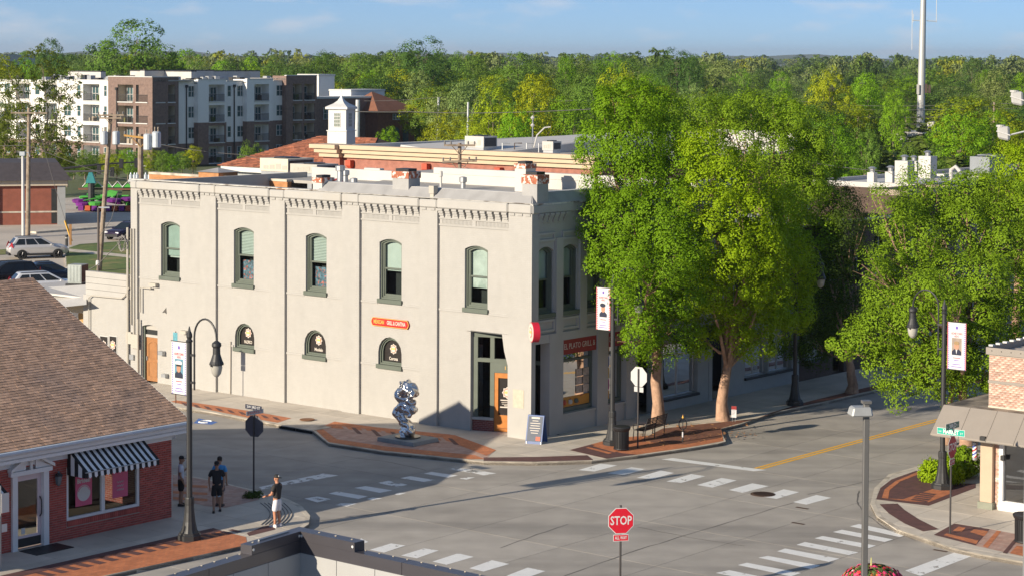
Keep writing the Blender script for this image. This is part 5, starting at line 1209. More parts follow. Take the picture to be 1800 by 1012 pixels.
banner(L3, -E2, 'white banner with person in dark suit at the right-hand corner', 'suit', zc=5.35, h=1.75, w=0.76)

# ------------------------------------------------------------------ stop signs and other signs
M_stop = mat('stop_red', (0.62, 0.012, 0.03), 0.45, var=0.04); M_stopd = mat('stop_red_faded', (0.36, 0.012, 0.035), 0.45, var=0.05); M_spost = mat('dark_sign_post', (0.06, 0.055, 0.055), 0.5, 0.3); M_sgrn = mat('street_sign_green', (0.0, 0.36, 0.26), 0.4, var=0.03)
M_sback = mat('sign_back', (0.50, 0.50, 0.50), 0.5, 0.2, var=0.05); M_letter = mat('reflective_white', (0.65, 0.65, 0.65), 0.4, var=0)
def stop_sign(label, base, face_n, zc, front_m, back_m, w=0.76, plate=True, zpole=None, wd=True):
    t = thing('stop_sign', label, 'stop sign', base, 0, 'stop signs at the crossing')
    n = V(face_n).normalized(); right = V((-n.y, n.x, 0)); f = Fr(base, right, n)
    MB().tube([base, base+ZZ*(zpole or zc+0.45)], 0.032, 8).build('post', M_spost, t)
    def octo(r_, nn): return [f(r_*math.cos(R(22.5+45*k))/math.cos(R(22.5)), nn, zc+r_*math.sin(R(22.5+45*k))/math.cos(R(22.5))) for k in range(8)]
    p = MB().prism(octo(w/2, 0.035), f.n*0.004).build('plate', back_m, t)
    MB().prism(octo(w/2-0.002, 0.040), f.n*0.003).build('rim', M_letter, p); MB().prism(octo(w/2-0.022, 0.0445), f.n*0.003).build('field', front_m, p)
    x = MB(); text(x, 'STOP', f(0, 0.0505, zc), right, ZZ, 0.36, width=w*0.84, bold=0.006); x.build('lettering', M_letter, p)
    if plate:
        z = zc-w/2-0.12; q = MB().box(f, -0.23, 0.23, 0.035, 0.039, z-0.10, z+0.10).build('lower_plate', back_m, t)
        MB().box(f, -0.228, 0.228, 0.0395, 0.042, z-0.098, z+0.098).build('rim', M_letter, q); MB().box(f, -0.213, 0.213, 0.0425, 0.045, z-0.083, z+0.083).build('field', front_m, q)
        x = MB(); text(x, 'ALL WAY', f(0, 0.0485, z), right, ZZ, 0.13, width=0.36, bold=0.003); x.build('lettering', M_letter, q)
    return t, f
sb = PD(1091, 914, 60.9); zc = sb.z; sb = V((sb.x, sb.y, 0)); face = V((0.18, -1, 0))
sgn = stop_sign('bright red STOP sign with ALL WAY plate in the foreground road', sb, face, zc, M_stop, M_sback)
MB().disc(V((sb.x, sb.y, -0.02)), ZZ, 0.5, 16, 0.02).build('island', M_kerb, sgn[0])
# seen from behind: in front of the white building, dark in shade
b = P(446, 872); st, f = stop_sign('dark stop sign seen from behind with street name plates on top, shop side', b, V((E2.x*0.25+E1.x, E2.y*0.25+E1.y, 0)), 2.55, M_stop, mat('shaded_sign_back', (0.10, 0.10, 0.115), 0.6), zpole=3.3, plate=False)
for (d, z, wd, m_, tx) in ((E2, 3.16, 0.85, M_navy, 'SW 3RD ST'), (E1, 2.98, 0.85, M_sback, 'MARKET')):
    r_ = d if d.x > 0 else -d; n = V((r_.y, -r_.x, 0)); n = n if n.y < 0 else -n; ff = Fr(b, r_, n)
    q = MB().box(ff, -wd/2+0.02, wd/2+0.02, -0.003+0.034, 0.003+0.034, z, z+0.16).build('street_plate', m_, st)
    x = MB(); text(x, tx, ff(0.02, 0.041, z+0.08), r_, ZZ, 0.13, width=wd*0.8); x.build('lettering', M_letter if m_ is M_navy else M_banr, q)
b = P(1121, 787); stop_sign('pale back of a stop sign standing by the park bench', b, E1, 2.92, M_stop, M_sback, w=0.80, zpole=3.25)
b = P(1670, 937); st, f = stop_sign('weathered STOP sign under the green MARKET street sign', b, V((0.86, -0.55, 0)), 2.92, M_stopd, M_sback, w=0.76, zpole=3.72)
for (dv_, z, wd, tx, sm) in ((-E2, 3.42, 1.02, 'MARKET', ('SW', 'ST')), (E1, 3.63, 0.95, '3RD', ('SW', 'ST'))):
    r_ = V(dv_); n = V((r_.y, -r_.x, 0)); n = n if n.y < 0 else -n; ff = Fr(b, r_, n)
    q = MB().box(ff, -wd/2, wd/2, 0.034, 0.040, z-0.10, z+0.12).build('street_plate', M_letter, st); MB().box(ff, -wd/2+0.012, wd/2-0.012, 0.0405, 0.043, z-0.088, z+0.108).build('field', M_sgrn if tx == 'MARKET' else mat('street_sign_dark_green', (0.01, 0.14, 0.11), 0.4), q)
    x = MB(); text(x, tx, ff(0, 0.0475, z+0.005), r_, ZZ, 0.2, width=wd*0.56, bold=0.006); x.build('lettering', M_letter, q)
    for s_, w2 in ((-1, sm[0]), (1, sm[1])): x = MB(); text(x, w2, ff(s_*wd*0.39, 0.0475, z-0.01), r_, ZZ, 0.1, width=0.11); x.build('lettering', M_letter, q)
# accessible parking sign by the white wall
b = P(309, 708); ps = thing('accessible_parking_sign', 'blue accessible parking sign on a post before the side door', 'sign', b)
MB().tube([b, b+ZZ*3.3], 0.025, 8).build('post', mat('brown_post', (0.12, 0.05, 0.03), 0.7), ps)
f = Fr(b, -E2, -E1)
for z0, z1, m_ in ((2.62, 3.25, mat('teal_plate', (0.10, 0.30, 0.36), 0.5, var=0.3, vscale=9)), (2.35, 2.6, mat('blue_plate', (0.03, 0.12, 0.5), 0.5, var=0.1))):
    MB().box(f, -0.15, 0.15, 0.026, 0.03, z0, z1).build('plate', m_, ps)
MB().tube([f(0.05*math.cos(a), 0.034, 2.45+0.05*math.sin(a)) for a in np.linspace(0, 5, 9)], 0.012, 4).build('wheelchair_symbol', M_letter, ps)
# ------------------------------------------------------------------ parking-lot light in front
pb_ = PD(1521, 860, 43.0); pb_ = V((pb_.x, pb_.y, 0))
lp = thing('parking_light', 'grey square light pole with box luminaire in the right foreground', 'lamp post', pb_)
M_lpole = mat('grey_light_pole', (0.17, 0.165, 0.16), 0.45, 0.4, var=0.06)
zt = 15.8-(718-107.5)*43/3700
f = Fr(pb_, V((1, 0.12, 0)), V((0.12, -1, 0)))
MB().box(f, -0.057, 0.057, -0.057, 0.057, 0, zt+0.08).build('pole', M_lpole, lp, bevel=0.01)
MB().box(f, -0.09, 0.09, -0.09, 0.09, zt+0.08, zt+0.14).build('pole_cap', M_lpole, lp)
hd = MB(); hd.hexa([f(-0.36, 0.2, zt-0.17), f(0.10, 0.2, zt-0.17), f(0.10, -0.2, zt-0.17), f(-0.36, -0.2, zt-0.17), f(-0.31, 0.17, zt+0.02), f(0.07, 0.17, zt+0.02), f(0.07, -0.17, zt+0.02), f(-0.31, -0.17, zt+0.02)])
hd.build('luminaire', mat('pale_luminaire', (0.36, 0.37, 0.37), 0.5, 0.2), lp, bevel=0.03)
# ------------------------------------------------------------------ sculpture
scb = P(717, 775); sc = thing('sculpture', 'twisted polished silver sculpture on a square concrete plinth', 'sculpture', scb)
M_chrome = mat('polished_silver', (0.62, 0.62, 0.63), 0.24, 1.0, var=0.05)
f = Fr(scb, -E2, -E1)
pc = [P(668, 771.5), P(734, 768), P(768, 768)]
MB().hexa([f(x, y, z) for z, k in ((0.0, 1.0), (0.17, 0.97)) for x, y in ((-1.02*k, -0.80*k), (1.02*k, -0.80*k), (1.02*k, 0.80*k), (-1.02*k, 0.80*k))]).build('plinth', mat('dark_concrete', (0.26, 0.27, 0.26), 0.9, var=0.15), sc, bevel=0.015)
MB().lathe(scb, [(0.52, 0.17), (0.53, 0.19), (0.53, 0.225), (0.50, 0.23)], 32).build('disc', mat('dark_steel_disc', (0.12, 0.11, 0.10), 0.35, 0.7), sc)
# fused, folded metal masses: metaballs melted into one skin
mbd = bpy.data.metaballs.new('m'); mbd.resolution = 0.045; mbd.threshold = 0.55
def ball(x, z, y, r_):
    e = mbd.elements.new(); p = f(x, y, z); e.co = (p.x-scb.x, p.y-scb.y, p.z); e.radius = r_
K_ = scb.y/FPX
def pxb(x, y, d=0.0, r_=5.0): ball((x-717)*K_, (768.5-y)*K_+0.12, d, r_*K_*1.95)
rs_ = random.Random(4)
for (x, y, d, r_) in ((716, 762, 0, 8), (722, 756, .1, 8), (712, 752, 0, 8), (726, 748, .05, 6), (716, 745, 0, 7), (709, 738, 0, 7), (705, 730, 0, 7), (700, 722, 0, 6), (703, 715, .05, 7), (711, 712, .1, 7), (719, 717, .1, 7), (727, 719, .1, 6), (733, 715, .05, 5), (716, 708, 0, 6), (728, 704, 0, 5), (720, 702, .1, 6), (716, 694, 0, 8), (712, 684, .1, 8), (722, 680, .1, 8), (703, 683, 0.05, 5), (708, 675, 0, 6), (730, 682, 0, 6.5), (727, 675, 0, 5.5), (718, 671, 0, 6), (728, 688, -.1, 6)): pxb(x, y, d, r_)
# folds: curved ridges of small balls
for (x0, y0, x1, y1, bx, by, r_) in ((700, 683, 714, 700, -6, 4, 2.6), (706, 670, 715, 690, 2, 0, 2.4), (714, 668, 718, 686, 4, 0, 2.4), (722, 670, 718, 692, 6, 2, 2.4), (737, 682, 726, 692, 4, 4, 2.6), (702, 690, 711, 703, -4, 3, 2.4), (698, 716, 701, 732, -5, 0, 2.4), (706, 709, 726, 713, 0, -3, 2.4), (728, 712, 736, 720, 4, -2, 2.4), (736, 720, 722, 724, 2, 4, 2.4), (706, 742, 728, 750, 2, -5, 2.4), (727, 750, 731, 758, 3, 0, 2.4), (708, 758, 724, 764, 0, 4, 2.4), (702, 724, 712, 740, -4, 2, 2.2)):
    for t_ in np.linspace(0, 1, 9):
        q_ = 4*t_*(1-t_); pxb(x0+(x1-x0)*t_+bx*q_, y0+(y1-y0)*t_+by*q_, 0.16+0.10*q_+rs_.uniform(-.02, .02), r_)
mo = bpy.data.objects.new('m', mbd); COL.objects.link(mo); bpy.context.view_layer.update()
sme = bpy.data.meshes.new_from_object(mo.evaluated_get(bpy.context.evaluated_depsgraph_get())); bpy.data.objects.remove(mo)
from mathutils import noise as mnoise
for v in sme.vertices:
    c_ = v.co*3.1; c_.z *= 0.75; q_ = 1-abs(mnoise.noise(c_+V((3, 1, 7))))*2.2; q2 = 1-abs(mnoise.noise(v.co*7.3))*2.0
    v.co += v.normal*(0.085*q_+0.02*q2-0.045)
sme.name = 'folded_metal'; sme.materials.clear(); sme.materials.append(M_chrome); sme.polygons.foreach_set('use_smooth', [True]*len(sme.polygons))
so_ = bpy.data.objects.new('folded_metal', sme); COL.objects.link(so_); so_.parent = sc
# ------------------------------------------------------------------ A-frame board, litter bins, bench, bike rack, yard signs
ab_ = P(943, 777); fr = thing('a_frame_sign', 'blue chalk-style A-frame board on the pavement by the corner pier', 'sandwich board', ab_)
f = Fr(ab_, V((0.93, -0.36, 0)), V((-0.36, -0.93, 0)))
M_blue = mat('blue_board', (0.05, 0.10, 0.26), 0.5, var=0.1); M_slate = mat('slate_print', (0.07, 0.085, 0.12), 0.6, var=0.1)
for s_, nm in ((1, 'front_panel'), (-1, 'back_panel')):
    p = MB().hexa([f(-0.36, s_*0.34, 0.0), f(0.36, s_*0.34, 0.0), f(0.36, s_*0.36, 0.0), f(-0.36, s_*0.36, 0.0), f(-0.36, s_*0.03, 1.14), f(0.36, s_*0.03, 1.14), f(0.36, s_*0.06, 1.14), f(-0.36, s_*0.06, 1.14)]).build(nm, M_blue, fr)
    if s_ == 1:
        def fp(u, t, e): return f(u, (0.36*(1-t)+0.06*t)+e, 1.14*t+e*0.2)
        MB().add([fp(-0.31, 0.09, 0.006), fp(0.31, 0.09, 0.006), fp(0.31, 0.96, 0.006), fp(-0.31, 0.96, 0.006)], [(0,1,2,3)]).build('printed_sheet', M_slate, p)
        for k, w_ in enumerate((0.36, 0.26, 0.44, 0.40, 0.46, 0.38, 0.3)):
            t0 = 0.88-k*0.085; MB().add([fp(-w_/2, t0, 0.01), fp(w_/2, t0, 0.01), fp(w_/2, t0+(0.055 if k == 0 else 0.022), 0.01), fp(-w_/2, t0+(0.055 if k == 0 else 0.022), 0.01)], [(0,1,2,3)]).build('print_line', M_logo, p)
        MB().add([fp(0.08, 0.12, 0.01), fp(0.27, 0.12, 0.01), fp(0.27, 0.26, 0.01), fp(0.08, 0.26, 0.01)], [(0,1,2,3)]).build('picture', M_logor, p)
        for s2 in (-0.33, 0.30): MB().hexa([f(s2, 0.345, 0), f(s2+0.04, 0.345, 0), f(s2+0.04, 0.37, 0), f(s2, 0.37, 0), f(s2, 0.335, 0.1), f(s2+0.04, 0.335, 0.1), f(s2+0.04, 0.36, 0.1), f(s2, 0.36, 0.1)]).build('foot', M_steel, p)
def litter_bin(label, loc):
    t = thing('litter_bin', label, 'litter bin', loc, 0, 'black slatted litter bins'); o = V(loc)
    MB().lathe(o, [(0.26, 0.05), (0.27, 0.9)], 20).build('liner', M_dark, t)
    slat = MB()
    for k in range(28):
        a = 2*math.pi*k/28; d = V((math.cos(a), math.sin(a), 0)); ff = Fr(o+d*0.30, V((-d.y, d.x, 0)), d)
        MB().hexa([ff(-0.022, -0.008, 0.06), ff(0.022, -0.008, 0.06), ff(0.022, 0.004, 0.06), ff(-0.022, 0.004, 0.06), ff(-0.022, 0.0, 0.80), ff(0.022, 0.0, 0.80), ff(0.022, 0.012, 0.80), ff(-0.022, 0.012, 0.80)]).build('slat', M_black, t)
    MB().lathe(o, [(0.31, 0.04), (0.325, 0.06), (0.31, 0.09)], 24).build('base_ring', M_black, t)
    MB().lathe(o, [(0.31, 0.78), (0.36, 0.86), (0.38, 0.93), (0.35, 0.97), (0.25, 0.99)], 24).build('flared_rim', M_black, t)
    return t
litter_bin('black slatted litter bin in front of the lamp with the beret banner', P(1092, 790))
litter_bin('black slatted litter bin at the right picture edge by the shop window', P(1800, 953))
bc = P(1141, 768); bn = thing('park_bench', 'black metal slat bench on the brick paving, seen from behind', 'bench', bc)
bd = (P(1168, 757)-P(1110, 775)).normalized(); f = Fr(bc, bd, V((bd.y, -bd.x, 0)) if bd.x > 0 else V((-bd.y, bd.x, 0)))
if f.n.y > 0: f.n = -f.n
# back towards the camera (n>0)
for k in range(7): MB().hexa([f(-0.88, 0.28+k*0.017, 0.50+k*0.065), f(0.88, 0.28+k*0.017, 0.50+k*0.065), f(0.88, 0.30+k*0.017, 0.50+k*0.065), f(-0.88, 0.30+k*0.017, 0.50+k*0.065), f(-0.88, 0.29+k*0.017, 0.545+k*0.065), f(0.88, 0.29+k*0.017, 0.545+k*0.065), f(0.88, 0.31+k*0.017, 0.545+k*0.065), f(-0.88, 0.31+k*0.017, 0.545+k*0.065)]).build('back_slat', M_black, bn)
for k in range(6): MB().box(f, -0.88, 0.88, 0.22-k*0.09, 0.285-k*0.09, 0.42, 0.445).build('seat_slat', M_black, bn)
for u in (-0.85, 0.0, 0.85):
    MB().tube([f(u, 0.25, 0.0), f(u, 0.27, 0.42), f(u, 0.40, 0.95)], 0.022, 6).build('leg', M_black, bn); MB().tube([f(u, -0.3, 0.0), f(u, -0.26, 0.42), f(u, 0.27, 0.42)], 0.022, 6).build('leg', M_black, bn)
    if u: MB().tube([f(u, 0.31, 0.66), f(u, 0.0, 0.68), f(u, -0.28, 0.64), f(u, -0.30, 0.5), f(u, -0.26, 0.42)], 0.02, 6).build('armrest', M_black, bn)
br = P(1200, 776); bk_ = thing('bike_rack', 'slim black bike post with a ring and finial on brick paving', 'bike rack', br)
MB().tube([br, br+ZZ*0.55], 0.03, 8).build('post', M_black, bk_); MB().tube([br+ZZ*0.55, br+ZZ*1.0], 0.015, 6).build('stem', M_black, bk_)
MB().tube([br+V((0.16*math.cos(a), 0, 0.74+0.22*math.sin(a))) for a in np.linspace(0, 2*math.pi, 20)], 0.022, 6).build('ring', M_black, bk_)
MB().lathe(br, [(0.02, 0.98), (0.05, 1.02), (0.02, 1.08), (0.004, 1.14)], 8).build('finial', M_gold, bk_); MB().lathe(br, [(0.034, 0.2), (0.034, 0.42)], 8).build('sticker', M_ban, bk_)
ys = P(1290, 741); y_ = thing('yard_sign', 'small white yard sign with red top beside the second tree trunk', 'sign', ys)
f = Fr(ys, V((1, -0.3, 0)), V((-0.3, -1, 0))); MB().box(f, -0.11, 0.11, 0, 0.01, 0.2, 0.7).build('panel', M_ban, y_); MB().box(f, -0.11, 0.11, 0.0105, 0.013, 0.55, 0.7).build('header', M_redsign, y_)
for u in (-0.06, 0.06): MB().tube([f(u, 0.005, 0), f(u, 0.005, 0.2)], 0.006, 5).build('stake', M_steel, y_)
for k in range(4): MB().box(f, -0.08, 0.08-k*0.02, 0.0105, 0.012, 0.5-k*0.06, 0.515-k*0.06).build('print_line', M_slate, y_)
ys = P(1508, 676); y_ = thing('yard_sign', 'pale yard sign in deep shade by the far street tree', 'sign', ys)
f = Fr(ys, V((1, -0.3, 0)), V((-0.3, -1, 0))); MB().box(f, -0.16, 0.16, 0, 0.01, 0.2, 0.7).build('panel', M_ban, y_)
for u in (-0.1, 0.1): MB().tube([f(u, 0.005, 0), f(u, 0.005, 0.2)], 0.006, 5).build('stake', M_steel, y_)
# ------------------------------------------------------------------ flower basket, right foreground
fb = PD(1535, 1003, 50.0); M_ped = mat('planter_black', (0.03, 0.03, 0.03), 0.6)
fl_b = thing('flower_basket', 'round basket of red and pink flowers behind the grey pole', 'flower basket', V((fb.x, fb.y, 0)))
MB().tube([V((fb.x, fb.y, 0)), V((fb.x, fb.y, fb.z-0.7))], 0.06, 8).build('post', M_ped, fl_b)
MB().lathe((fb.x, fb.y, 0), [(0.2, fb.z-0.75), (0.55, fb.z-0.45), (0.68, fb.z-0.2), (0.66, fb.z-0.15)], 18).build('bowl', M_ped, fl_b)
def blossoms(mb, n, r, rz_, size, seed, zlo=-0.15):
    rg = np.random.default_rng(seed)
    for _ in range(n):
        d = V(rg.normal(size=3)); d.normalize()
        if d.z < zlo: d.z = -d.z
        q = rg.uniform(0.86, 1.03); p = V((fb.x, fb.y, fb.z-0.28))+V((d.x*r*q, d.y*r*q, d.z*rz_*q))
        a = d.orthogonal().normalized(); b2 = d.cross(a); s_ = size*rg.uniform(0.7, 1.3)
        k0 = len(mb.v); pts = [p+d*s_*0.25]; 
        for k in range(10):
            an = 2*math.pi*k/10; rr = s_*(1.0 if k % 2 == 0 else 0.55); pts.append(p+(a*math.cos(an)+b2*math.sin(an))*rr)
        mb.add(pts, [(0, 1+k, 1+(k+1) % 10) for k in range(10)])
    return mb
for nm, n, sz, c, sd in (('pink_blossoms', 190, 0.065, (0.72, 0.05, 0.16), 1), ('red_blossoms', 150, 0.055, (0.55, 0.02, 0.03), 2), ('orange_blossoms', 120, 0.05, (0.45, 0.13, 0.03), 3), ('leaves', 420, 0.07, (0.07, 0.11, 0.02), 4), ('white_blossoms', 25, 0.045, (0.75, 0.6, 0.55), 5)):
    stuff(blossoms(MB(), n, 0.78 if nm != 'leaves' else 0.73, 0.42, sz, sd).build(nm, mat(nm, c, 0.7, var=0.2, island=0.35), fl_b))
MB().lathe((fb.x, fb.y, 0), [(0.02, fb.z-0.6), (0.60, fb.z-0.4), (0.68, fb.z-0.2), (0.5, fb.z), (0.02, fb.z+0.08)], 14).build('foliage_core', mat('foliage_core', (0.04, 0.07, 0.015), 1.0), fl_b)
MB().tube([V((fb.x-0.05, fb.y, fb.z)), V((fb.x-0.05, fb.y, fb.z+0.33))], [0.03, 0.012], 6).build('pale_spike', mat('pale_spike', (0.5, 0.5, 0.2), 0.8), fl_b)
# ------------------------------------------------------------------ people
def skin_obj(name, verts, edges, radii, m, parent, root=0, sub=2):
    me = bpy.data.meshes.new(name); me.from_pydata([tuple(v) for v in verts], edges, []); me.materials.append(m)
    o = bpy.data.objects.new(name, me); COL.objects.link(o); o.parent = parent
    md = o.modifiers.new('skin', 'SKIN'); md.use_smooth_shade = True; md.branch_smoothing = 0.4
    for i, r_ in enumerate(radii):
        sv = me.skin_vertices[0].data[i]; sv.radius = (r_, r_) if not hasattr(r_, '__len__') else r_; sv.use_root = (i == root)
    s = o.modifiers.new('sub', 'SUBSURF'); s.levels = sub; s.render_levels = sub
    return o
def person(label, base, face, pose, shirt, shorts, shoes, cap, cap_back=False, h=1.76, skin=(0.36, 0.20, 0.13), glasses=False, group=None, stripe=None, hair=None):
    t = thing('person', label, 'person', base); t.rotation_euler = (0, 0, math.atan2(face[1], face[0])-math.pi/2)
    s = h/1.76
    ms = mat('skin_%s' % label[:12], skin, 0.6, var=0.06); mshirt = mat('shirt_%s' % label[:12], shirt, 0.85, var=0.12, vscale=8); msh = mat('shorts_%s' % label[:12], shorts, 0.85, var=0.1); mso = mat('shoes_%s' % label[:12], shoes, 0.7)
    # local: faces +Y, x to its right
    LA, RA = pose['arms']; lf, rf = pose.get('feet', ((-0.10, 0.02), (0.10, -0.03)))
    Vs = []; Es = []; Rs = []
    def add(p, r_, link=None):
        Vs.append(V(p)*s); Rs.append(r_*s if not hasattr(r_, '__len__') else (r_[0]*s, r_[1]*s)); i = len(Vs)-1
        if link is not None: Es.append((link, i))
        return i
    pel = add((0, 0, 0.93), (0.155, 0.11)); bel = add((0, 0.01, 1.10), (0.145, 0.105), pel); che = add((0, 0.0, 1.32), (0.165, 0.11), bel); nb_ = add((0, -0.01, 1.46), 0.075, che); nk = add((0, 0.005, 1.53), 0.055, nb_)
    hd = add((0, 0.025, 1.615), (0.072, 0.085), nk); ht = add((0, 0.02, 1.70), (0.07, 0.085), hd)
    for sx_, (ex, ey, ez), (hx, hy, hz) in ((-1, *LA), (1, *RA)):
        sh_ = add((sx_*0.185, 0, 1.41), 0.062, che); el = add((ex, ey, ez), 0.043, sh_); wr = add((hx, hy, hz), 0.030, el)
        d = (V((hx, hy, hz))-V((ex, ey, ez))).normalized(); pm = add(V((hx, hy, hz))+d*0.07, (0.036, 0.02), wr)
        side = d.cross(V((0, 1, 0.3))).normalized()
        for q, L_ in ((-0.030, 0.07), (-0.010, 0.085), (0.012, 0.08), (0.032, 0.062)):
            k1 = add(V((hx, hy, hz))+d*0.11+side*q, 0.009, pm); add(V((hx, hy, hz))+d*(0.11+L_)+side*q*1.1+V((0, 0.02, 0)), 0.007, k1)
        k1 = add(V((hx, hy, hz))+d*0.06+side*-0.05, 0.010, pm); add(V((hx, hy, hz))+d*0.10+side*-0.065, 0.008, k1)
    for sx_, (fx, fy) in ((-1, lf), (1, rf)):
        hp = add((sx_*0.09, 0, 0.86), 0.098, pel); kn = add(((sx_*0.09+fx)/2, fy*0.5+0.025, 0.49), 0.062, hp); ca = add(((sx_*0.09+3*fx)/4, fy*0.8, 0.33), 0.058, kn); an = add((fx, fy, 0.085), 0.040, ca); add((fx*1.1, fy+0.13, 0.04), (0.045, 0.03), an)
    skin_obj('body', Vs, Es, Rs, ms, t)
    # head shape: skull, nose, ears
    mb = MB(); n1, n2 = 12, 16; vs = []
    for i in range(n1+1):
        th = math.pi*i/n1
        for k in range(n2):
            a = 2*math.pi*k/n2; x = 0.078*math.sin(th)*math.cos(a); y = 0.098*math.sin(th)*math.sin(a); z = 0.118*math.cos(th)
            if z < 0: x *= 1-0.25*(-z/0.118); y = y*(1-0.1*(-z/0.118))+0.012
            if abs(a-math.pi/2) < 0.3 and -0.045 < z < 0.015: y += 0.022*(1-(z+0.045)/0.06)
            vs.append(V((x, y+0.022, z+1.64))*s)
    mb.add(vs, [(i*n2+k, i*n2+(k+1) % n2, (i+1)*n2+(k+1) % n2, (i+1)*n2+k) for i in range(n1) for k in range(n2)])
    for sx_ in (-1, 1): mb.lathe(V((sx_*0.08, 0.015, 1.63))*s, [(0.012*s, -0.03*s), (0.018*s, 0.0), (0.012*s, 0.03*s)], 6)
    hd_o = mb.build('head', ms, None, smooth=True); hd_o.parent = t
    e = MB()
    for sx_ in (-1, 1): e.disc(V((sx_*0.03, 0.115, 1.655))*s, V((0, 1, 0)), 0.011*s, 8, 0.006)
    e.box(Fr((0, 0), (1, 0, 0), (0, 1, 0)), -0.025*s, 0.025*s, 0.108*s, 0.116*s, 1.585*s, 1.592*s)
    eo = e.build('facial_features', mat('dark_feature', (0.05, 0.02, 0.015), 0.5), None); eo.parent = hd_o
    if glasses:
        g_ = MB()
        for sx_ in (-1, 1): g_.disc(V((sx_*0.034, 0.124, 1.655))*s, V((0, 1, 0)), 0.028*s, 10, 0.008)
        g_.box(Fr((0, 0), (1, 0, 0), (0, 1, 0)), -0.08*s, 0.08*s, 0.10*s, 0.12*s, 1.66*s, 1.667*s); go = g_.build('sunglasses', M_black, None); go.parent = hd_o
    if hair:
        q = MB().lathe((0, 0.01*s, 0), [(0.083*s, 1.63*s), (0.092*s, 1.68*s), (0.085*s, 1.735*s), (0.05*s, 1.77*s), (0.005, 1.78*s)], 14).build('hair', mat('dark_hair', (0.02, 0.015, 0.012), 0.8), None, smooth=True); q.parent = hd_o
    if cap:
        sg_ = -1 if cap_back else 1
        c = MB().lathe((0, 0.018*s, 0), [(0.088*s, 1.672*s), (0.094*s, 1.70*s), (0.085*s, 1.745*s), (0.05*s, 1.775*s), (0.005, 1.785*s)], 16)
        c.add([V((-0.07, sg_*0.08+0.015, 1.69))*s, V((0.07, sg_*0.08+0.015, 1.69))*s, V((0.05, sg_*0.19+0.01, 1.672))*s, V((-0.05, sg_*0.19+0.01, 1.672))*s, V((0, sg_*0.205+0.01, 1.675))*s], [(0,1,2,4,3)])
        co = c.build('cap', mat('cap_%s' % label[:12], cap, 0.8), None, smooth=True); co.parent = hd_o
        if cap_back: q = MB().disc(V((0, -0.066, 1.725))*s, V((0, -1, 0.5)), 0.034*s, 12, 0.02).build('cap_badge', M_logo, None); q.parent = hd_o
    # shirt
    Vs = []; Es = []; Rs = []
    w0 = add((0, 0.0, 0.83), (0.182, 0.136)); w1 = add((0, 0.01, 1.10), (0.168, 0.128), w0); w2 = add((0, 0.0, 1.32), (0.185, 0.128), w1); w3 = add((0, -0.01, 1.455), 0.10, w2); add((0, 0.0, 1.50), 0.068, w3)
    for sx_, (ex, ey, ez) in ((-1, LA[0]), (1, RA[0])):
        a = add((sx_*0.185, 0, 1.415), 0.082, w2); p = V((sx_*0.19, 0, 1.405)).lerp(V((ex, ey, ez)), 0.72); b = add(V((sx_*0.19, 0, 1.405)).lerp(V((ex, ey, ez)), 0.4), 0.080, a); add(p, 0.076, b)
    skin_obj('shirt', Vs, Es, Rs, mshirt, t)
    Vs = []; Es = []; Rs = []
    w0 = add((0, 0, 1.04), (0.168, 0.120)); w1 = add((0, 0, 0.90), (0.176, 0.130), w0)
    for sx_, (fx, fy) in ((-1, lf), (1, rf)):
        a = add((sx_*0.095, 0.0, 0.80), 0.118, w1); k_ = V(((sx_*0.09+fx)/2, fy*0.5+0.02, 0.50)); b = add(V((sx_*0.10, 0.0, 0.8)).lerp(k_, 0.55), 0.110, a); add(k_+V((sx_*0.01, 0, 0.02)), 0.104, b)
    so = skin_obj('shorts', Vs, Es, Rs, msh, t)
    if stripe:
        for sx_ in (-1, 1):
            q = MB().tube([V((sx_*0.13, 0.10, 0.56))*s, V((sx_*0.04, 0.12, 0.54))*s], 0.02, 5).build('hem_stripe', stripe, None); q.parent = so
    for sx_, (fx, fy) in ((-1, lf), (1, rf)):
        c = V((fx*1.05, fy, 0)); mb = MB(); prof = []
        for (y_, w_, zt) in ((-0.08, 0.036, 0.07), (-0.04, 0.042, 0.11), (0.03, 0.044, 0.10), (0.10, 0.05, 0.075), (0.17, 0.047, 0.055), (0.21, 0.028, 0.03)):
            prof.append([(c+V((-w_, y_, 0)))*s, (c+V((w_, y_, 0)))*s, (c+V((w_*0.75, y_, zt)))*s, (c+V((-w_*0.75, y_, zt)))*s])
        vs = [p for q in prof for p in q]; fs = [(4*i+k, 4*i+(k+1) % 4, 4*i+4+(k+1) % 4, 4*i+4+k) for i in range(5) for k in range(4)]+[(3,2,1,0), (20,21,22,23)]
        o = mb.add(vs, fs).build('shoe', mso, None, smooth=True); o.parent = t
    return t
HANG = (((-0.25, -0.02, 1.14), (-0.24, 0.05, 0.90)), ((0.25, -0.02, 1.14), (0.24, 0.05, 0.90)))
person('person in white tee, black shorts and cap beside the lamp post', P(318, 888), (0.95, 0.1), {'arms': (((-0.24, 0.04, 1.13), (-0.22, 0.22, 1.32)), ((0.23, -0.02, 1.14), (0.21, 0.08, 0.9)))}, (0.62, 0.64, 0.72), (0.012, 0.012, 0.014), (0.012, 0.012, 0.013), (0.012, 0.012, 0.014))
person('person walking in black tee, black shorts and sunglasses', P(381, 898), (0.12, -1.0), {'arms': (((-0.26, -0.03, 1.13), (-0.24, 0.12, 0.93)), ((0.27, -0.05, 1.13), (0.25, 0.0, 0.88))), 'feet': ((-0.11, -0.14), (0.10, 0.12))}, (0.012, 0.012, 0.016), (0.012, 0.012, 0.014), (0.012, 0.012, 0.013), (0.012, 0.012, 0.014), glasses=True, stripe=mat('pale_blue_hem', (0.35, 0.5, 0.6), 0.8))
person('person in bright blue shirt standing behind the walker', P(386, 889), (0.2, 1.0), {'arms': HANG}, (0.06, 0.28, 0.58), (0.03, 0.04, 0.06), (0.05, 0.04, 0.04), None, hair=True)
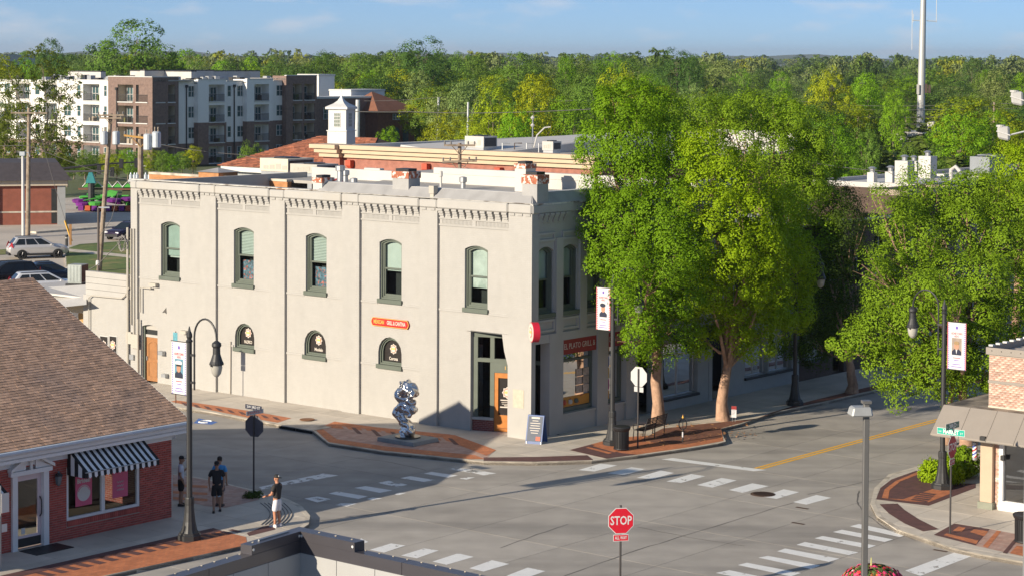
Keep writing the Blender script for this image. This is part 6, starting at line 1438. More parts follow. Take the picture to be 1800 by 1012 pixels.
person('person in black tee and white shorts at the kerb ramp', P(487, 925), (-0.85, 0.45), {'arms': (((-0.25, 0.05, 1.14), (-0.18, 0.30, 1.05)), ((0.25, 0.06, 1.15), (0.12, 0.32, 1.03)))}, (0.03, 0.027, 0.027), (0.62, 0.62, 0.66), (0.7, 0.65, 0.65), (0.02, 0.02, 0.02), cap_back=True, skin=(0.48, 0.22, 0.13))

# ------------------------------------------------------------------ cars
M_tyre = mat('tyre', (0.015, 0.015, 0.016), 0.85); M_rim = mat('dark_rim', (0.05, 0.05, 0.055), 0.35, 0.7); M_rims = mat('silver_rim', (0.5, 0.5, 0.52), 0.3, 0.8)
M_cglass = mat('car_glass', (0.012, 0.016, 0.02), 0.05, var=0); M_tail = mat('tail_lamp', (0.35, 0.01, 0.02), 0.25, var=0); M_head = mat('head_lamp', (0.7, 0.72, 0.75), 0.15, var=0); M_clad = mat('black_cladding', (0.02, 0.02, 0.022), 0.7)
def car(name, label, cat, base, heading, paint, L=4.6, W=1.85, Hh=1.65, wagon=True, rim=M_rim, rail=True):
    t = thing(name, label, cat, base); t.rotation_euler = (0, 0, math.atan2(heading[1], heading[0]))
    mp_ = mat('paint_%s' % label[:14], paint, 0.25, 0.35, var=0.02)
    # local: x forward, y left. lower body loft (stations along x)
    st = [(-0.50, 0.52, 0.80, 0.80), (-0.485, 0.36, 0.95, 0.92), (-0.42, 0.30, 1.02, 0.97), (-0.25, 0.28, 1.03, 1.0), (0.0, 0.28, 1.02, 1.0), (0.20, 0.28, 1.02, 1.0), (0.30, 0.28, 1.0, 0.985), (0.42, 0.30, 0.94, 0.95), (0.475, 0.34, 0.84, 0.88), (0.50, 0.45, 0.72, 0.78)]
    k_ = Hh/1.65
    mb = MB(); vs = []
    for (x, z0, z1, w) in st:
        hw = W/2*w; X = x*L
        vs += [V((X, -hw*0.90, z0*k_)), V((X, -hw, (z0*0.55+z1*0.45)*k_)), V((X, -hw*0.985, (z1-0.10)*k_)), V((X, -hw*0.90, z1*k_)), V((X, 0, (z1+0.03)*k_)), V((X, hw*0.90, z1*k_)), V((X, hw*0.985, (z1-0.10)*k_)), V((X, hw, (z0*0.55+z1*0.45)*k_)), V((X, hw*0.90, z0*k_))]
    n = 9; fs = [(i*n+k, i*n+(k+1) % n, (i+1)*n+(k+1) % n, (i+1)*n+k) for i in range(len(st)-1) for k in range(n)]+[tuple(reversed(range(n))), tuple(range((len(st)-1)*n, len(st)*n))]
    mb.add(vs, fs); o = mb.build('body', mp_, None, smooth=True); o.parent = t; bv = o.modifiers.new('b', 'BEVEL'); bv.width = 0.05; bv.segments = 2
    # cabin: glasshouse with tumblehome
    r0 = -0.475 if wagon else -0.40
    base_x = (r0, 0.28); top_x = (r0+0.10 if wagon else r0+0.17, 0.06); zb, zt_c = 0.99*k_, Hh
    hb, htw = W/2*0.92, W/2*0.72
    ring_b = [V((base_x[0]*L, -hb, zb)), V((base_x[1]*L, -hb, zb)), V((base_x[1]*L, hb, zb)), V((base_x[0]*L, hb, zb))]
    ring_t = [V((top_x[0]*L, -htw, zt_c-0.07)), V((top_x[1]*L, -htw, zt_c-0.05)), V((top_x[1]*L, htw, zt_c-0.05)), V((top_x[0]*L, htw, zt_c-0.07))]
    crown = [V(((top_x[0]+0.04)*L, -htw*0.8, zt_c-0.02)), V(((top_x[1]-0.06)*L, -htw*0.8, zt_c)), V(((top_x[1]-0.06)*L, htw*0.8, zt_c)), V(((top_x[0]+0.04)*L, htw*0.8, zt_c-0.02))]
    cb = MB().add(ring_b+ring_t+crown, [(0,1,5,4),(1,2,6,5),(2,3,7,6),(3,0,4,7),(4,5,9,8),(5,6,10,9),(6,7,11,10),(7,4,8,11),(8,9,10,11)]).build('cabin', mp_, None, smooth=True); cb.parent = t; bv = cb.modifiers.new('b', 'BEVEL'); bv.width = 0.09; bv.segments = 3
    def quad(nm, pts, m_, par, off):
        c = sum((V(p) for p in pts), V((0,0,0)))/len(pts); nrm_ = (V(pts[1])-V(pts[0])).cross(V(pts[2])-V(pts[0])).normalized()
        if nrm_.dot(c-V((-0.05*L, 0, 0.9))) < 0: nrm_ = -nrm_
        q = MB().poly([V(p)+nrm_*off for p in pts]).build(nm, m_, None); q.parent = par; return q
    def lerp4(a, b, c, d, u, v): return (a.lerp(b, u)).lerp(d.lerp(c, u), v)
    for sgn_, (a, b, c, d) in ((-1, (ring_b[0], ring_b[1], ring_t[1], ring_t[0])), (1, (ring_b[3], ring_b[2], ring_t[2], ring_t[3]))):
        for (u0, u1) in ((0.08, 0.32), (0.35, 0.62), (0.65, 0.93)):
            quad('side_window', [lerp4(a, b, c, d, u0, 0.14), lerp4(a, b, c, d, u1, 0.14), lerp4(a, b, c, d, u1-(0.04 if u1 > 0.9 else 0), 0.88), lerp4(a, b, c, d, u0+(0.03 if u0 < 0.1 else 0), 0.88)], M_cglass, cb, 0.012)
        m_ = MB(); m_.lathe((0.2*L, sgn_*(W/2+0.08), 1.06*k_), [(0.02, -0.08), (0.09, -0.05), (0.09, 0.05), (0.02, 0.08)], 8); q = m_.build('mirror', mp_, None); q.parent = t
        if rail: q = MB().tube([V((top_x[0]*L+0.1, sgn_*htw*0.92, zt_c-0.01)), V((top_x[1]*L-0.2, sgn_*htw*0.92, zt_c+0.02))], 0.022, 5).build('roof_rail', M_clad, None); q.parent = cb
    quad('rear_window', [lerp4(ring_b[0], ring_b[3], ring_t[3], ring_t[0], u, v) for u, v in ((0.08, 0.2), (0.92, 0.2), (0.88, 0.92), (0.12, 0.92))], M_cglass, cb, 0.012)
    quad('windscreen', [lerp4(ring_b[1], ring_b[2], ring_t[2], ring_t[1], u, v) for u, v in ((0.06, 0.1), (0.94, 0.1), (0.9, 0.94), (0.1, 0.94))], M_cglass, cb, 0.012)
    for sgn_ in (-1, 1):
        for x in (-0.29, 0.31):
            X = x*L; c = V((X, sgn_*(W/2-0.10), 0.335)); ax = V((0, sgn_, 0))
            a_ = MB().disc(c+ax*0.085, ax, 0.40, 24, 0.03).build('wheel_arch', M_clad, None); a_.parent = t
            w = MB(); pr = [(0.20, -0.12), (0.30, -0.12), (0.335, -0.08), (0.335, 0.10), (0.30, 0.145), (0.22, 0.145)]; vv = []
            for r_, o_ in pr:
                for k in range(22): an = 2*math.pi*k/22; vv.append(c+V((r_*math.cos(an), sgn_*o_, r_*math.sin(an))))
            w.add(vv, [(i*22+k, i*22+(k+1) % 22, (i+1)*22+(k+1) % 22, (i+1)*22+k) for i in range(len(pr)-1) for k in range(22)]); wo_ = w.build('wheel', M_tyre, None, smooth=True); wo_.parent = t
            rm_ = MB().disc(c+ax*0.10, ax, 0.225, 20, 0.015)
            for k in range(5): an = 2*math.pi*k/5; rm_.tube([c+ax*0.125, c+ax*0.135+V((0.215*math.cos(an), 0, 0.215*math.sin(an)))], 0.028, 4)
            q = rm_.build('rim', rim, None); q.parent = wo_
        q = MB().box(Fr((0, 0), (1, 0, 0), (0, 1, 0)), -0.25*L, 0.27*L, sgn_*W/2*0.98-0.03, sgn_*W/2*0.98+0.02, 0.26, 0.42).build('sill_cladding', M_clad, None); q.parent = t
        q = MB().hexa([V((-0.499*L, sgn_*W/2*0.55, 0.86*k_)), V((-0.44*L, sgn_*W/2*0.965, 0.84*k_)), V((-0.43*L, sgn_*W/2*0.98, 0.84*k_)), V((-0.506*L, sgn_*W/2*0.56, 0.86*k_)), V((-0.480*L, sgn_*W/2*0.80, 1.02*k_)), V((-0.46*L, sgn_*W/2*0.93, 1.28*k_)), V((-0.45*L, sgn_*W/2*0.95, 1.26*k_)), V((-0.49*L, sgn_*W/2*0.80, 1.02*k_))]).build('tail_lamp', M_tail, None); q.parent = t
        q = MB().box(Fr((0, 0), (1, 0, 0), (0, 1, 0)), 0.455*L, 0.497*L, sgn_*W/2*0.66-0.16, sgn_*W/2*0.66+0.16, 0.70*k_, 0.82*k_).build('head_lamp', M_head, None); q.parent = t
        q = MB().box(Fr((0, 0), (1, 0, 0), (0, 1, 0)), -0.02*L, 0.03*L, sgn_*W/2*1.0-0.01, sgn_*W/2*1.0+0.015, 0.80*k_, 0.83*k_).build('door_handle', mp_, None); q.parent = t
    q = MB().box(Fr((0, 0), (1, 0, 0), (0, 1, 0)), -0.507*L, -0.47*L, -W/2*0.86, W/2*0.86, 0.30, 0.52).build('rear_bumper', M_clad, None); q.parent = t
    q = MB().box(Fr((0, 0), (1, 0, 0), (0, 1, 0)), 0.47*L, 0.505*L, -W/2*0.74, W/2*0.74, 0.32, 0.55).build('grille', M_clad, None); q.parent = t
    q = MB().box(Fr((0, 0), (1, 0, 0), (0, 1, 0)), -0.509*L, -0.495*L, -0.26, 0.26, 0.66*k_, 0.78*k_).build('number_plate', M_white, None); q.parent = t
    return t
car('parked_car', 'silver SUV parked alone on the concrete beside the verge', 'car', P(66, 453, -0.09), V((0.93, 0.38, 0)), (0.56, 0.55, 0.55), L=4.65, Hh=1.7)
pz = P(78, 517, -0.09); car('parked_car', 'white wagon with red tail lamps parked behind the shop roof', 'car', pz, V((0.93, 0.38, 0)), (0.72, 0.73, 0.75), L=4.7, Hh=1.55, rim=M_rims)
pz = P(8, 506, -0.09); car('parked_car', 'black pickup-like SUV cut off by the left picture edge', 'car', pz, V((-0.75, -0.66, 0)), (0.015, 0.018, 0.022), L=4.9, W=1.95, Hh=1.8, rim=M_rims)
pz = P(88, 497, -0.09); car('parked_car', 'dark blue car mostly hidden behind the white wagon', 'car', pz, V((0.93, 0.38, 0)), (0.02, 0.04, 0.08), L=4.6, Hh=1.5, wagon=False)
pz = P(226, 420, -0.09); car('parked_car', 'dark car nose showing behind the white building edge', 'car', pz, V((-0.5, -0.85, 0)), (0.03, 0.02, 0.05), L=4.5, Hh=1.5, wagon=False)
# ------------------------------------------------------------------ row of shops up the street, in shade under the trees
def sv(x, y=690, n=0.0): return WR.U(x, y, n)
M_store_w = mat('store_white_paint', (0.33, 0.34, 0.34), 0.85, var=0.06); M_store_b = brick_mat('store_shade_brick', (0.085, 0.055, 0.042), (0.07, 0.045, 0.035), (0.10, 0.075, 0.06), sx=4.6, row=0.36, width=1.0)  # brick colour darkened, tree shade on the walls put into it
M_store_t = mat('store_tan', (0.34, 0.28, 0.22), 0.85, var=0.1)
v1, v2, v3, v4, v5 = VE+0.02 if False else VL, sv(1246, 690), sv(1405, 660), sv(1560, 630), sv(1560, 630)+14
def store(label, va, vb, h, m, bays, riser=0.55, awn=None, z_open=3.0, roofm=M_memb):
    t = thing('shopfront', label, 'shop', WR(va, 0, 0), 0, 'shops up the street')
    zs0 = max(0.0, 0)
    mb = MB(); holes = []
    for (a, b, kind) in bays: holes.append([(a, 0.02 if kind == 'door' else riser), (b, 0.02 if kind == 'door' else riser), (b, z_open), (a, z_open)])
    ups_ = []
    top0 = 4.3 if va < VE else 0
    nw = int((vb-va)/1.9)
    if h > 6.5 and va >= VE-0.5:
        for k in range(nw): u = va+(k+0.5)*(vb-va)/nw; ups_.append((u-0.45, u+0.45))
    for a, b in ups_: holes.append([(a, 4.7), (b, 4.7), (b, 6.7), (a, 6.7)])
    hh = h if va >= VE-0.5 else 4.29
    wall(mb, WR, [(va, -0.05), (vb, -0.05), (vb, hh), (va, hh)], holes, -0.03, 0.3); mb.build('front', m, t)
    for a, b in ups_:
        q = MB().box(WR, a, b, -0.3, -0.26, 4.7, 4.78); q.box(WR, a, b, -0.3, -0.26, 5.66, 5.72); q.box(WR, a, a+0.05, -0.3, -0.26, 4.78, 6.7); q.box(WR, b-0.05, b, -0.3, -0.26, 4.78, 6.7); q = q.build('window', M_trim, t)
        MB().box(WR, a, b, -0.34, -0.31, 4.7, 6.7).build('pane', mat('upper_dark_glass', (0.02, 0.025, 0.03), 0.06, var=0), q)
    for (a, b, kind) in bays:
        z0 = 0.02 if kind == 'door' else riser; n_ = -0.25 if kind != 'door' else -1.0
        fm = MB(); ring(fm, WR, [(a, z0), (b, z0), (b, z_open), (a, z_open)], [(a+0.06, z0+0.06), (b-0.06, z0+0.06), (b-0.06, z_open-0.06), (a+0.06, z_open-0.06)], n_-0.06, n_+0.02)
        if kind == 'win' and b-a > 1.6: fm.box(WR, (a+b)/2-0.04, (a+b)/2+0.04, n_-0.06, n_+0.021, z0+0.06, z_open-0.06)
        if kind == 'door': fm.box(WR, a+0.06, b-0.06, n_-0.06, n_+0.021, 2.2, 2.28)
        fo = fm.build('frame', M_steel, t)
        MB().poly([WR(a, n_-0.02, z0), WR(b, n_-0.02, z0), WR(b, n_-0.02, z_open), WR(a, n_-0.02, z_open)]).build('pane', M_shopglass, fo)
        ib = MB(); ib.poly([WR(a-.2, -2.4, 0), WR(b+.2, -2.4, 0), WR(b+.2, -2.4, 3.2), WR(a-.2, -2.4, 3.2)]); ib.poly([WR(a-.2, -2.4, .3), WR(b+.2, -2.4, .3), WR(b+.2, n_-.1, .3), WR(a-.2, n_-.1, .3)]); ib.build('interior', M_dark, fo)
        if kind == 'win': MB().box(WR, a-0.05, b+0.05, -0.05, 0.08, riser-0.12, riser-0.004).build('sill', M_black, t)
    if awn:
        a, b, z1_, z0_, m_ = awn
        for k in range(int((b-a)/0.8)+1):
            p = a+k*0.8; q = min(b, p+0.79); 
            if q-p > 0.1: MB().prism([WR(p, -0.02, z1_), WR(q, -0.02, z1_), WR(q, 1.15, z0_), WR(p, 1.15, z0_)], (0, 0, -0.03)).build('awning_panel', m_, t); MB().box(WR, p, q, 1.14, 1.16, z0_-0.22, z0_).build('valance', m_, t)
    if va >= VE-0.5:
        bd_ = MB(); bd_.box(WR, va, vb, -24, -0.35, h-0.5, h-0.35); bd_.build('roof', roofm, t)
        part('parapet', m, t, WR, va, va+0.3, -24, -0.35, 0, h+0.02); part('parapet', m, t, WR, vb-0.3, vb, -24, -0.35, 0, h+0.01); part('coping', M_kerb, t, WR, va, vb, -0.4, 0.03, h, h+0.08)
    return t
bays2 = [(sv(1121, 700), sv(1147, 700), 'door'), (sv(1166, 690), sv(1227, 690), 'win')]
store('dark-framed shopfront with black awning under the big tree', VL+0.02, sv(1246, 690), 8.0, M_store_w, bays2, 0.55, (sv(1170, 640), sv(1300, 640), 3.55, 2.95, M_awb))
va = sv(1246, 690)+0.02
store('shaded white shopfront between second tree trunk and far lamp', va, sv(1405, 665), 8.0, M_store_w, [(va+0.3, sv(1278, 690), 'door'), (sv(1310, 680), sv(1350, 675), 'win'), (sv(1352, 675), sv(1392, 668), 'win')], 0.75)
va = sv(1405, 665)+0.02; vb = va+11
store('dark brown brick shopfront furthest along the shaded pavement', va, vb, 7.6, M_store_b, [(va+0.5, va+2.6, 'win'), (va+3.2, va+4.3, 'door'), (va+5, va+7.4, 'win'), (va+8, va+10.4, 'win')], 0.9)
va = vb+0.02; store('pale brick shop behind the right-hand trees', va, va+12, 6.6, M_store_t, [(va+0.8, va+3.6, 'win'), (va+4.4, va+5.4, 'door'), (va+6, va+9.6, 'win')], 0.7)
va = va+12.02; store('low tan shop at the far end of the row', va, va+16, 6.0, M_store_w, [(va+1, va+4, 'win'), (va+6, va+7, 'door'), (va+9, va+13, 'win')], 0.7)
# white flat roofs seen right of the big tree
def roofbox(name, label, x0, x1, ytop, D, depth, z0=0.0, m=M_memb, wallm=M_store_b, rel=None, ang=E1):
    a = PD(x0, ytop, D); b = PD(x1, ytop, D); f = Fr((a.x, a.y), -E2, -E1); W_ = (b.x-a.x)/(-E2.x)*0.92
    t = thing(name, label, 'building', V((a.x, a.y, 0)))
    z = a.z
    part('walls', wallm, t, f, 0, W_, -depth, 0, -0.1, z-0.3); part('roof', m, t, f, 0, W_, -depth, 0.02, z-0.3, z-0.22)
    for (p, q, r_, s_) in ((0, W_, -0.25, 0.03), (0, W_, -depth, -depth+0.25), (0, 0.25, -depth+0.25, -0.25), (W_-0.25, W_, -depth+0.25, -0.25)): part('parapet', m, t, f, p, q, r_, s_, z-0.22, z)
    return t, f, z, W_
t, f, z, W_ = roofbox('flat_roof_building', 'white flat-roofed building with stubby chimneys right of the big tree', 1425, 1600, 316, 126, 30)
for (x, y, w_, h_, d_) in ((1584, 300, 0.85, 1.5, -2.5), (1625, 285, 0.85, 1.45, -10), (1562, 310, 0.5, 0.75, -4), (1530, 312, 0.45, 0.7, -3), (1600, 290, 1.0, 0.8, -16)):
    u = f.U(x, y, d_); c = part('chimney', M_memb, t, f, u-w_/2, u+w_/2, d_-w_, d_, z-0.3, z+h_-0.3); MB().lathe(f(u, d_-w_/2, 0), [(0.16, z+h_-0.3), (0.16, z+h_-0.1), (0.28, z+h_-0.05), (0.1, z+h_+0.05)], 10).build('cowl', M_steel, c)
MB().tube([f(f.U(1672, 285, -6), -6, z-0.3), f(f.U(1672, 285, -6), -6, z+0.6), f(f.U(1672, 285, -6)+0.3, -6, z+0.8), f(f.U(1672, 285, -6)+0.6, -6, z+0.5)], 0.12, 8).build('goose_vent', M_memb, t)
t, f, z, W_ = roofbox('flat_roof_building', 'white flat-roofed building right of the twin chimneys', 1600, 1745, 304, 136, 24)
for (x, d_) in ((1722, -4), (1735, -7)):
    u = f.U(x, 285, d_); q = part('air_conditioner', mat('grey_unit', (0.20, 0.22, 0.24), 0.6, 0.3), t, f, u-0.7, u+0.7, d_-1.2, d_, z-0.25, z+1.0); MB().disc(f(u, d_-0.6, z+1.0), ZZ, 0.5, 16, 0.05).build('fan', M_black, q)
t, f, z, W_ = roofbox('flat_roof_building', 'brown-walled building with tan coping in deep shade behind the street trees', 1530, 1592, 332, 116, 6, m=M_store_t)
t, f, z, W_ = roofbox('distant_white_building', 'small white building at the foot of the tall mast', 1545, 1622, 231, 420, 20, wallm=M_memb)
part('equipment_cabinet', M_memb, t, f, W_*0.72, W_*0.86, -8, -6, z-0.2, z+1.9)
t, f, z, W_ = roofbox('distant_brick_house', 'small pale brick house below the right transformers', 1690, 1732, 262, 300, 12, m=M_store_b, wallm=M_store_b)
# ------------------------------------------------------------------ rear brick building with cream cornice
M_rb = brick_mat('rose_brick', (0.35, 0.14, 0.10), (0.31, 0.12, 0.085), (0.33, 0.2, 0.16), sx=4.6, row=0.36, width=1.0)
M_cornice = mat('cream_cornice', (0.53, 0.41, 0.285), 0.7, var=0.05, vscale=1.5)
a = PD(578, 256, 142); RB = Fr((a.x, a.y), -E2, -E1); rbz = a.z
rb2 = thing('rear_brick_building', 'rose brick building with stepped cream cornice behind the white roof', 'building', V((a.x, a.y, 0)))
RBW = 23.0
part('wall', M_rb, rb2, RB, 0, RBW, -22, 0, -0.1, rbz-0.7); part('end_pier', M_rb, rb2, RB, -0.2, 1.35, -0.2, 0.35, -0.1, rbz-0.72)
for k in range(3):
    z0 = rbz-0.75+k*0.29; o_ = 0.25+k*0.22
    part('cornice_step', M_cornice, rb2, RB, 1.6, RBW, -0.2, o_, z0, z0+0.265); part('cornice_step', M_cornice, rb2, RB, -0.3-k*0.25, 1.55+k*0.02, -0.6, o_+0.4, z0+0.01, z0+0.275)
part('roof', M_memb, rb2, RB, 0.3, RBW, -22, -0.3, rbz-0.5, rbz-0.35)
part('parapet', M_memb, rb2, RB, 14, RBW, -22.4, -22, rbz-0.5, rbz+1.0); part('parapet', M_memb, rb2, RB, -0.3, 0.3, -22, -0.2, rbz-0.5, rbz+0.0)
MB().hexa([RB(1, -6, rbz-.4), RB(12, -1.2, rbz-.4), RB(14.2, -20, rbz-.4), RB(13.8, -22, rbz-.4), RB(1, -6.1, rbz-.1), RB(12, -1.3, rbz-.34), RB(14.2, -20, rbz+.9), RB(13.8, -22, rbz+1.0)]).build('raised_roof', M_memb, rb2)
for x, yt in ((615, 282), (749, 288), (877, 295)):
    u = RB.U(x, yt, 0.2); zt = RB.Z(x, yt, 0.2)
    h_ = MB(); h_.box(RB, u-0.22, u+0.22, 0.0, 0.4, zt-0.35, zt); h_.hexa([RB(u-.1, .0, zt-.6), RB(u+.1, .0, zt-.6), RB(u+.1, .2, zt-.6), RB(u-.1, .2, zt-.6), RB(u-.22, 0, zt-.35), RB(u+.22, 0, zt-.35), RB(u+.22, .4, zt-.35), RB(u-.22, .4, zt-.35)]); h_.box(RB, u-0.1, u+0.1, 0.0, 0.2, zt-6, zt-0.6); h_.build('rainwater_head', mat('red_downpipe', (0.50, 0.075, 0.035), 0.6, var=0.05), rb2)
def ac_unit(label, x0, x1, yt, yb, fr_, n_, dep=1.5, col=(0.56, 0.51, 0.42)):
    u0_, u1_ = sorted((fr_.U(x0, yb, n_), fr_.U(x1, yb, n_))); z0 = fr_.Z((x0+x1)/2, yb, n_); z1 = fr_.Z((x0+x1)/2, yt, n_)
    t = thing('rooftop_air_conditioner', label, 'air conditioner', fr_((u0_+u1_)/2, n_, z0), 0, 'rooftop air conditioners')
    c = MB().box(fr_, u0_, u1_, n_-dep, n_, z0+0.12, z1).build('casing', mat('ac_casing_%d' % int(col[0]*100), col, 0.6, 0.1, var=0.06), t)
    MB().box(fr_, u0_+0.05, u1_-0.05, n_-dep+0.05, n_-0.05, z0-1.0, z0+0.12).build('curb', M_steel, t)
    MB().box(fr_, u1_-0.012 if fr_.u.x > 0 else u0_-0.012, u1_+0.012 if fr_.u.x > 0 else u0_+0.012, n_-dep+0.1, n_-0.1, z0+0.2, z1-0.1).build('coil_grille', M_black, t)
    for k in range(4): MB().box(fr_, u0_+0.1+k*(u1_-u0_-0.3)/4, u0_+0.1+(k+0.8)*(u1_-u0_-0.3)/4, n_-0.002, n_+0.012, z0+0.25, z0+0.25+(z1-z0)*0.5*random.uniform(0.4, 1)).build('panel', M_conduit, t)
    MB().disc(fr_((u0_+u1_)/2, n_-dep/2, z1), ZZ, min(u1_-u0_, dep)*0.36, 16, 0.06).build('fan', M_black, t)
    return t
ac_unit('large beige rooftop unit with dark side next to the terracotta roof', 457, 506, 279, 305, WB, -21, 2.2, (0.60, 0.54, 0.43))
ac_unit('smaller grey-beige rooftop unit in front of the green glass strip', 510, 557, 289, 308, WB, -19.5, 1.8, (0.46, 0.43, 0.38))
ac_unit('grey rooftop unit behind the wooden crossarm on the cream-corniced roof', 817, 850, 240, 263, RB, -4, 1.4, (0.50, 0.48, 0.44))
ac_unit('small open-framed rooftop unit by the leaning mast', 953, 972, 249, 268, RB, -6, 0.9, (0.44, 0.43, 0.40))
# little mast and loose pipework on the rear roof
mp_b = RB(RB.U(936, 268, -7), -7, rbz-0.35); tm = thing('roof_mast', 'thin roof mast with curved lamp arm on the cream-corniced roof', 'mast', mp_b)
MB().tube([mp_b, mp_b+ZZ*2.3], 0.04, 6).build('pole', M_steel, tm); MB().tube([mp_b, mp_b+V((0.3, 0, 1.2)), mp_b+V((0.8, 0, 1.7)), mp_b+V((1.2, 0, 1.75))], 0.05, 6).build('curved_arm', M_memb, tm); MB().lathe(mp_b, [(0.02, 1.7), (0.16, 1.85), (0.02, 2.0)], 8).build('globe', M_memb, tm); MB().lathe(mp_b, [(0.02, 2.2), (0.16, 2.35), (0.02, 2.5)], 8).build('globe', M_memb, tm)
for k in range(4): MB().tube([mp_b+V((-2+k*0.8, -1, 0)), mp_b+V((-2+k*0.8, -1, 0.7)), mp_b+V((-1.5+k*0.8, -1, 0.7))], 0.04, 5).build('pipe', M_store_b if k == 1 else M_steel, tm)
# ------------------------------------------------------------------ terracotta hip roof with cupola
M_terra = mat('terracotta_shingle', (0.30, 0.105, 0.055), 0.9, var=0.35, vscale=3.0, bump=0.4, bscale=4, island=0.25, col2=(0.20, 0.07, 0.04), c2scale=1.1, c2lo=0.45, c2hi=0.65)
a = PD(388, 291, 172); TB = Fr((a.x, a.y), -E2, -E1); tz = a.z
tb2 = thing('cupola_building', 'building with terracotta shingle hip roof carrying a white cupola', 'building', V((a.x, a.y, 0)))
TWd = 16.0; TDp = 11; rz0 = PD(560, 243, 168).z
part('wall', M_store_w, tb2, TB, 0.6, TWd-0.6, -TDp+0.6, -0.6, -0.1, tz-0.5); part('fascia', M_white, tb2, TB, 0, TWd, -TDp, 0.0, tz-0.45, tz-0.02)
hr = MB(); ri = 6.0
c4 = [TB(-0.2, 0.2, tz), TB(TWd+0.2, 0.2, tz), TB(TWd+0.2, -TDp-0.2, tz), TB(-0.2, -TDp-0.2, tz)]; rdg = [TB(ri, -TDp/2, rz0), TB(TWd-ri*0.6, -TDp/2, rz0)]
hr.add(c4+rdg, [(0,1,5,4),(2,3,4,5),(3,0,4),(1,2,5)]); rf = hr.build('roof', M_underlay, tb2)
rows = 22; tl = MB()
for r_ in range(rows):
    t0 = r_/rows; t1 = (r_+1.15)/rows
    for (A, B_2, C2, D2) in ((c4[0], c4[1], rdg[1], rdg[0]), (c4[3], c4[0], rdg[0], rdg[0])):
        l0, r0 = A.lerp(D2, t0), B_2.lerp(C2, t0); l1, r1 = A.lerp(D2, min(t1, 1)), B_2.lerp(C2, min(t1, 1)); n = max(1, int((r0-l0).length/0.6))
        for k in range(n):
            p, q = l0.lerp(r0, k/n), l0.lerp(r0, (k+0.96)/n); p1, q1 = l1.lerp(r1, k/n), l1.lerp(r1, (k+0.96)/n); li = ZZ*random.uniform(0.04, 0.08)
            tl.add([p+li, q+li, q1+ZZ*0.02, p1+ZZ*0.02, p, q], [(0,1,2,3),(4,5,1,0)])
stuff(tl.build('shingles', M_terra, rf))
MB().box(TB, TWd-9, TWd-2, -0.55, 0.5, tz-0.9, tz-0.5).build('glass_strip', mat('green_glass_strip', (0.16, 0.20, 0.15), 0.3, var=0.3, vscale=4), tb2)
for k in range(20): MB().box(TB, TWd-9+k*0.35, TWd-9+k*0.35+0.28, -0.6, 0.3, tz-2.2, tz-0.95).build('cladding_board', mat('brown_cladding', (0.20, 0.12, 0.09), 0.8, island=0.2), tb2)
# cupola
cu = PD(592, 250, 160); cf = Fr((cu.x, cu.y), (-E2*0.75+E1*0.25).normalized(), (-E1*0.75-E2*0.25).normalized()); k_ = 160/3700
cz = lambda y: CAMH-(y-102.3)*160/3700
cpl = part('cupola', M_white, tb2, cf, -0.80, 0.80, -1.60, 0.0, cz(262), cz(231))
for (y0_, y1_, w_) in ((231, 229.5, 0.86), (229.5, 192.5, 0.74), (192.5, 188.5, 0.92)): part('cupola_stage', M_white, cpl, cf, -w_, w_, -0.8-w_, -0.8+w_, cz(y0_), cz(y1_))
sp_ = MB(); 
for i, (w_, y_) in enumerate(((0.90, 188.5), (0.72, 186), (0.45, 182.5), (0.22, 177.5), (0.09, 172), (0.015, 165.5))):
    sp_.add([cf(a*w_, -0.8+b*w_, cz(y_)) for a, b in ((-1, 1), (1, 1), (1, -1), (-1, -1))], [])
for i in range(5):
    for k in range(4): sp_.f.append((i*4+k, i*4+(k+1) % 4, i*4+4+(k+1) % 4, i*4+4+k)); sp_.mi.append(0)
sp_.build('cupola_roof', M_white, cpl); MB().tube([cf(0, -0.8, cz(166)), cf(0, -0.8, cz(155))], 0.015, 5).build('spike', M_steel, cpl)
for fr_ in (Fr(cf(0, -0.06, 0), cf.u, cf.n), Fr(cf(0.74, -0.8, 0), -cf.n, cf.u)):
    w2 = MB().box(fr_, -0.24, 0.24, -0.02, 0.012, cz(223), cz(200)).build('cupola_window', mat('cupola_pane', (0.16, 0.20, 0.16), 0.15), cpl); g_ = MB()
    for u in (-0.25, -0.08, 0.08, 0.25): g_.box(fr_, u-0.02, u+0.02, 0.012, 0.03, cz(224), cz(199))
    for y_ in (224, 217.5, 211.5, 205.5, 199.5): g_.box(fr_, -0.27, 0.27, 0.012, 0.032, cz(y_), cz(y_)+0.04)
    g_.build('glazing_bars', M_white, w2)

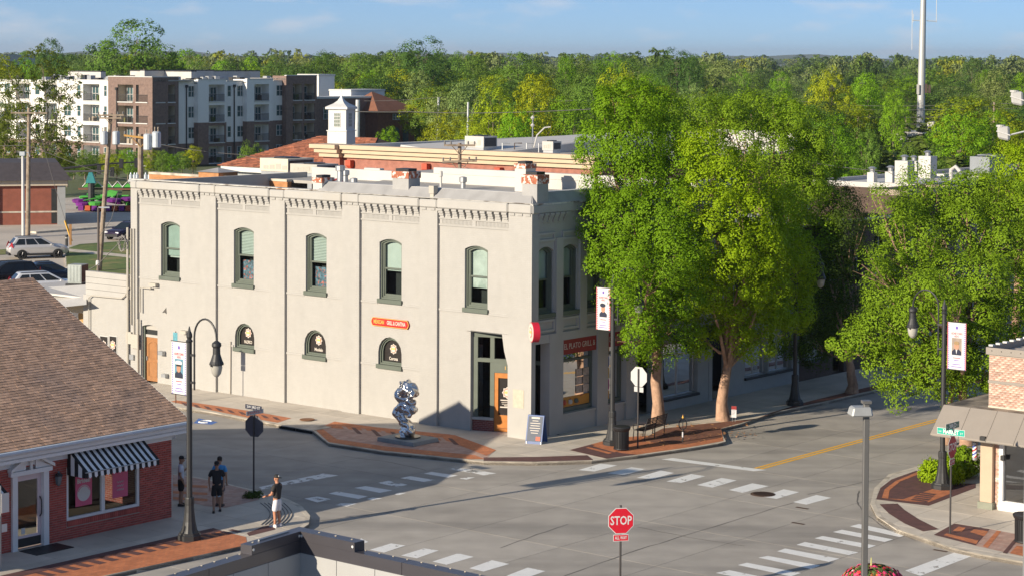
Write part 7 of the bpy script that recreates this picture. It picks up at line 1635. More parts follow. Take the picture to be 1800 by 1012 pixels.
# ------------------------------------------------------------------ apartment block
M_aw = mat('apartment_white_siding', (0.80, 0.78, 0.75), 0.85, var=0.04, vscale=0.5); M_ab = brick_mat('apartment_brown_brick', (0.215, 0.145, 0.12), (0.185, 0.125, 0.105), (0.20, 0.14, 0.12), sx=3.4, row=0.36, width=1.0)
M_abg = mat('apartment_beige', (0.55, 0.47, 0.37), 0.85, var=0.06); M_ag = mat('apartment_glass', (0.05, 0.10, 0.11), 0.08, var=0.2, vscale=0.6); M_rail = mat('dark_railing', (0.03, 0.03, 0.032), 0.6)
AO = PD(268, 200, 305); AS = Fr((AO.x, AO.y), E2, -E1); AE = Fr((AO.x, AO.y), E1, -E2)
apt = thing('apartment_block', 'four-storey white and brown brick apartment block with balconies', 'apartment block', V((AO.x, AO.y, 0)))
FLH = 3.06
win_me = {}
def apt_window(fr, u0, u1, z0, z1, n, parent):
    o = MB().box(fr, u0, u1, n-0.12, n-0.08, z0, z1).build('window', M_ag, parent)
    f_ = MB(); k = max(1, round((u1-u0)/0.75))
    for i in range(k+1): p = u0+(u1-u0)*i/k; f_.box(fr, p-0.045, p+0.045, n-0.08, n+0.02, z0-0.05, z1+0.05)
    for z in (z0, (z0+z1)/2, z1): f_.box(fr, u0, u1, n-0.08, n+0.021, z-0.035, z+0.035)
    f_.build('window_frame', M_white, o); return o
def apt_block(fr, x0, x1, topz, m, n, ops, mlow=None, flow=1):
    u0, u1 = sorted((fr.U(x0, 200, n), fr.U(x1, 200, n)))
    holes = []; items = []
    for (kind, a, b, floors) in ops:
        p, q = sorted((fr.U(a, 200, n), fr.U(b, 200, n)))
        for fl in floors:
            zf = fl*FLH
            if kind == 'w': holes.append([(p, zf+0.75), (q, zf+0.75), (q, zf+2.35), (p, zf+2.35)]); items.append((kind, p, q, zf))
            else: holes.append([(p, zf+0.05), (q, zf+0.05), (q, zf+2.55), (p, zf+2.55)]); items.append((kind, p, q, zf))
    for (za, zb, mm) in (((flow*FLH, topz, m), (-0.1, flow*FLH, mlow)) if mlow else ((-0.1, topz, m),)):
        hs = [h for h in holes if h[0][1] >= za-0.01 and h[2][1] <= zb+0.01]
        mb = MB(); wall(mb, fr, [(u0, za), (u1, za), (u1, zb), (u0, zb)], hs, n, 0.12)
        if n > 0: mb.box(fr, u0, u0+0.02, n-3, n, za, zb); mb.box(fr, u1-0.02, u1, n-3, n, za, zb)
        mb.build('facade', mm, apt)
    part('roof_slab', M_deck, apt, fr, u0, u1, n-8, n-0.15, topz-0.6, topz-0.4)
    part('parapet_cap', M_white, apt, fr, u0, u1, n-0.4, n+0.08, topz, topz+0.12)
    for (kind, p, q, zf) in items:
        if kind == 'w': apt_window(fr, p, q, zf+0.75, zf+2.35, n, apt)
        else:
            bal = MB(); bal.box(fr, p, q, n-1.7, n-1.6, zf+0.05, zf+2.55); bal.box(fr, p-0.02, p, n-1.7, n-0.12, zf, zf+2.55); bal.box(fr, q, q+0.02, n-1.7, n-0.12, zf, zf+2.55); bal.box(fr, p, q, n-1.7, n-0.1, zf+2.55, zf+2.6); bo = bal.build('balcony', M_abg if m is M_ab else M_aw, apt)
            part('balcony_floor', M_white, bo, fr, p, q, n-1.6, n+0.12, zf-0.08, zf+0.06)
            w_ = q-p
            if w_ > 0.9: apt_window(fr, p+w_*0.52, p+w_*0.9, zf+0.1, zf+2.1, n-1.5, bo)
            r_ = MB(); r_.box(fr, p, q, n-0.04, n+0.0, zf+1.06, zf+1.12); nb = int(w_/0.16)
            for i in range(nb+1): r_.box(fr, p+w_*i/nb-0.014, p+w_*i/nb+0.014, n-0.035, n-0.01, zf+0.06, zf+1.06)
            r_.build('railing', M_rail, bo)
            for _ in range(int(rng.integers(0, 4))): i_ = p+w_*rng.uniform(0.05, 0.8); MB().box(fr, i_, i_+rng.uniform(0.25, 0.6), n-1.1, n-0.5, zf+0.06, zf+rng.uniform(0.5, 1.0)).build('balcony_item', [M_store_b, M_rail, M_grass, M_abg][int(rng.integers(4))], bo)
A4 = (0, 1, 2, 3)
apt_block(AS, 110, 190, 12.25, M_aw, 0.0, [('w', 136, 142, A4), ('b', 146, 175, A4), ('w', 183, 188, A4), ('w', 113, 125, (0, 1, 2))], M_ab, 1)
apt_block(AS, 190, 268, 12.85, M_ab, 0.6, [('b', 207, 234, A4), ('b', 239, 260, A4)])
apt_block(AS, 0, 110, 12.1, M_aw, -0.6, [('w', 8, 18, A4), ('b', 28, 52, A4), ('w', 62, 70, A4), ('b', 78, 100, A4)], M_ab, 1)
apt_block(AE, 268, 314, 12.85, M_ab, 0.6, [('b', 273, 290, A4), ('b', 294, 308, A4)])
apt_block(AE, 314, 348, 12.25, M_aw, 0.0, [('w', 331, 342, A4)], M_ab, 1)
apt_block(AE, 348, 398, 12.45, M_aw, 0.9, [('b', 367, 395, A4)], M_ab, 2)
apt_block(AE, 398, 434, 12.2, M_aw, 0.0, [('w', 400, 406, A4), ('w', 417, 429, A4)], M_ab, 1)
apt_block(AE, 434, 480, 12.5, M_aw, 0.9, [('b', 447, 473, A4)], M_ab, 2)
apt_block(AE, 480, 503, 12.2, M_aw, 0.0, [('w', 486, 498, A4)], M_ab, 2)
apt_block(AE, 503, 557, 13.0, M_ab, 0.9, [('b', 515, 531, A4), ('b', 535, 553, A4)])
for fr_, x, n_, zt in ((AS, 205, 0.7, 11.2), (AE, 328, 0.1, 11.6), (AE, 412, 0.1, 11.6), (AE, 502.5, 0.1, 11.6)):
    u = fr_.U(x, 200, n_); MB().tube([fr_(u, n_, 0), fr_(u, n_, zt)], 0.09, 6).build('downpipe', M_rail, apt); MB().box(fr_, u-0.18, u+0.18, n_-0.1, n_+0.2, zt-0.3, zt+0.1).build('rainwater_head', M_rail, apt)
MB().poly([AS(0.3, -0.4, 11.9), AS(40, -0.4, 11.9), AS(40, -16, 11.9), AS(0.3, -16, 11.9)]).build('roof', M_deck, apt); MB().poly([AE(16, -0.4, 11.88), AE(34, -0.4, 11.88), AE(34, -12, 11.88), AE(16, -12, 11.88)]).build('roof', M_deck, apt)
for k in range(26):
    u, d_ = rng.uniform(2, 36), rng.uniform(2, 9)
    MB().box(AS, u, u+0.9, -d_-0.9, -d_, 11.9, 11.9+rng.uniform(0.7, 1.1)).build('roof_unit', M_steel if k % 3 else M_rail, apt)
for k in range(22):
    u, d_ = rng.uniform(3, 31), rng.uniform(2, 8)
    MB().box(AE, u, u+0.9, -d_-0.9, -d_, 11.9, 11.9+rng.uniform(0.7, 1.1)).build('roof_unit', M_steel if k % 3 else M_rail, apt)
for (fr_, u0, u1, d0, d1, z1_) in ((AS, 5, 19, 12, 13, 13.6), (AE, 8, 22, 11, 12, 13.7), (AE, 22, 33, 12, 13, 13.6), (AS, 26, 34, 12, 13, 13.4)):
    part('roof_screen', M_memb, apt, fr_, u0, u1, -d1, -d0, 11.9, z1_); part('roof_screen_cap', M_rail, apt, fr_, u0, u1, -d1-0.05, -d0+0.05, z1_, z1_+0.15)
# farther wings and neighbours
def simple_block(label, x0, x1, yt, D, m, depth, name='building', topm=M_white, wins=None, fr_dir=None):
    a = PD(x0, yt, D); f = Fr((a.x, a.y), E1 if fr_dir is None else fr_dir, -E2 if fr_dir is None else V((fr_dir.y, -fr_dir.x, 0)))
    u1 = f.U(x1, yt+20); t = thing(name, label, 'building', V((a.x, a.y, 0)))
    part('wall', m, t, f, 0, u1, -depth, 0, -0.1, a.z-0.3); part('parapet', topm, t, f, -0.1, u1+0.1, -depth-0.1, 0.1, a.z-0.3, a.z)
    for (xa, xb, ya, yb) in (wins or []):
        apt_window(f, f.U(xa, ya), f.U(xb, ya), f.Z(xa, yb), f.Z(xa, ya), 0.13, t)
    return t, f, a.z
simple_block('white upper storey block right of the apartment roofs', 560, 588, 131, 362, M_aw, 5)
t, f, z = simple_block('dark brick annex with white parapet behind the cupola', 557, 664, 171, 338, M_ab, 5, wins=[(612, 628, 192, 215), (648, 660, 192, 215), (648, 660, 228, 245), (612, 628, 228, 245), (568, 580, 190, 210)])
simple_block('white penthouse block above the dark annex', 617, 676, 158, 352, M_aw, 5)
t, f, z = simple_block('brick house with brown hip roof and a row of five windows', 664, 728, 196, 345, mat('dark_rust_brick', (0.20, 0.085, 0.05), 0.9, var=0.2, vscale=2), 5, topm=M_ab, wins=[(690+k*5.4, 694+k*5.4, 201, 211) for k in range(5)])
e0 = f.U(728, 200); hr = MB(); zt = z; pk = PD(655, 167, 322).z
hr.add([f(-1, 1, zt), f(e0+1, 1, zt), f(e0+1, -8, zt), f(-1, -8, zt), f(e0*0.25, -3.5, pk), f(e0*0.3, -3.5, pk)], [(0,1,5,4),(1,2,5),(2,3,4,5),(3,0,4)]); hr.build('hip_roof', mat('brown_roof', (0.20, 0.085, 0.05), 0.9, var=0.15, vscale=1.0), t)
for k in range(3):
    u = e0*(0.25+0.25*k); MB().poly([f(a, 0.12, b) for a, b in arch(u-0.7, u+0.7, 1.0, 4.4, 0.69)]).build('arched_window', M_ag, t)
simple_block('pale flat-roofed block at the far left skyline', -40, 62, 96, 600, M_memb, 14)
# garage with dark mansard, far left
ga = P(115, 393); GF = Fr(ga, E2, -E1); gu = GF.U(-60, 400)
gr = thing('garage_building', 'brick garage with dark shingle mansard beyond the car park', 'garage', ga)
GR = Fr(ga, V((-0.97, -0.25, 0)), V((0.25, -0.97, 0)))
gw = 10.0
part('wall', mat('garage_brick', (0.26, 0.085, 0.055), 0.9, var=0.15, vscale=2), gr, GR, 0.6, gw, -10, -0.1, -0.1, 3.6); part('corner_pier', M_store_w, gr, GR, 0, 0.75, -0.8, 0.05, -0.1, 3.6); part('corner_pier', M_store_w, gr, GR, 6.1, 6.8, -0.8, 0.05, -0.1, 3.6)
part('doorway', M_dark, gr, GR, 0.78, 1.3, -0.5, -0.08, 0, 3.3); part('stone_band', M_kerb, gr, GR, 0.76, 6.1, -0.4, -0.06, 1.05, 1.2); part('lintel', M_abg, gr, GR, -0.2, gw, -10, 0.25, 3.6, 4.1)
mm = MB(); mm.hexa([GR(-0.6, 0.7, 4.1), GR(gw, 0.7, 4.1), GR(gw, -10.5, 4.1), GR(-0.6, -10.5, 4.1), GR(0.6, -0.6, 5.75), GR(gw, -0.6, 5.75), GR(gw, -9.5, 5.75), GR(0.6, -9.5, 5.75)]); mm.build('mansard_roof', mat('charcoal_shingle', (0.055, 0.048, 0.055), 0.9, var=0.2, vscale=3), gr)
# annex air conditioner beside the white building
acb = WB(31.5, -1.6, 0); 
t = thing('condenser_unit', 'grey louvred condenser on the white annex roof', 'air conditioner', acb)
f = Fr(PD(131, 500, 110), V((1, -0.25, 0)), V((-0.25, -1, 0))); s_ = 110/3700
MB().box(f, -13*s_, 13*s_, -0.85, 0, 0.06, 1.03).build('casing', mat('condenser_grey', (0.30, 0.33, 0.32), 0.6, 0.2), t); MB().box(f, -16*s_, 16*s_, -1.0, 0.1, -0.14, 0.05).build('base', M_black, t)
for k in range(9): MB().box(f, -12.2*s_+k*2.75*s_, -12.2*s_+k*2.75*s_+0.045, 0.001, 0.02, 0.14, 0.97).build('louvre', mat('condenser_louvre', (0.42, 0.46, 0.44), 0.5, 0.2), t)
MB().box(f, 13*s_, 13*s_+0.01, -0.8, -0.05, 0.12, 0.98).build('side_coil', M_black, t)
# white annex roof below it
MB().poly([PD(30, 508, 112), PD(152, 500, 108), PD(152, 535, 104), PD(60, 545, 106)]).build('side_roof', M_memb, an)
part('metal_canopy', mat('tan_canopy', (0.50, 0.42, 0.30), 0.6, var=0.1), an, WB, WB.U(146, 545, 0), WB.U(105, 545, 0), -1.4, -0.3, WB.Z(125, 548, 0)-0.05, WB.Z(125, 533, 0)); part('canopy_soffit', mat('ochre_wall', (0.42, 0.26, 0.10), 0.8), an, WB, WB.U(146, 545, 0), WB.U(110, 545, 0), -1.6, -1.0, 0, WB.Z(125, 548, 0)-0.06)
# ------------------------------------------------------------------ poles and wires
M_pole = mat('weathered_pole', (0.30, 0.24, 0.18), 0.9, var=0.15, vscale=4, col2=(0.20, 0.15, 0.11), c2scale=3); M_wire = mat('power_wire', (0.16, 0.15, 0.14), 0.6, var=0); M_can = mat('transformer_grey', (0.46, 0.50, 0.54), 0.5, 0.2, var=0.08)
POLES = []
def utility_pole(label, xb, yb, xt, yt, D, r_=0.17, arms=(), cans=(), m=M_pole):
    b = PD(xb, yb, D); top = PD(xt, yt, D); b0 = b.copy()
    if b.z > 0:                                   # carry the pole on down to the ground
        k = (b.z+0.1)/(top.z-b.z); b0 = b+(b-top)*k
    t = thing('utility_pole', label, 'utility pole', V((b0.x, b0.y, 0)))
    MB().tube([b0, top], [r_*1.15, r_*0.85], 10).build('pole', m, t)
    for (y, hw, sl, m_) in arms:
        c = PD(xt+(xb-xt)*(y-yt)/max(1, yb-yt), y, D-0.25); a1 = c+V((-hw, 0, -sl)); a2 = c+V((hw, 0, sl))
        q = MB().hexa([a1+V((0, -.06, -.06)), a2+V((0, -.06, -.06)), a2+V((0, .06, -.06)), a1+V((0, .06, -.06)), a1+V((0, -.06, .06)), a2+V((0, -.06, .06)), a2+V((0, .06, .06)), a1+V((0, .06, .06))]).build('crossarm', m_ or M_pole, t)
        for s_ in (-0.95, -0.55, 0.55, 0.95):
            p = c+V((hw*s_, 0, sl*s_)); MB().lathe(p, [(0.03, 0.06), (0.07, 0.1), (0.05, 0.16), (0.07, 0.2), (0.03, 0.26)], 8).build('insulator', mat('insulator', (0.20, 0.19, 0.18), 0.4), q)
        MB().tube([c+V((-hw*0.5, 0, -0.03)), c+V((0, 0.1, -hw*0.6)), c+V((hw*0.5, 0, -0.03))], 0.03, 5).build('brace', m_ or M_pole, q)
    for (x, y) in cans:
        p = PD(x, y, D-0.45); MB().lathe(p, [(0.20, -0.5), (0.27, -0.45), (0.27, 0.42), (0.2, 0.5)], 14).build('transformer', M_can, t)
        for s_ in (-0.1, 0.1): MB().lathe(p+V((s_, 0, 0.5)), [(0.05, 0), (0.03, 0.1), (0.05, 0.2), (0.02, 0.28)], 6).build('bushing', M_store_t, t)
    return t, top
utility_pole('pale concrete-coloured pole beside the garage, tallest at far left', 49, 412, 51, 190, 185, 0.19, arms=((199, 1.6, 0, None),))
t, top = utility_pole('leaning pole with two transformer cans at left', 178, 427, 195, 200, 155, 0.17, arms=((203, 0.95, 0.02, None), (208, 0.8, 0, None)), cans=((183, 243), (204, 243)))
t, top = utility_pole('thick pole with orange crossarm and clustered cans behind the roof corner', 247, 330, 247, 236, 128, 0.19, arms=((242, 1.0, -0.12, mat('orange_arm', (0.50, 0.28, 0.08), 0.8)),), cans=((260, 250), (275, 246)))
tc_ = thing('transformer_bank', 'row of small grey transformer cans on a white shelf at the roof corner', 'transformers', PD(240, 316, 126))
for x in (230, 236.5, 241, 256, 262.5):
    p = PD(x, 311, 126); MB().lathe(p, [(0.06, -0.2), (0.1, -0.16), (0.1, 0.1), (0.05, 0.16), (0.03, 0.25)], 10).build('can', M_can, tc_)
MB().box(Fr(PD(226, 316, 126), V((1, 0, 0)), V((0, -1, 0))), 0, 1.45, -0.2, 0.2, -0.12, 0.0).build('shelf', M_white, tc_)
utility_pole('wooden pole with double crossarm rising behind the white roof', 808, 306, 808, 252, 128, 0.13, arms=((256, 0.95, 0, None), (284, 1.05, 0.03, None)))
utility_pole('smooth pale steel pole right of the cupola', 628, 246, 629, 176, 250, 0.30, m=mat('pale_steel', (0.55, 0.56, 0.56), 0.5, 0.3))
utility_pole('slim light pole before the yellow-green trees, centre', 822, 240, 823, 180, 230, 0.12, m=MATS['pale_steel']); utility_pole('short pale pole among trees left of centre', 770, 205, 771, 172, 330, 0.22, m=MATS['pale_steel'])
utility_pole('distant pole at right carrying the street wires', 1358, 205, 1359, 176, 330, 0.2); utility_pole('distant pole left of the tall mast', 1508, 230, 1509, 205, 330, 0.2); utility_pole('distant pole right of the tall mast', 1747, 215, 1748, 180, 330, 0.2)
# white lamp pole by the garage and the dark lamp pole behind the annex
b = PD(41, 413, 184); b.z = -0.1; t = thing('car_park_light', 'white light pole standing left of the tall wooden pole', 'lamp post', b); tp = PD(40, 272, 184)
MB().tube([b, tp], [0.16, 0.12], 10).build('pole', M_white, t); MB().box(Fr(tp, V((1, 0, 0)), V((0, -1, 0))), -0.25, 0.2, -0.2, 0.2, -0.1, 0.25).build('luminaire', M_can, t); MB().tube([tp+ZZ*0.1, tp+V((0.5, 0, 0.2)), tp+V((0.6, 0, -0.2))], 0.03, 5).build('arm', M_can, t)
b = PD(173, 470, 132); t = thing('dark_light_pole', 'dark slim pole with white collar behind the annex parapet', 'lamp post', V((b.x, b.y, 0))); tp = PD(173, 365, 132)
MB().tube([V((b.x, b.y, 0)), tp], 0.075, 8).build('pole', mat('bronze_pole', (0.07, 0.055, 0.05), 0.6), t); MB().lathe(PD(172, 462, 132), [(0.13, -0.15), (0.13, 0.1), (0.08, 0.16)], 10).build('collar', M_white, t); MB().tube([tp, tp+V((0.7, 0, 0))], 0.05, 6).build('arm', M_can, t)
def wire(label, pts, D, r_=0.022, sag=0.0, group='overhead wires', D2=None):
    path = []
    for i in range(len(pts)-1):
        n = 10
        for k in range(n+(1 if i == len(pts)-2 else 0)):
            q = k/n; x = pts[i][0]*(1-q)+pts[i+1][0]*q; y = pts[i][1]*(1-q)+pts[i+1][1]*q+sag*4*q*(1-q); tt = (i+q)/(len(pts)-1)
            path.append(PD(x, y, D+((D2 or D)-D)*tt))
    return tag(MB().tube(path, r_, 4).build('power_line', M_wire, None), label, 'wire', group)
wire('upper thin wire passing the cupola towards the centre trees', [(640, 178), (770, 171), (880, 178), (1060, 175)], 330, 0.035, 2)
wire('bright cable strung from the cupola to the big tree', [(612, 196), (720, 197), (860, 199), (1045, 192)], 230, 0.045, 1)
for k, (y0_, y1_, y2_) in enumerate(((172, 186, 181), (184, 193, 190), (198, 206, 206), (208, 218, 219))):
    wire('wire number %s from the top crossing the trees at right' % ('one', 'two', 'three', 'four')[k], [(1340, y0_), (1508, y1_), (1640, y1_), (1800, y2_)], 329, 0.035, 1)
wire('guy wire slanting past the garage roof', [(70, 235), (94, 320), (117, 395)], 183, 0.02); wire('yellow-sleeved guy foot by the car park', [(114, 388), (132, 442)], 181, 0.09)
MATS_y = mat('yellow_guard', (0.62, 0.36, 0.06), 0.6); bpy.data.objects['power_line.007'].data.materials[0] = MATS_y
wire('wire from garage pole across to the leaning pole', [(0, 257), (49, 256), (190, 310), (225, 316)], 170, 0.02); wire('cable drooping to the annex roof', [(222, 412), (205, 432), (172, 465), (150, 478)], 118, 0.022); wire('guy wire at the leaning pole', [(208, 340), (196, 385), (172, 420)], 150, 0.02); wire('service wire over the apartment corner to roofs', [(260, 250), (420, 272), (560, 290)], 130, 0.016, 3)
wire('low cable from the roof pole to the rear chimney', [(770, 285), (810, 290), (850, 304), (905, 300)], 128, 0.016, 2); wire('cable across the dark roofs right of the big tree', [(1420, 285), (1560, 302), (1600, 318)], 118, 0.016, 2)
# ------------------------------------------------------------------ communications mast, far right
mb_ = PD(1618, 232, 470); mb_.z = 0; mt = thing('communications_mast', 'tall tapered grey communications mast with whip antennas', 'mast', mb_)
MB().tube([mb_, PD(1624, -40, 470)], [0.95, 0.58], 14).build('shaft', mat('mast_grey', (0.48, 0.48, 0.47), 0.5, 0.3, var=0.06, vscale=0.4), mt, smooth=True)
for x0, x1, y in ((1604, 1617, 36), (1629, 1646, 37)): MB().tube([PD(x0, y, 470), PD(x1, y+1, 470)], 0.12, 6).build('arm', M_can, mt)
for x, y0_, y1_ in ((1603, 88, 18), (1646, 40, -10), (1605, 40, 25)): MB().tube([PD(x, y0_, 470), PD(x+0.5, y1_, 470)], 0.07, 5).build('whip_antenna', M_white, mt)
for x, y0_, y1_ in ((1613.5, 166, 149), (1633.5, 164, 150), (1628, 164, 148)): c = PD(x, y0_, 469); MB().box(Fr(c, V((1, 0, 0)), V((0, -1, 0))), -0.25, 0.25, -0.2, 0.2, 0, (y0_-y1_)*470/3700).build('panel_antenna', M_memb if x < 1620 else M_store_b, mt)
# ------------------------------------------------------------------ floodlight heads at the right edge
for (x, y, lab) in ((1789, 171, 'grey floodlight head at the right edge, upper of two'), (1765, 232, 'grey floodlight head at the right edge, lower of two')):
    c = PD(x, y, 62); t = thing('floodlight', lab, 'floodlight', c-ZZ*0.25, 0, 'floodlights at the right edge'); f = Fr(c, V((0.96, -0.28, 0)), V((-0.28, -0.96, 0)))
    hb = MB().hexa([f(-0.17, 0.14, -0.2), f(0.17, 0.14, -0.27), f(0.17, -0.2, -0.27), f(-0.17, -0.2, -0.2), f(-0.20, 0.14, 0.16), f(0.15, 0.14, 0.16), f(0.15, -0.2, 0.16), f(-0.20, -0.2, 0.16)]).build('housing', mat('floodlight_grey', (0.42, 0.42, 0.41), 0.6, var=0.08), t, bevel=0.05)
    MB().disc(f(-0.1, 0.0, 0.14), ZZ, 0.13, 14, 0.06).build('top_cap', MATS['floodlight_grey'], t); MB().tube([f(-0.21, 0.16, 0.02), f(0.19, 0.16, -0.1)], 0.02, 6).build('yoke', M_white, t); MB().tube([f(0.15, 0, -0.1), f(0.9, 0, 0.1)], 0.03, 6).build('arm', M_steel, t)
bpf = PD(1815, 200, 62.3); t = thing('floodlight_post', 'tall post carrying the two floodlights just outside the right edge', 'post', V((bpf.x, bpf.y, 0))); MB().tube([V((bpf.x, bpf.y, 0)), V((bpf.x, bpf.y, bpf.z+1.2))], 0.09, 8).build('post', M_steel, t)
# ------------------------------------------------------------------ carnival ride, traffic signals, bollard by the car park
cr0 = P(185, 372); rd = thing('carnival_ride', 'folded carnival ride in bright green and purple behind the car park', 'carnival ride', cr0); rd.scale = (1, 1, 0.58)
MG = mat('ride_green', (0.07, 0.36, 0.05), 0.5, var=0.25, vscale=1); MPu = mat('ride_purple', (0.17, 0.02, 0.22), 0.5, var=0.3, vscale=1); MO = mat('ride_orange', (0.50, 0.10, 0.03), 0.6); MT = mat('ride_teal', (0.03, 0.22, 0.24), 0.5, var=0.15)
f = Fr(cr0, V((1, 0, 0)), V((0, -1, 0))); dd_ = cr0.y/3700
MB().box(f, -55*dd_, 60*dd_, -4, -1, 0.3, 0.6).build('trailer_deck', M_rail, rd)
for k in range(9): MB().box(f, (-50+k*12)*dd_, (-41+k*12)*dd_, -1.2, -0.6, 0.05, 0.9).build('step_panel', MO if k % 2 else MPu, rd)
MB().prism([f(x*dd_, -3, z) for x, z in ((-44, 4.7), (-26, 4.7), (-32, 6.6), (-38, 6.6))], f.n*0.4).build('sign_board', MT, rd)
MB().tube([f(-35*dd_, -3, 0.5), f(-35*dd_, -3, 4.7)], 0.35, 8).build('centre_column', M_rail, rd)
for k in range(10):
    a = 2*math.pi*k/10; c = f(-5*dd_+math.cos(a)*2.9, -3+math.sin(a)*1.6, 1.5+0.5*math.sin(a*2))
    MB().lathe(c, [(0.3, -0.5), (0.75, -0.3), (0.85, 0.2), (0.6, 0.35)], 10).build('tub', MPu if k % 3 else MG, rd); MB().tube([f(-5*dd_, -3, 2.4), c+ZZ*0.6], 0.12, 6).build('arm', MG, rd)
for k in range(7):
    x = -52+k*18; MB().tube([f(x*dd_, -3.4, 4.0), f((x+9)*dd_, -3.4, 5.0), f((x+18)*dd_, -3.4, 3.9)], 0.07, 5).build('canopy_rib', M_white, rd); MB().prism([f(x*dd_, -3.5, 3.9), f((x+9)*dd_, -3.5, 4.6), f((x+18)*dd_, -3.5, 3.9)], f.n*0.1).build('canopy_flap', MG, rd)
MB().prism([f(x*dd_, -2.2, z) for x, z in ((-12, 2.2), (12, 2.6), (16, 3.3), (2, 3.6), (-10, 2.9))], f.n*0.3).build('scenery_panel', MG, rd); MB().prism([f(x*dd_, -3.9, z) for x, z in ((14, 1.0), (56, 1.0), (56, 4.0), (20, 4.2))], f.n*0.2).build('dark_backdrop', mat('ride_dark_green', (0.05, 0.07, 0.03), 0.8), rd)
MB().box(f, -60*dd_, 62*dd_, -3.8, -3.5, 3.4, 3.7).build('top_beam', mat('ride_brown', (0.16, 0.07, 0.04), 0.7), rd)
ts = PD(108, 330, 225); ts.z = 0; sg_ = thing('traffic_signal', 'dark traffic signal mast arm with four signal heads', 'traffic signal', ts); top = PD(108, 297, 225)
MB().tube([ts, top], 0.16, 8).build('post', M_rail, sg_); MB().tube([top, PD(170, 290, 226), PD(243, 285, 228)], [0.14, 0.1, 0.07], 8).build('mast_arm', M_rail, sg_); MB().tube([top-ZZ*0.3, PD(196, 301, 220)], [0.12, 0.07], 8).build('mast_arm', M_rail, sg_)
for x, y in ((174, 299), (197, 303), (213, 288), (240, 287)):
    c = PD(x, y, 224); h_ = MB().box(Fr(c, V((1, 0, 0)), V((0, -1, 0))), -0.2, 0.2, -0.15, 0.15, -0.5, 0.5).build('signal_head', M_black, sg_)
    for k in range(3): MB().disc(c+V((0, 0.16, 0.32-k*0.32)), V((0, 1, 0)), 0.12, 10, 0.03).build('lens', [M_tail, M_gold, M_sgrn][k], h_)
bb = P(117, 433); t = thing('bollard_light', 'short dark bollard light by the parked SUV', 'bollard', bb); MB().lathe(bb, [(0.12, 0), (0.12, 0.62), (0.09, 0.64), (0.09, 0.76), (0.14, 0.78), (0.13, 0.92)], 10).build('post', M_rail, t); MB().lathe(bb, [(0.1, 0.65), (0.1, 0.75)], 10).build('lens', M_globe, t)
bb = P(124, 431); t = thing('wooden_stake', 'brown wooden marker post behind the bollard light', 'post', bb); MB().box(Fr(bb, V((1, 0, 0)), V((0, -1, 0))), -0.09, 0.09, -0.05, 0.05, 0, 1.75).build('post', mat('brown_stake', (0.28, 0.15, 0.06), 0.9), t); MB().box(Fr(bb, V((1, 0, 0)), V((0, -1, 0))), -0.12, 0.12, 0.05, 0.07, 1.3, 1.7).build('plate', MATS['brown_stake'], t)
bb = PD(128, 395, 190); bb.z = 0
# ------------------------------------------------------------------ vegetation
def leaf_mat(name, col, trans=0.35, island=0.14, objcol=False):
    return mat(name, col, 0.6, var=0.0, island=island, trans=trans, objcol=objcol, spec=0.12)
def leaf_cloud(lobes, n_clump, per, size, seed, clump_r=0.45, core=0.55, flat=0.6, up=0.35, puff=0.8, sep=0.0):
    """lobes: (cx,cy,cz,rx,ry,rz). leaf quads in clumps, spread through the outer volume of the lobes"""
    rg = np.random.default_rng(seed); L_ = np.array(lobes, float)
    w = (L_[:, 3]*L_[:, 4]*L_[:, 5])**0.72; w /= w.sum()
    idx = rg.choice(len(L_), n_clump, p=w); d = rg.normal(size=(n_clump, 3)); d /= np.linalg.norm(d, axis=1)[:, None]
    q = core+(1-core)*rg.random(n_clump)**0.55*1.04
    c = L_[idx, :3]+d*L_[idx, 3:]*q[:, None]
    # drop clumps buried deep inside another lobe
    keep = np.ones(n_clump, bool)
    for l in L_:
        r2 = (((c-l[:3])/l[3:])**2).sum(1); keep &= ~(r2 < (core*0.8)**2)
    c = c[keep]; d = d[keep]
    if sep > 0:                                # keep the tufts apart so that dark gaps stay between them
        acc = []; pts = np.empty((0, 3))
        for i in range(len(c)):
            if len(acc) and (((pts-c[i])**2).sum(1)).min() < (sep*rg.uniform(0.7, 1.25))**2: continue
            acc.append(i); pts = c[acc]
        c = c[acc]; d = d[acc]
    m = len(c)
    cr_ = clump_r*rg.uniform(0.5, 1.45, m)
    ax = d*0.75+rg.normal(size=(m, 3))*0.25; ax[:, 2] += up*1.6; ax /= np.linalg.norm(ax, axis=1)[:, None]
    off = rg.normal(size=(m, per, 3)); off /= np.linalg.norm(off, axis=2)[:, :, None]+1e-9
    dp = (off*ax[:, None, :]).sum(2); flip = (dp < 0) & (rg.random((m, per)) < puff)          # leaves sit on the outer, upper side of each clump
    off = np.where(flip[:, :, None], off-2*dp[:, :, None]*ax[:, None, :], off)
    off *= (0.35+0.65*rg.random((m, per, 1))**0.5)
    off *= cr_[:, None, None]; off[:, :, 2] *= flat
    p = (c[:, None, :]+off).reshape(-1, 3); N_ = len(p)
    nr = (ax[:, None, :]*0.35+off/cr_[:, None, None]*1.1+rg.normal(size=(m, per, 3))*0.26); nr[:, :, 2] += up*0.5; nr = nr.reshape(-1, 3); nr /= np.linalg.norm(nr, axis=1)[:, None]
    t = rg.normal(size=(N_, 3)); a = np.cross(nr, t); a /= np.linalg.norm(a, axis=1)[:, None]; b = np.cross(nr, a)
    s = size*rg.uniform(0.6, 1.35, N_)[:, None]
    bend = nr*s*0.18
    v = np.stack([p-a*s, p+b*s*0.5+bend, p+a*s, p-b*s*0.5+bend], 1).reshape(-1, 3)
    return v, c
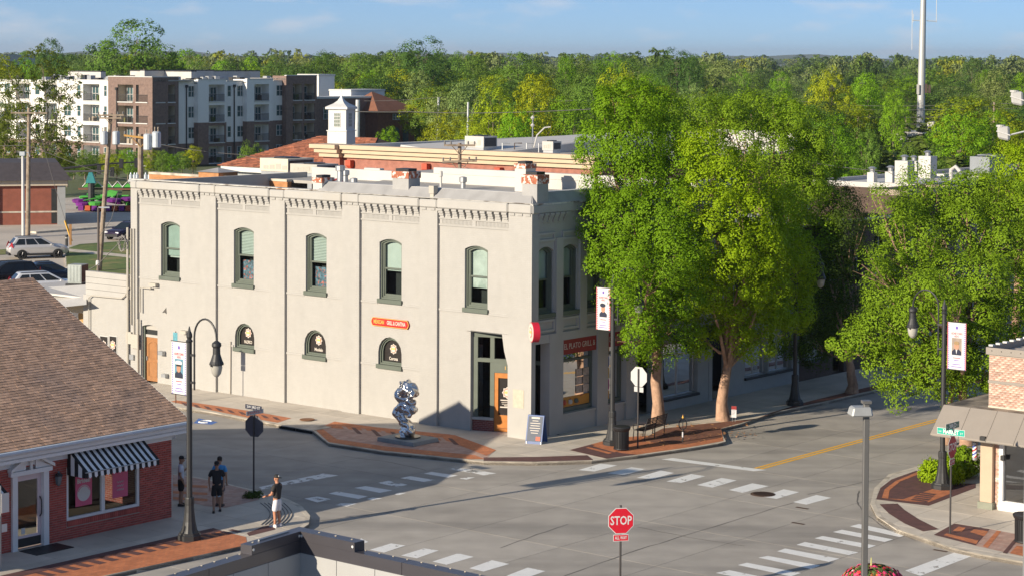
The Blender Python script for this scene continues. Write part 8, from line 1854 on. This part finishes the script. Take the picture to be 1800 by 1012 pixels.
def leaf_mesh(name, v, m):
    me = bpy.data.meshes.new(name); n = len(v)//4
    me.vertices.add(len(v)); me.vertices.foreach_set('co', v.astype(np.float32).ravel()); me.loops.add(len(v)); me.loops.foreach_set('vertex_index', np.arange(len(v), dtype=np.int32))
    me.polygons.add(n); me.polygons.foreach_set('loop_start', np.arange(0, len(v), 4, dtype=np.int32)); me.polygons.foreach_set('loop_total', np.full(n, 4, np.int32))
    me.materials.append(m); me.update(calc_edges=True); return me
M_bark = mat('warm_bark', (0.40, 0.25, 0.17), 0.95, var=0.3, vscale=6, bump=0.6, bscale=14, col2=(0.24, 0.15, 0.10), c2scale=3, streak=True)
M_barkd = mat('grey_bark', (0.20, 0.16, 0.12), 0.95, var=0.3, vscale=3)
def limbs(mb, base, top, r0, targets, seed, nb=10):
    rg = random.Random(seed)
    path = [base.lerp(top, k/6)+V((rg.uniform(-.1, .1), rg.uniform(-.1, .1), 0))*(1 if 0 < k < 6 else 0) for k in range(7)]
    mb.tube([path[0]-ZZ*0.1]+path, [r0*1.35]+[r0*(1-0.55*k/6)*(1.25 if k == 0 else 1) for k in range(7)], 12)
    for t in targets:
        s = path[rg.choice((3, 4, 5, 6))]; mid = s.lerp(t, 0.5)+V((rg.uniform(-.4, .4), rg.uniform(-.4, .4), -0.2))
        mb.tube([s, mid, t], [r0*0.38, r0*0.24, r0*0.08], 7)
        for _ in range(3):
            e = t+V((rg.uniform(-.8, .8), rg.uniform(-.8, .8), rg.uniform(-.3, .8))); mb.tube([mid.lerp(t, 0.5), e], [r0*0.12, r0*0.03], 5)
def big_tree(label, trunk_px, fork_px, lobes_px, col, seed, n_clump, per, leaf=0.13, r0=0.27, group='street trees', D=None, bark=M_bark, clump_r=0.40, flat=0.7, rs=1.0, sep=0.0):
    b = P(*trunk_px) if D is None else V((PD(trunk_px[0], trunk_px[1], D).x, D, 0)); Dt = b.y; sc_ = Dt/FPX
    t = thing('street_tree', label, 'tree', b, 0, group)
    lobes = []
    for (x, y, r_, dz) in lobes_px:
        c = PD(x, y, Dt+dz); lobes.append((c.x, c.y, c.z, r_*sc_*rs, r_*sc_*1.05*rs, r_*sc_*0.92*rs))
    v, cl = leaf_cloud(lobes, n_clump, per, leaf, seed, clump_r, 0.55, flat, 0.35, 0.85, sep)
    v = v-np.array([b.x, b.y, 0.0])
    o = bpy.data.objects.new('crown', leaf_mesh('crown', v, col)); COL.objects.link(o); o.parent = t
    tr = MB(); fork = PD(fork_px[0], fork_px[1], Dt); tg = [V(l[:3]) for l in lobes]
    limbs(tr, b, fork, r0, tg, seed); tr.build('trunk', bark, t, smooth=True)
    return t
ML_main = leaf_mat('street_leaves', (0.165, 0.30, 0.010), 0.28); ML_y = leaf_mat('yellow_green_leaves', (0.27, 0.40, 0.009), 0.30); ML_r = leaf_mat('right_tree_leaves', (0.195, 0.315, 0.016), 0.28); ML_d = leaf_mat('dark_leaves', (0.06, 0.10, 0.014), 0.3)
LS = dict(leaf=0.056, flat=1.05, clump_r=0.60, rs=0.94, sep=0.61)
big_tree('tall bright green street tree nearest the white corner building', (1157, 745), (1150, 520), [(1080, 195, 42, 0), (1120, 185, 42, 0), (1155, 195, 36, 1), (1065, 240, 34, 0), (1030, 262, 22, 0), (1110, 250, 55, -1), (1160, 255, 50, 0), (1075, 300, 42, -1), (1060, 345, 34, -1), (1125, 310, 55, -1), (1185, 310, 50, -1), (1060, 395, 38, -1.5), (1110, 385, 55, -2), (1165, 380, 55, -2.5), (1040, 418, 22, -1.5), (1075, 455, 38, -2), (1130, 450, 55, -2.5), (1190, 440, 55, -3), (1100, 510, 40, -2), (1150, 520, 45, -2.5), (1200, 510, 45, -2.5), (1130, 575, 38, -1.5), (1175, 580, 38, -1.5), (1110, 600, 26, -2), (1150, 612, 24, -1), (1112, 478, 24, -6.3), (1140, 500, 22, -6.0), (1096, 515, 18, -6.2), (1122, 560, 16, -6)], ML_main, 21, 2600, 300, **LS)
big_tree('broad yellow-green street tree right of the tall one', (1271, 738), (1282, 560), [(1240, 265, 34, -3), (1265, 285, 36, -3), (1225, 320, 40, -3), (1290, 320, 40, -3), (1330, 325, 36, -2), (1345, 365, 36, -2), (1250, 370, 50, -3.5), (1305, 385, 48, -3.5), (1350, 420, 34, -2), (1365, 450, 34, -1), (1270, 440, 50, -3.5), (1320, 450, 45, -3), (1240, 500, 42, -3), (1295, 510, 45, -2.5), (1345, 500, 40, -1.5), (1380, 430, 30, 0), (1250, 565, 38, -1), (1300, 570, 36, -0.5), (1345, 560, 42, 0.5), (1385, 540, 42, 3), (1380, 370, 40, 3), (1390, 480, 45, 3), (1240, 600, 26, -1), (1330, 605, 28, 0)], ML_y, 22, 2500, 300, **LS)
big_tree('feathery green street tree rising behind the broad one', (1375, 717), (1370, 540), [(1200, 215, 36, 0), (1240, 208, 36, 0), (1285, 205, 36, 0), (1320, 200, 36, 1), (1350, 205, 36, 1), (1385, 215, 40, 1), (1420, 235, 40, 1), (1230, 260, 45, 0), (1300, 255, 48, 0), (1365, 270, 48, 0), (1430, 290, 45, 1), (1400, 330, 55, 0), (1440, 370, 50, 1), (1420, 430, 55, 0), (1450, 480, 50, 1), (1410, 520, 50, 0), (1400, 590, 40, -1), (1450, 560, 45, 1)], ML_r, 27, 1800, 280, D=104, **LS)
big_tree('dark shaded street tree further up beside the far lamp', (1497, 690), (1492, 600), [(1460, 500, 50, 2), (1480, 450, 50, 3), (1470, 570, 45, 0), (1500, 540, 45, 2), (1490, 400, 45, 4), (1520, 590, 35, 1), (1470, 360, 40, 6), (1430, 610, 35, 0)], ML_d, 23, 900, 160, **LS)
big_tree('large green tree behind the right corner shop, spreading left', (1700, 705), (1690, 560), [(1545, 355, 18, 1), (1570, 385, 30, 1), (1600, 380, 30, 2), (1545, 470, 22, 0), (1515, 465, 16, -1), (1570, 455, 32, 0), (1610, 430, 38, 1), (1655, 420, 45, 2), (1705, 400, 48, 2), (1755, 420, 48, 2), (1800, 440, 48, 2), (1620, 330, 30, 3), (1650, 360, 38, 3), (1700, 340, 42, 3), (1750, 350, 42, 3), (1800, 360, 46, 3), (1560, 520, 36, 0), (1610, 500, 45, 0), (1665, 495, 48, 0), (1720, 490, 48, 0), (1780, 510, 50, 1), (1515, 600, 26, -1), (1475, 610, 22, -1), (1550, 580, 36, -1), (1600, 570, 42, -1), (1655, 570, 45, -1), (1710, 570, 45, 0), (1770, 580, 45, 1), (1560, 640, 32, -1), (1600, 655, 36, -1), (1640, 640, 42, -1), (1690, 640, 40, 0), (1740, 650, 36, 0), (1590, 690, 18, -1), (1635, 682, 22, -1), (1680, 690, 26, 0), (1640, 515, 30, -8.2), (1668, 530, 26, -8.0), (1615, 520, 24, -8.0)], ML_r, 24, 3200, 290, D=87, r0=0.24, **LS)
big_tree('yellow-green tree at the right edge above the corner shop', (1790, 690), (1790, 420), [(1790, 285, 34, 0), (1765, 310, 30, 0), (1800, 330, 40, 0), (1740, 330, 26, 0), (1830, 300, 40, 0), (1780, 360, 40, 0)], ML_y, 25, 700, 260, D=95, **LS)
big_tree('second trunk tree beside the right shop canopy', (1668, 700), (1676, 600), [(1660, 620, 30, 0), (1690, 650, 26, 0), (1630, 630, 28, 1), (1690, 600, 30, 0)], ML_r, 26, 450, 240, D=87, r0=0.14, **LS)
# small things on the ground below the trees
rg = np.random.default_rng(5); lf = MB()
for _ in range(260):
    x, y = rg.uniform(1120, 1330), rg.uniform(742, 782)
    if y > 790-(x-1120)*0.12: continue
    p = P(x, y, 0.022); a = rg.uniform(0, 6.28); s_ = rg.uniform(0.04, 0.10); d = V((math.cos(a), math.sin(a), 0)); e = V((-d.y, d.x, 0)); lf.add([p-d*s_, p+e*s_*.5, p+d*s_+ZZ*0.01, p-e*s_*.5+ZZ*.015], [(0,1,2,3)])
stuff(tag(lf.build('fallen_leaves', mat('dry_leaf', (0.42, 0.20, 0.08), 0.9, island=0.5, var=0)), 'dry fallen leaves on the brick paving', 'leaves'))
# shrubs round the right-hand lamp
def shrub(label, px, r_, h_, m_, seed, D=None, n=260, leaf=0.06, name='shrub', grp=None):
    b = P(*px); t = thing(name, label, 'shrub', b, 0, grp)
    v, _ = leaf_cloud([(0, 0, h_*0.55, r_, r_, h_*0.5), (r_*0.4, 0.1, h_*0.4, r_*0.7, r_*0.7, h_*0.4), (-r_*0.45, -0.1, h_*0.4, r_*0.7, r_*0.7, h_*0.4)], n, 14, leaf, seed, 0.16, 0.5, 0.8, 0.5)
    o = bpy.data.objects.new('foliage', leaf_mesh('foliage', v, m_)); COL.objects.link(o); o.parent = t
    st = MB()
    for k in range(7): a = k*0.9; st.tube([b, b+V((math.cos(a)*r_*0.6, math.sin(a)*r_*0.6, h_*0.7))], [0.02, 0.006], 5)
    st.build('stems', M_barkd, t); return t
shrub('yellowish shrub left of the right-hand lamp base', (1640, 846), 0.42, 0.85, ML_y, 31); shrub('yellow-green shrub in front of the right-hand lamp post', (1672, 850), 0.40, 0.9, ML_y, 32); shrub('deep green shrub between lamp post and barber pole', (1692, 838), 0.62, 1.1, ML_r, 33, n=420)
shrub('low grass tuft at the foot of the dark stop sign', (447, 873), 0.28, 0.14, ML_d, 34, n=60, leaf=0.04)
rk_b = P(1648, 842); rk = MB(); rk.tube([rk_b, rk_b+V((-0.18, 0.1, 0.75))], [0.13, 0.05], 6); tag(rk.build('pale_rock', M_kerb, None), 'pale leaning stone among the shrubs', 'stone')
# climbing-ladder ride shrub greens by the signals and weeds on the terracotta eave
big_tree('leafy tree with open crown in front of the apartment block, far left', (75, 330), (80, 230), [(75, 120, 42, 0), (110, 150, 35, 0), (50, 170, 40, 0), (95, 200, 38, 0), (115, 235, 34, 0), (40, 230, 45, 0), (80, 260, 45, 0), (15, 130, 25, 0), (30, 265, 40, 0), (110, 270, 32, 0)], leaf_mat('left_tree_leaves', (0.14, 0.18, 0.02), 0.4), 41, 480, 34, 0.12, D=235, r0=0.3, bark=M_barkd, group='trees before the apartments', clump_r=0.6)
big_tree('second thin tree at the left picture edge', (10, 340), (10, 250), [(8, 190, 26, 0), (0, 240, 34, 0), (22, 215, 22, 0), (5, 280, 35, 0), (15, 150, 20, 0)], leaf_mat('left_tree_leaves', (0.14, 0.18, 0.02), 0.4), 42, 190, 34, 0.12, D=240, r0=0.22, bark=M_barkd, group='trees before the apartments', clump_r=0.6)
# ---- background trees: crowns shared between copies
ML_obj = leaf_mat('wood_leaves', (0.1, 0.1, 0.1), 0.25, 0.20, objcol=True)
crowns = []; trunks = []
for s_ in range(6):
    rg = np.random.default_rng(100+s_); lob = []
    tall = (1.0, 1.15, 0.9, 1.3, 1.0, 1.1)[s_]
    for k in range(13):
        a = rg.uniform(0, 6.28); q = rg.uniform(0.0, 3.1); z = rg.uniform(4.0, 10.2*tall); k_ = 1-0.45*max(0, (z-6)/(4.5*tall)); lob.append((math.cos(a)*q*k_, math.sin(a)*q*k_, z, rg.uniform(1.3, 2.3), rg.uniform(1.3, 2.3), rg.uniform(1.1, 1.9)))
    lob.append((0, 0, 6.5*tall, 2.8, 2.8, 3.0*tall))
    v, _ = leaf_cloud(lob, 1100, 92, 0.13, 200+s_, 0.95, 0.6, 0.85, 0.35, 0.85, 1.15)
    crowns.append((leaf_mesh('tree_crown', v, ML_obj), v[:, 2].max()))
    tr = MB(); limbs(tr, V((0, 0, 0)), V((0, 0, 6)), 0.26, [V(l[:3]) for l in lob[:5]], s_); o = tr.build('x', M_barkd); trunks.append(o.data); bpy.data.objects.remove(o)
KIND = {'dark': ((0.075, 0.145, 0.028), 'dark green tree in the wood behind the town'), 'mid': ((0.135, 0.23, 0.03), 'mid green tree in the wood behind the town'), 'yellow': ((0.30, 0.36, 0.012), 'yellow-green tree in the wood behind the town'), 'pale': ((0.21, 0.28, 0.08), 'pale grey-green tree in the wood behind the town'), 'lime': ((0.18, 0.34, 0.012), 'lime green tree in the wood behind the town')}
def wood_tree(x, ytop, D, width_px, kind, vi, label=None, hmax=None):
    top = PD(x, ytop, D); me, h0 = crowns[vi]; sz = max(0.3, top.z/h0); sw_ = width_px*D/FPX/8.6
    t = thing('wood_tree', label or KIND[kind][1], 'tree', (top.x, D, 0), rng.uniform(0, 6.28), None if label else 'wood behind the town, %s trees' % kind)
    t.scale = (sw_, sw_, sz); c = KIND[kind][0]; j = rng.uniform(0.8, 1.2)
    o = bpy.data.objects.new('crown', me); COL.objects.link(o); o.parent = t; o.color = (c[0]*j*rng.uniform(0.9, 1.1), c[1]*j, c[2]*j, 1)
    q = bpy.data.objects.new('trunk', trunks[vi]); COL.objects.link(q); q.parent = t
    return t
# landmark trees, each with its own label
for (x, y, D, w, k, vi, lab) in (
    (232, 32, 420, 175, 'mid', 0, 'tall open-crowned tree rising highest above the apartment roofs'), (742, 62, 400, 130, 'dark', 1, 'biggest dark round-topped tree, left of centre'), (690, 88, 415, 120, 'mid', 0, 'broad tree leaning against the biggest dark tree'), (660, 92, 470, 90, 'dark', 2, 'dark tree behind the left shoulder of the biggest tree'),
    (1190, 82, 430, 105, 'dark', 1, 'dark blue-green tree with notched top, right of centre'), (1455, 112, 330, 90, 'yellow', 2, 'bright yellow tree at right above the street wires'), (1530, 124, 340, 80, 'lime', 4, 'lime tree right of the bright yellow tree'), (1572, 155, 300, 60, 'lime', 1, 'slim lime tree left of the tall mast'),
    (1690, 188, 250, 125, 'lime', 2, 'rounded lime tree right of the tall mast'), (1740, 192, 255, 80, 'lime', 0, 'smaller rounded lime tree beside the rounded one'), (1715, 97, 700, 60, 'dark', 5, 'lone dark tree breaking the skyline right of the mast'), (1745, 120, 420, 75, 'pale', 4, 'half-bare pale tree right of the mast'),
    (860, 150, 240, 110, 'yellow', 0, 'yellow-green tree behind the cream-corniced roof, left of centre'), (940, 128, 250, 120, 'yellow', 3, 'yellow-green tree behind the cream-corniced roof, tallest'), (1010, 165, 245, 100, 'lime', 5, 'lime tree beside the tall street tree'), (775, 190, 250, 90, 'yellow', 4, 'low yellow-green tree right of the brick house'), (905, 185, 225, 80, 'lime', 2, 'low lime tree behind the slim light pole'), (680, 220, 235, 55, 'lime', 5, 'small lime tree before the brick house'), (830, 205, 220, 90, 'yellow', 1, 'low bushy yellow tree behind the roof edge'),
    (150, 277, 262, 55, 'mid', 2, 'bushy tree behind the traffic signals, left'), (205, 282, 265, 45, 'yellow', 0, 'yellowish bush behind the traffic signals, right'), (235, 288, 258, 35, 'mid', 4, 'small bush below the apartment corner'), (118, 285, 255, 45, 'mid', 5, 'bush between garage roof and apartment block'), (285, 290, 265, 30, 'mid', 1, 'low shrub before the shaded apartment wing'), (440, 245, 215, 60, 'mid', 2, 'small green treetop left of the terracotta roof'), (85, 66, 520, 70, 'dark', 0, 'dark tree on the left skyline'), (1090, 108, 300, 90, 'yellow', 2, 'yellow treetop above the tall street tree'), (1285, 200, 200, 110, 'yellow', 4, 'yellow-green treetop between the two street trees'), (1380, 165, 230, 120, 'lime', 3, 'lime treetop behind the yellow-green street tree'), (1250, 150, 240, 100, 'mid', 0, 'green treetop behind the broad street tree'), (1470, 195, 210, 110, 'lime', 1, 'lime treetop above the white flat roofs'), (1520, 215, 220, 70, 'mid', 2, 'green treetop left of the small white building'), (1600, 246, 200, 60, 'mid', 5, 'reddish-green small tree before the mast foot'), (1650, 252, 190, 60, 'mid', 0, 'green small tree before the rounded lime tree'), (1780, 225, 170, 70, 'yellow', 3, 'yellow treetop below the lower floodlight')):
    wood_tree(x, y, D, w, k, vi, lab)
for k_, x_ in enumerate(range(92, 350, 19)):
    wood_tree(x_, (264 if x_ < 180 else 286)+rng.uniform(-5, 8), 276+rng.uniform(-8, 8), rng.uniform(28, 46), ('mid', 'yellow', 'dark', 'lime')[k_ % 4], k_ % 6, 'bush number %s from the left in the planting before the apartments' % ('one', 'two', 'three', 'four', 'five', 'six', 'seven', 'eight', 'nine', 'ten', 'eleven', 'twelve', 'thirteen', 'fourteen')[k_])
kinds = ['dark']*4+['mid']*7+['pale']*3+['yellow']*2+['lime']*2
def bg_clear(x, D):      # keep the building plots free of trunks
    return not (D < 352 and -20 < x < 735) and not (D < 200)
n_w = 0
for D0, D1, n in ((260, 330, 40), (330, 420, 70), (420, 560, 90), (560, 760, 80)):
    for k in range(n):
        D = rng.uniform(D0, D1); x = -60+1920*(k+rng.uniform(0.1, 0.9))/n
        if not bg_clear(x, D): D = rng.uniform(372, 470)
        if abs(x-1620) < 50 and D < 490: D = rng.uniform(490, 560)
        hgt = rng.uniform(9.5, 14.5) if D < 420 else rng.uniform(11.5, 18.2)
        if 1280 < x: hgt *= 0.80
        y = HOR+0.0055*(x-900)+(CAMH-hgt)*FPX/D
        wood_tree(x, y, D, rng.uniform(6.5, 14)*FPX/D, kinds[rng.integers(len(kinds))] if D < 560 else ('dark', 'mid', 'mid', 'pale')[rng.integers(4)], int(rng.integers(6))); n_w += 1
# the wood beyond, one mass
vv = []; rg = np.random.default_rng(77); mids = []
low = []; low2 = []
for s_ in range(4):
    lob = [(rg.normal()*2.0, rg.normal()*2.0, rg.uniform(4, 9.5), rg.uniform(1.5, 2.6), rg.uniform(1.5, 2.6), rg.uniform(1.3, 2.2)) for _ in range(8)]
    v, _ = leaf_cloud(lob, 110, 9, 0.42, 300+s_, 0.9, 0.6); low.append(v)
    v, _ = leaf_cloud(lob, 45, 9, 0.62, 400+s_, 1.0, 0.6); low2.append(v)
for D0, D1, n in ((720, 1000, 130), (1000, 1500, 150), (1500, 2600, 170), (2600, 5200, 170)):
    for k in range(n):
        D = rg.uniform(D0, D1); x = (-80+1960*(k+rg.uniform(0, 1))/n-900)/FPX*D; v = (low if D < 1400 else low2)[rg.integers(4)]; h = rg.uniform(0.9, 1.75)*(1+(0.2 if D > 1500 else 0)); w = rg.uniform(1.0, 1.5)*max(1, D/1500)
        a = rg.uniform(0, 6.28); ca, sa = math.cos(a), math.sin(a); z0 = 0 if D < 2600 else (D-2600)*0.0022
        q = np.stack([(v[:, 0]*ca-v[:, 1]*sa)*w+x, (v[:, 0]*sa+v[:, 1]*ca)*w+D, v[:, 2]*h+z0], 1); vv.append(q); mids.append(np.full(len(v)//4, rg.choice(4, p=(0.3, 0.4, 0.2, 0.1)), np.int32))
fo = bpy.data.objects.new('far_wood', leaf_mesh('far_wood', np.concatenate(vv), leaf_mat('far_wood_leaves', (0.07, 0.125, 0.03), 0.3, 0.3))); COL.objects.link(fo)
for nm_, c_ in (('far_wood_mid', (0.13, 0.20, 0.035)), ('far_wood_pale', (0.21, 0.26, 0.09)), ('far_wood_yellow', (0.25, 0.28, 0.03))): fo.data.materials.append(leaf_mat(nm_, c_, 0.3, 0.35))
fo.data.polygons.foreach_set('material_index', np.concatenate(mids))
tag(fo, 'far wooded country out to the horizon', 'wood', kind='stuff')
# undergrowth mass filling the gaps under the wood
ug = []
for k in range(420):
    D = rg.uniform(225, 640); xp = rg.uniform(-80, 1880)
    if not bg_clear(xp, D): continue
    v = low2[rg.integers(4)]; s_ = rg.uniform(0.35, 0.6); x = (xp-900)/FPX*D; ug.append(np.stack([v[:, 0]*s_*2+x, v[:, 1]*s_*2+D, (v[:, 2]-2.5)*s_], 1))
uo = bpy.data.objects.new('undergrowth', leaf_mesh('undergrowth', np.concatenate(ug), leaf_mat('undergrowth_leaves', (0.11, 0.16, 0.025), 0.35, 0.4))); COL.objects.link(uo); tag(uo, 'bushy undergrowth below the trees', 'undergrowth', kind='stuff')
# distant low hills
hl = MB(); n = 60
for k in range(n): 
    for s_ in (0, 1): x = -3000+6500*k/(n-1); hl.v.append((x, 7800+s_*400, (0 if s_ == 0 else 28+9*math.sin(k*0.55)+5*math.sin(k*1.7))))
hl.f = [(2*i, 2*i+2, 2*i+3, 2*i+1) for i in range(n-1)]; hl.mi = [0]*(n-1)
struct(hl.build('hills', mat('hill_woods', (0.05, 0.085, 0.04), 1.0, var=0.3, vscale=0.01), None))

# ------------------------------------------------------------------ the air: thin haze round everything
hz = MB(); hz.box(WF, -9500, 9500, -16500, 350, -1.4, 95.0); ho = hz.build('haze', mat('haze_air', (1, 1, 1)))
hm = MATS['haze_air'].node_tree; hm.nodes.clear(); ou = hm.nodes.new('ShaderNodeOutputMaterial'); pv = hm.nodes.new('ShaderNodeVolumePrincipled')
pv.inputs['Color'].default_value = (0.80, 0.88, 1.0, 1); pv.inputs['Density'].default_value = 0.00007; pv.inputs['Anisotropy'].default_value = 0.3
hm.links.new(pv.outputs['Volume'], ou.inputs['Volume']); stuff(ho)
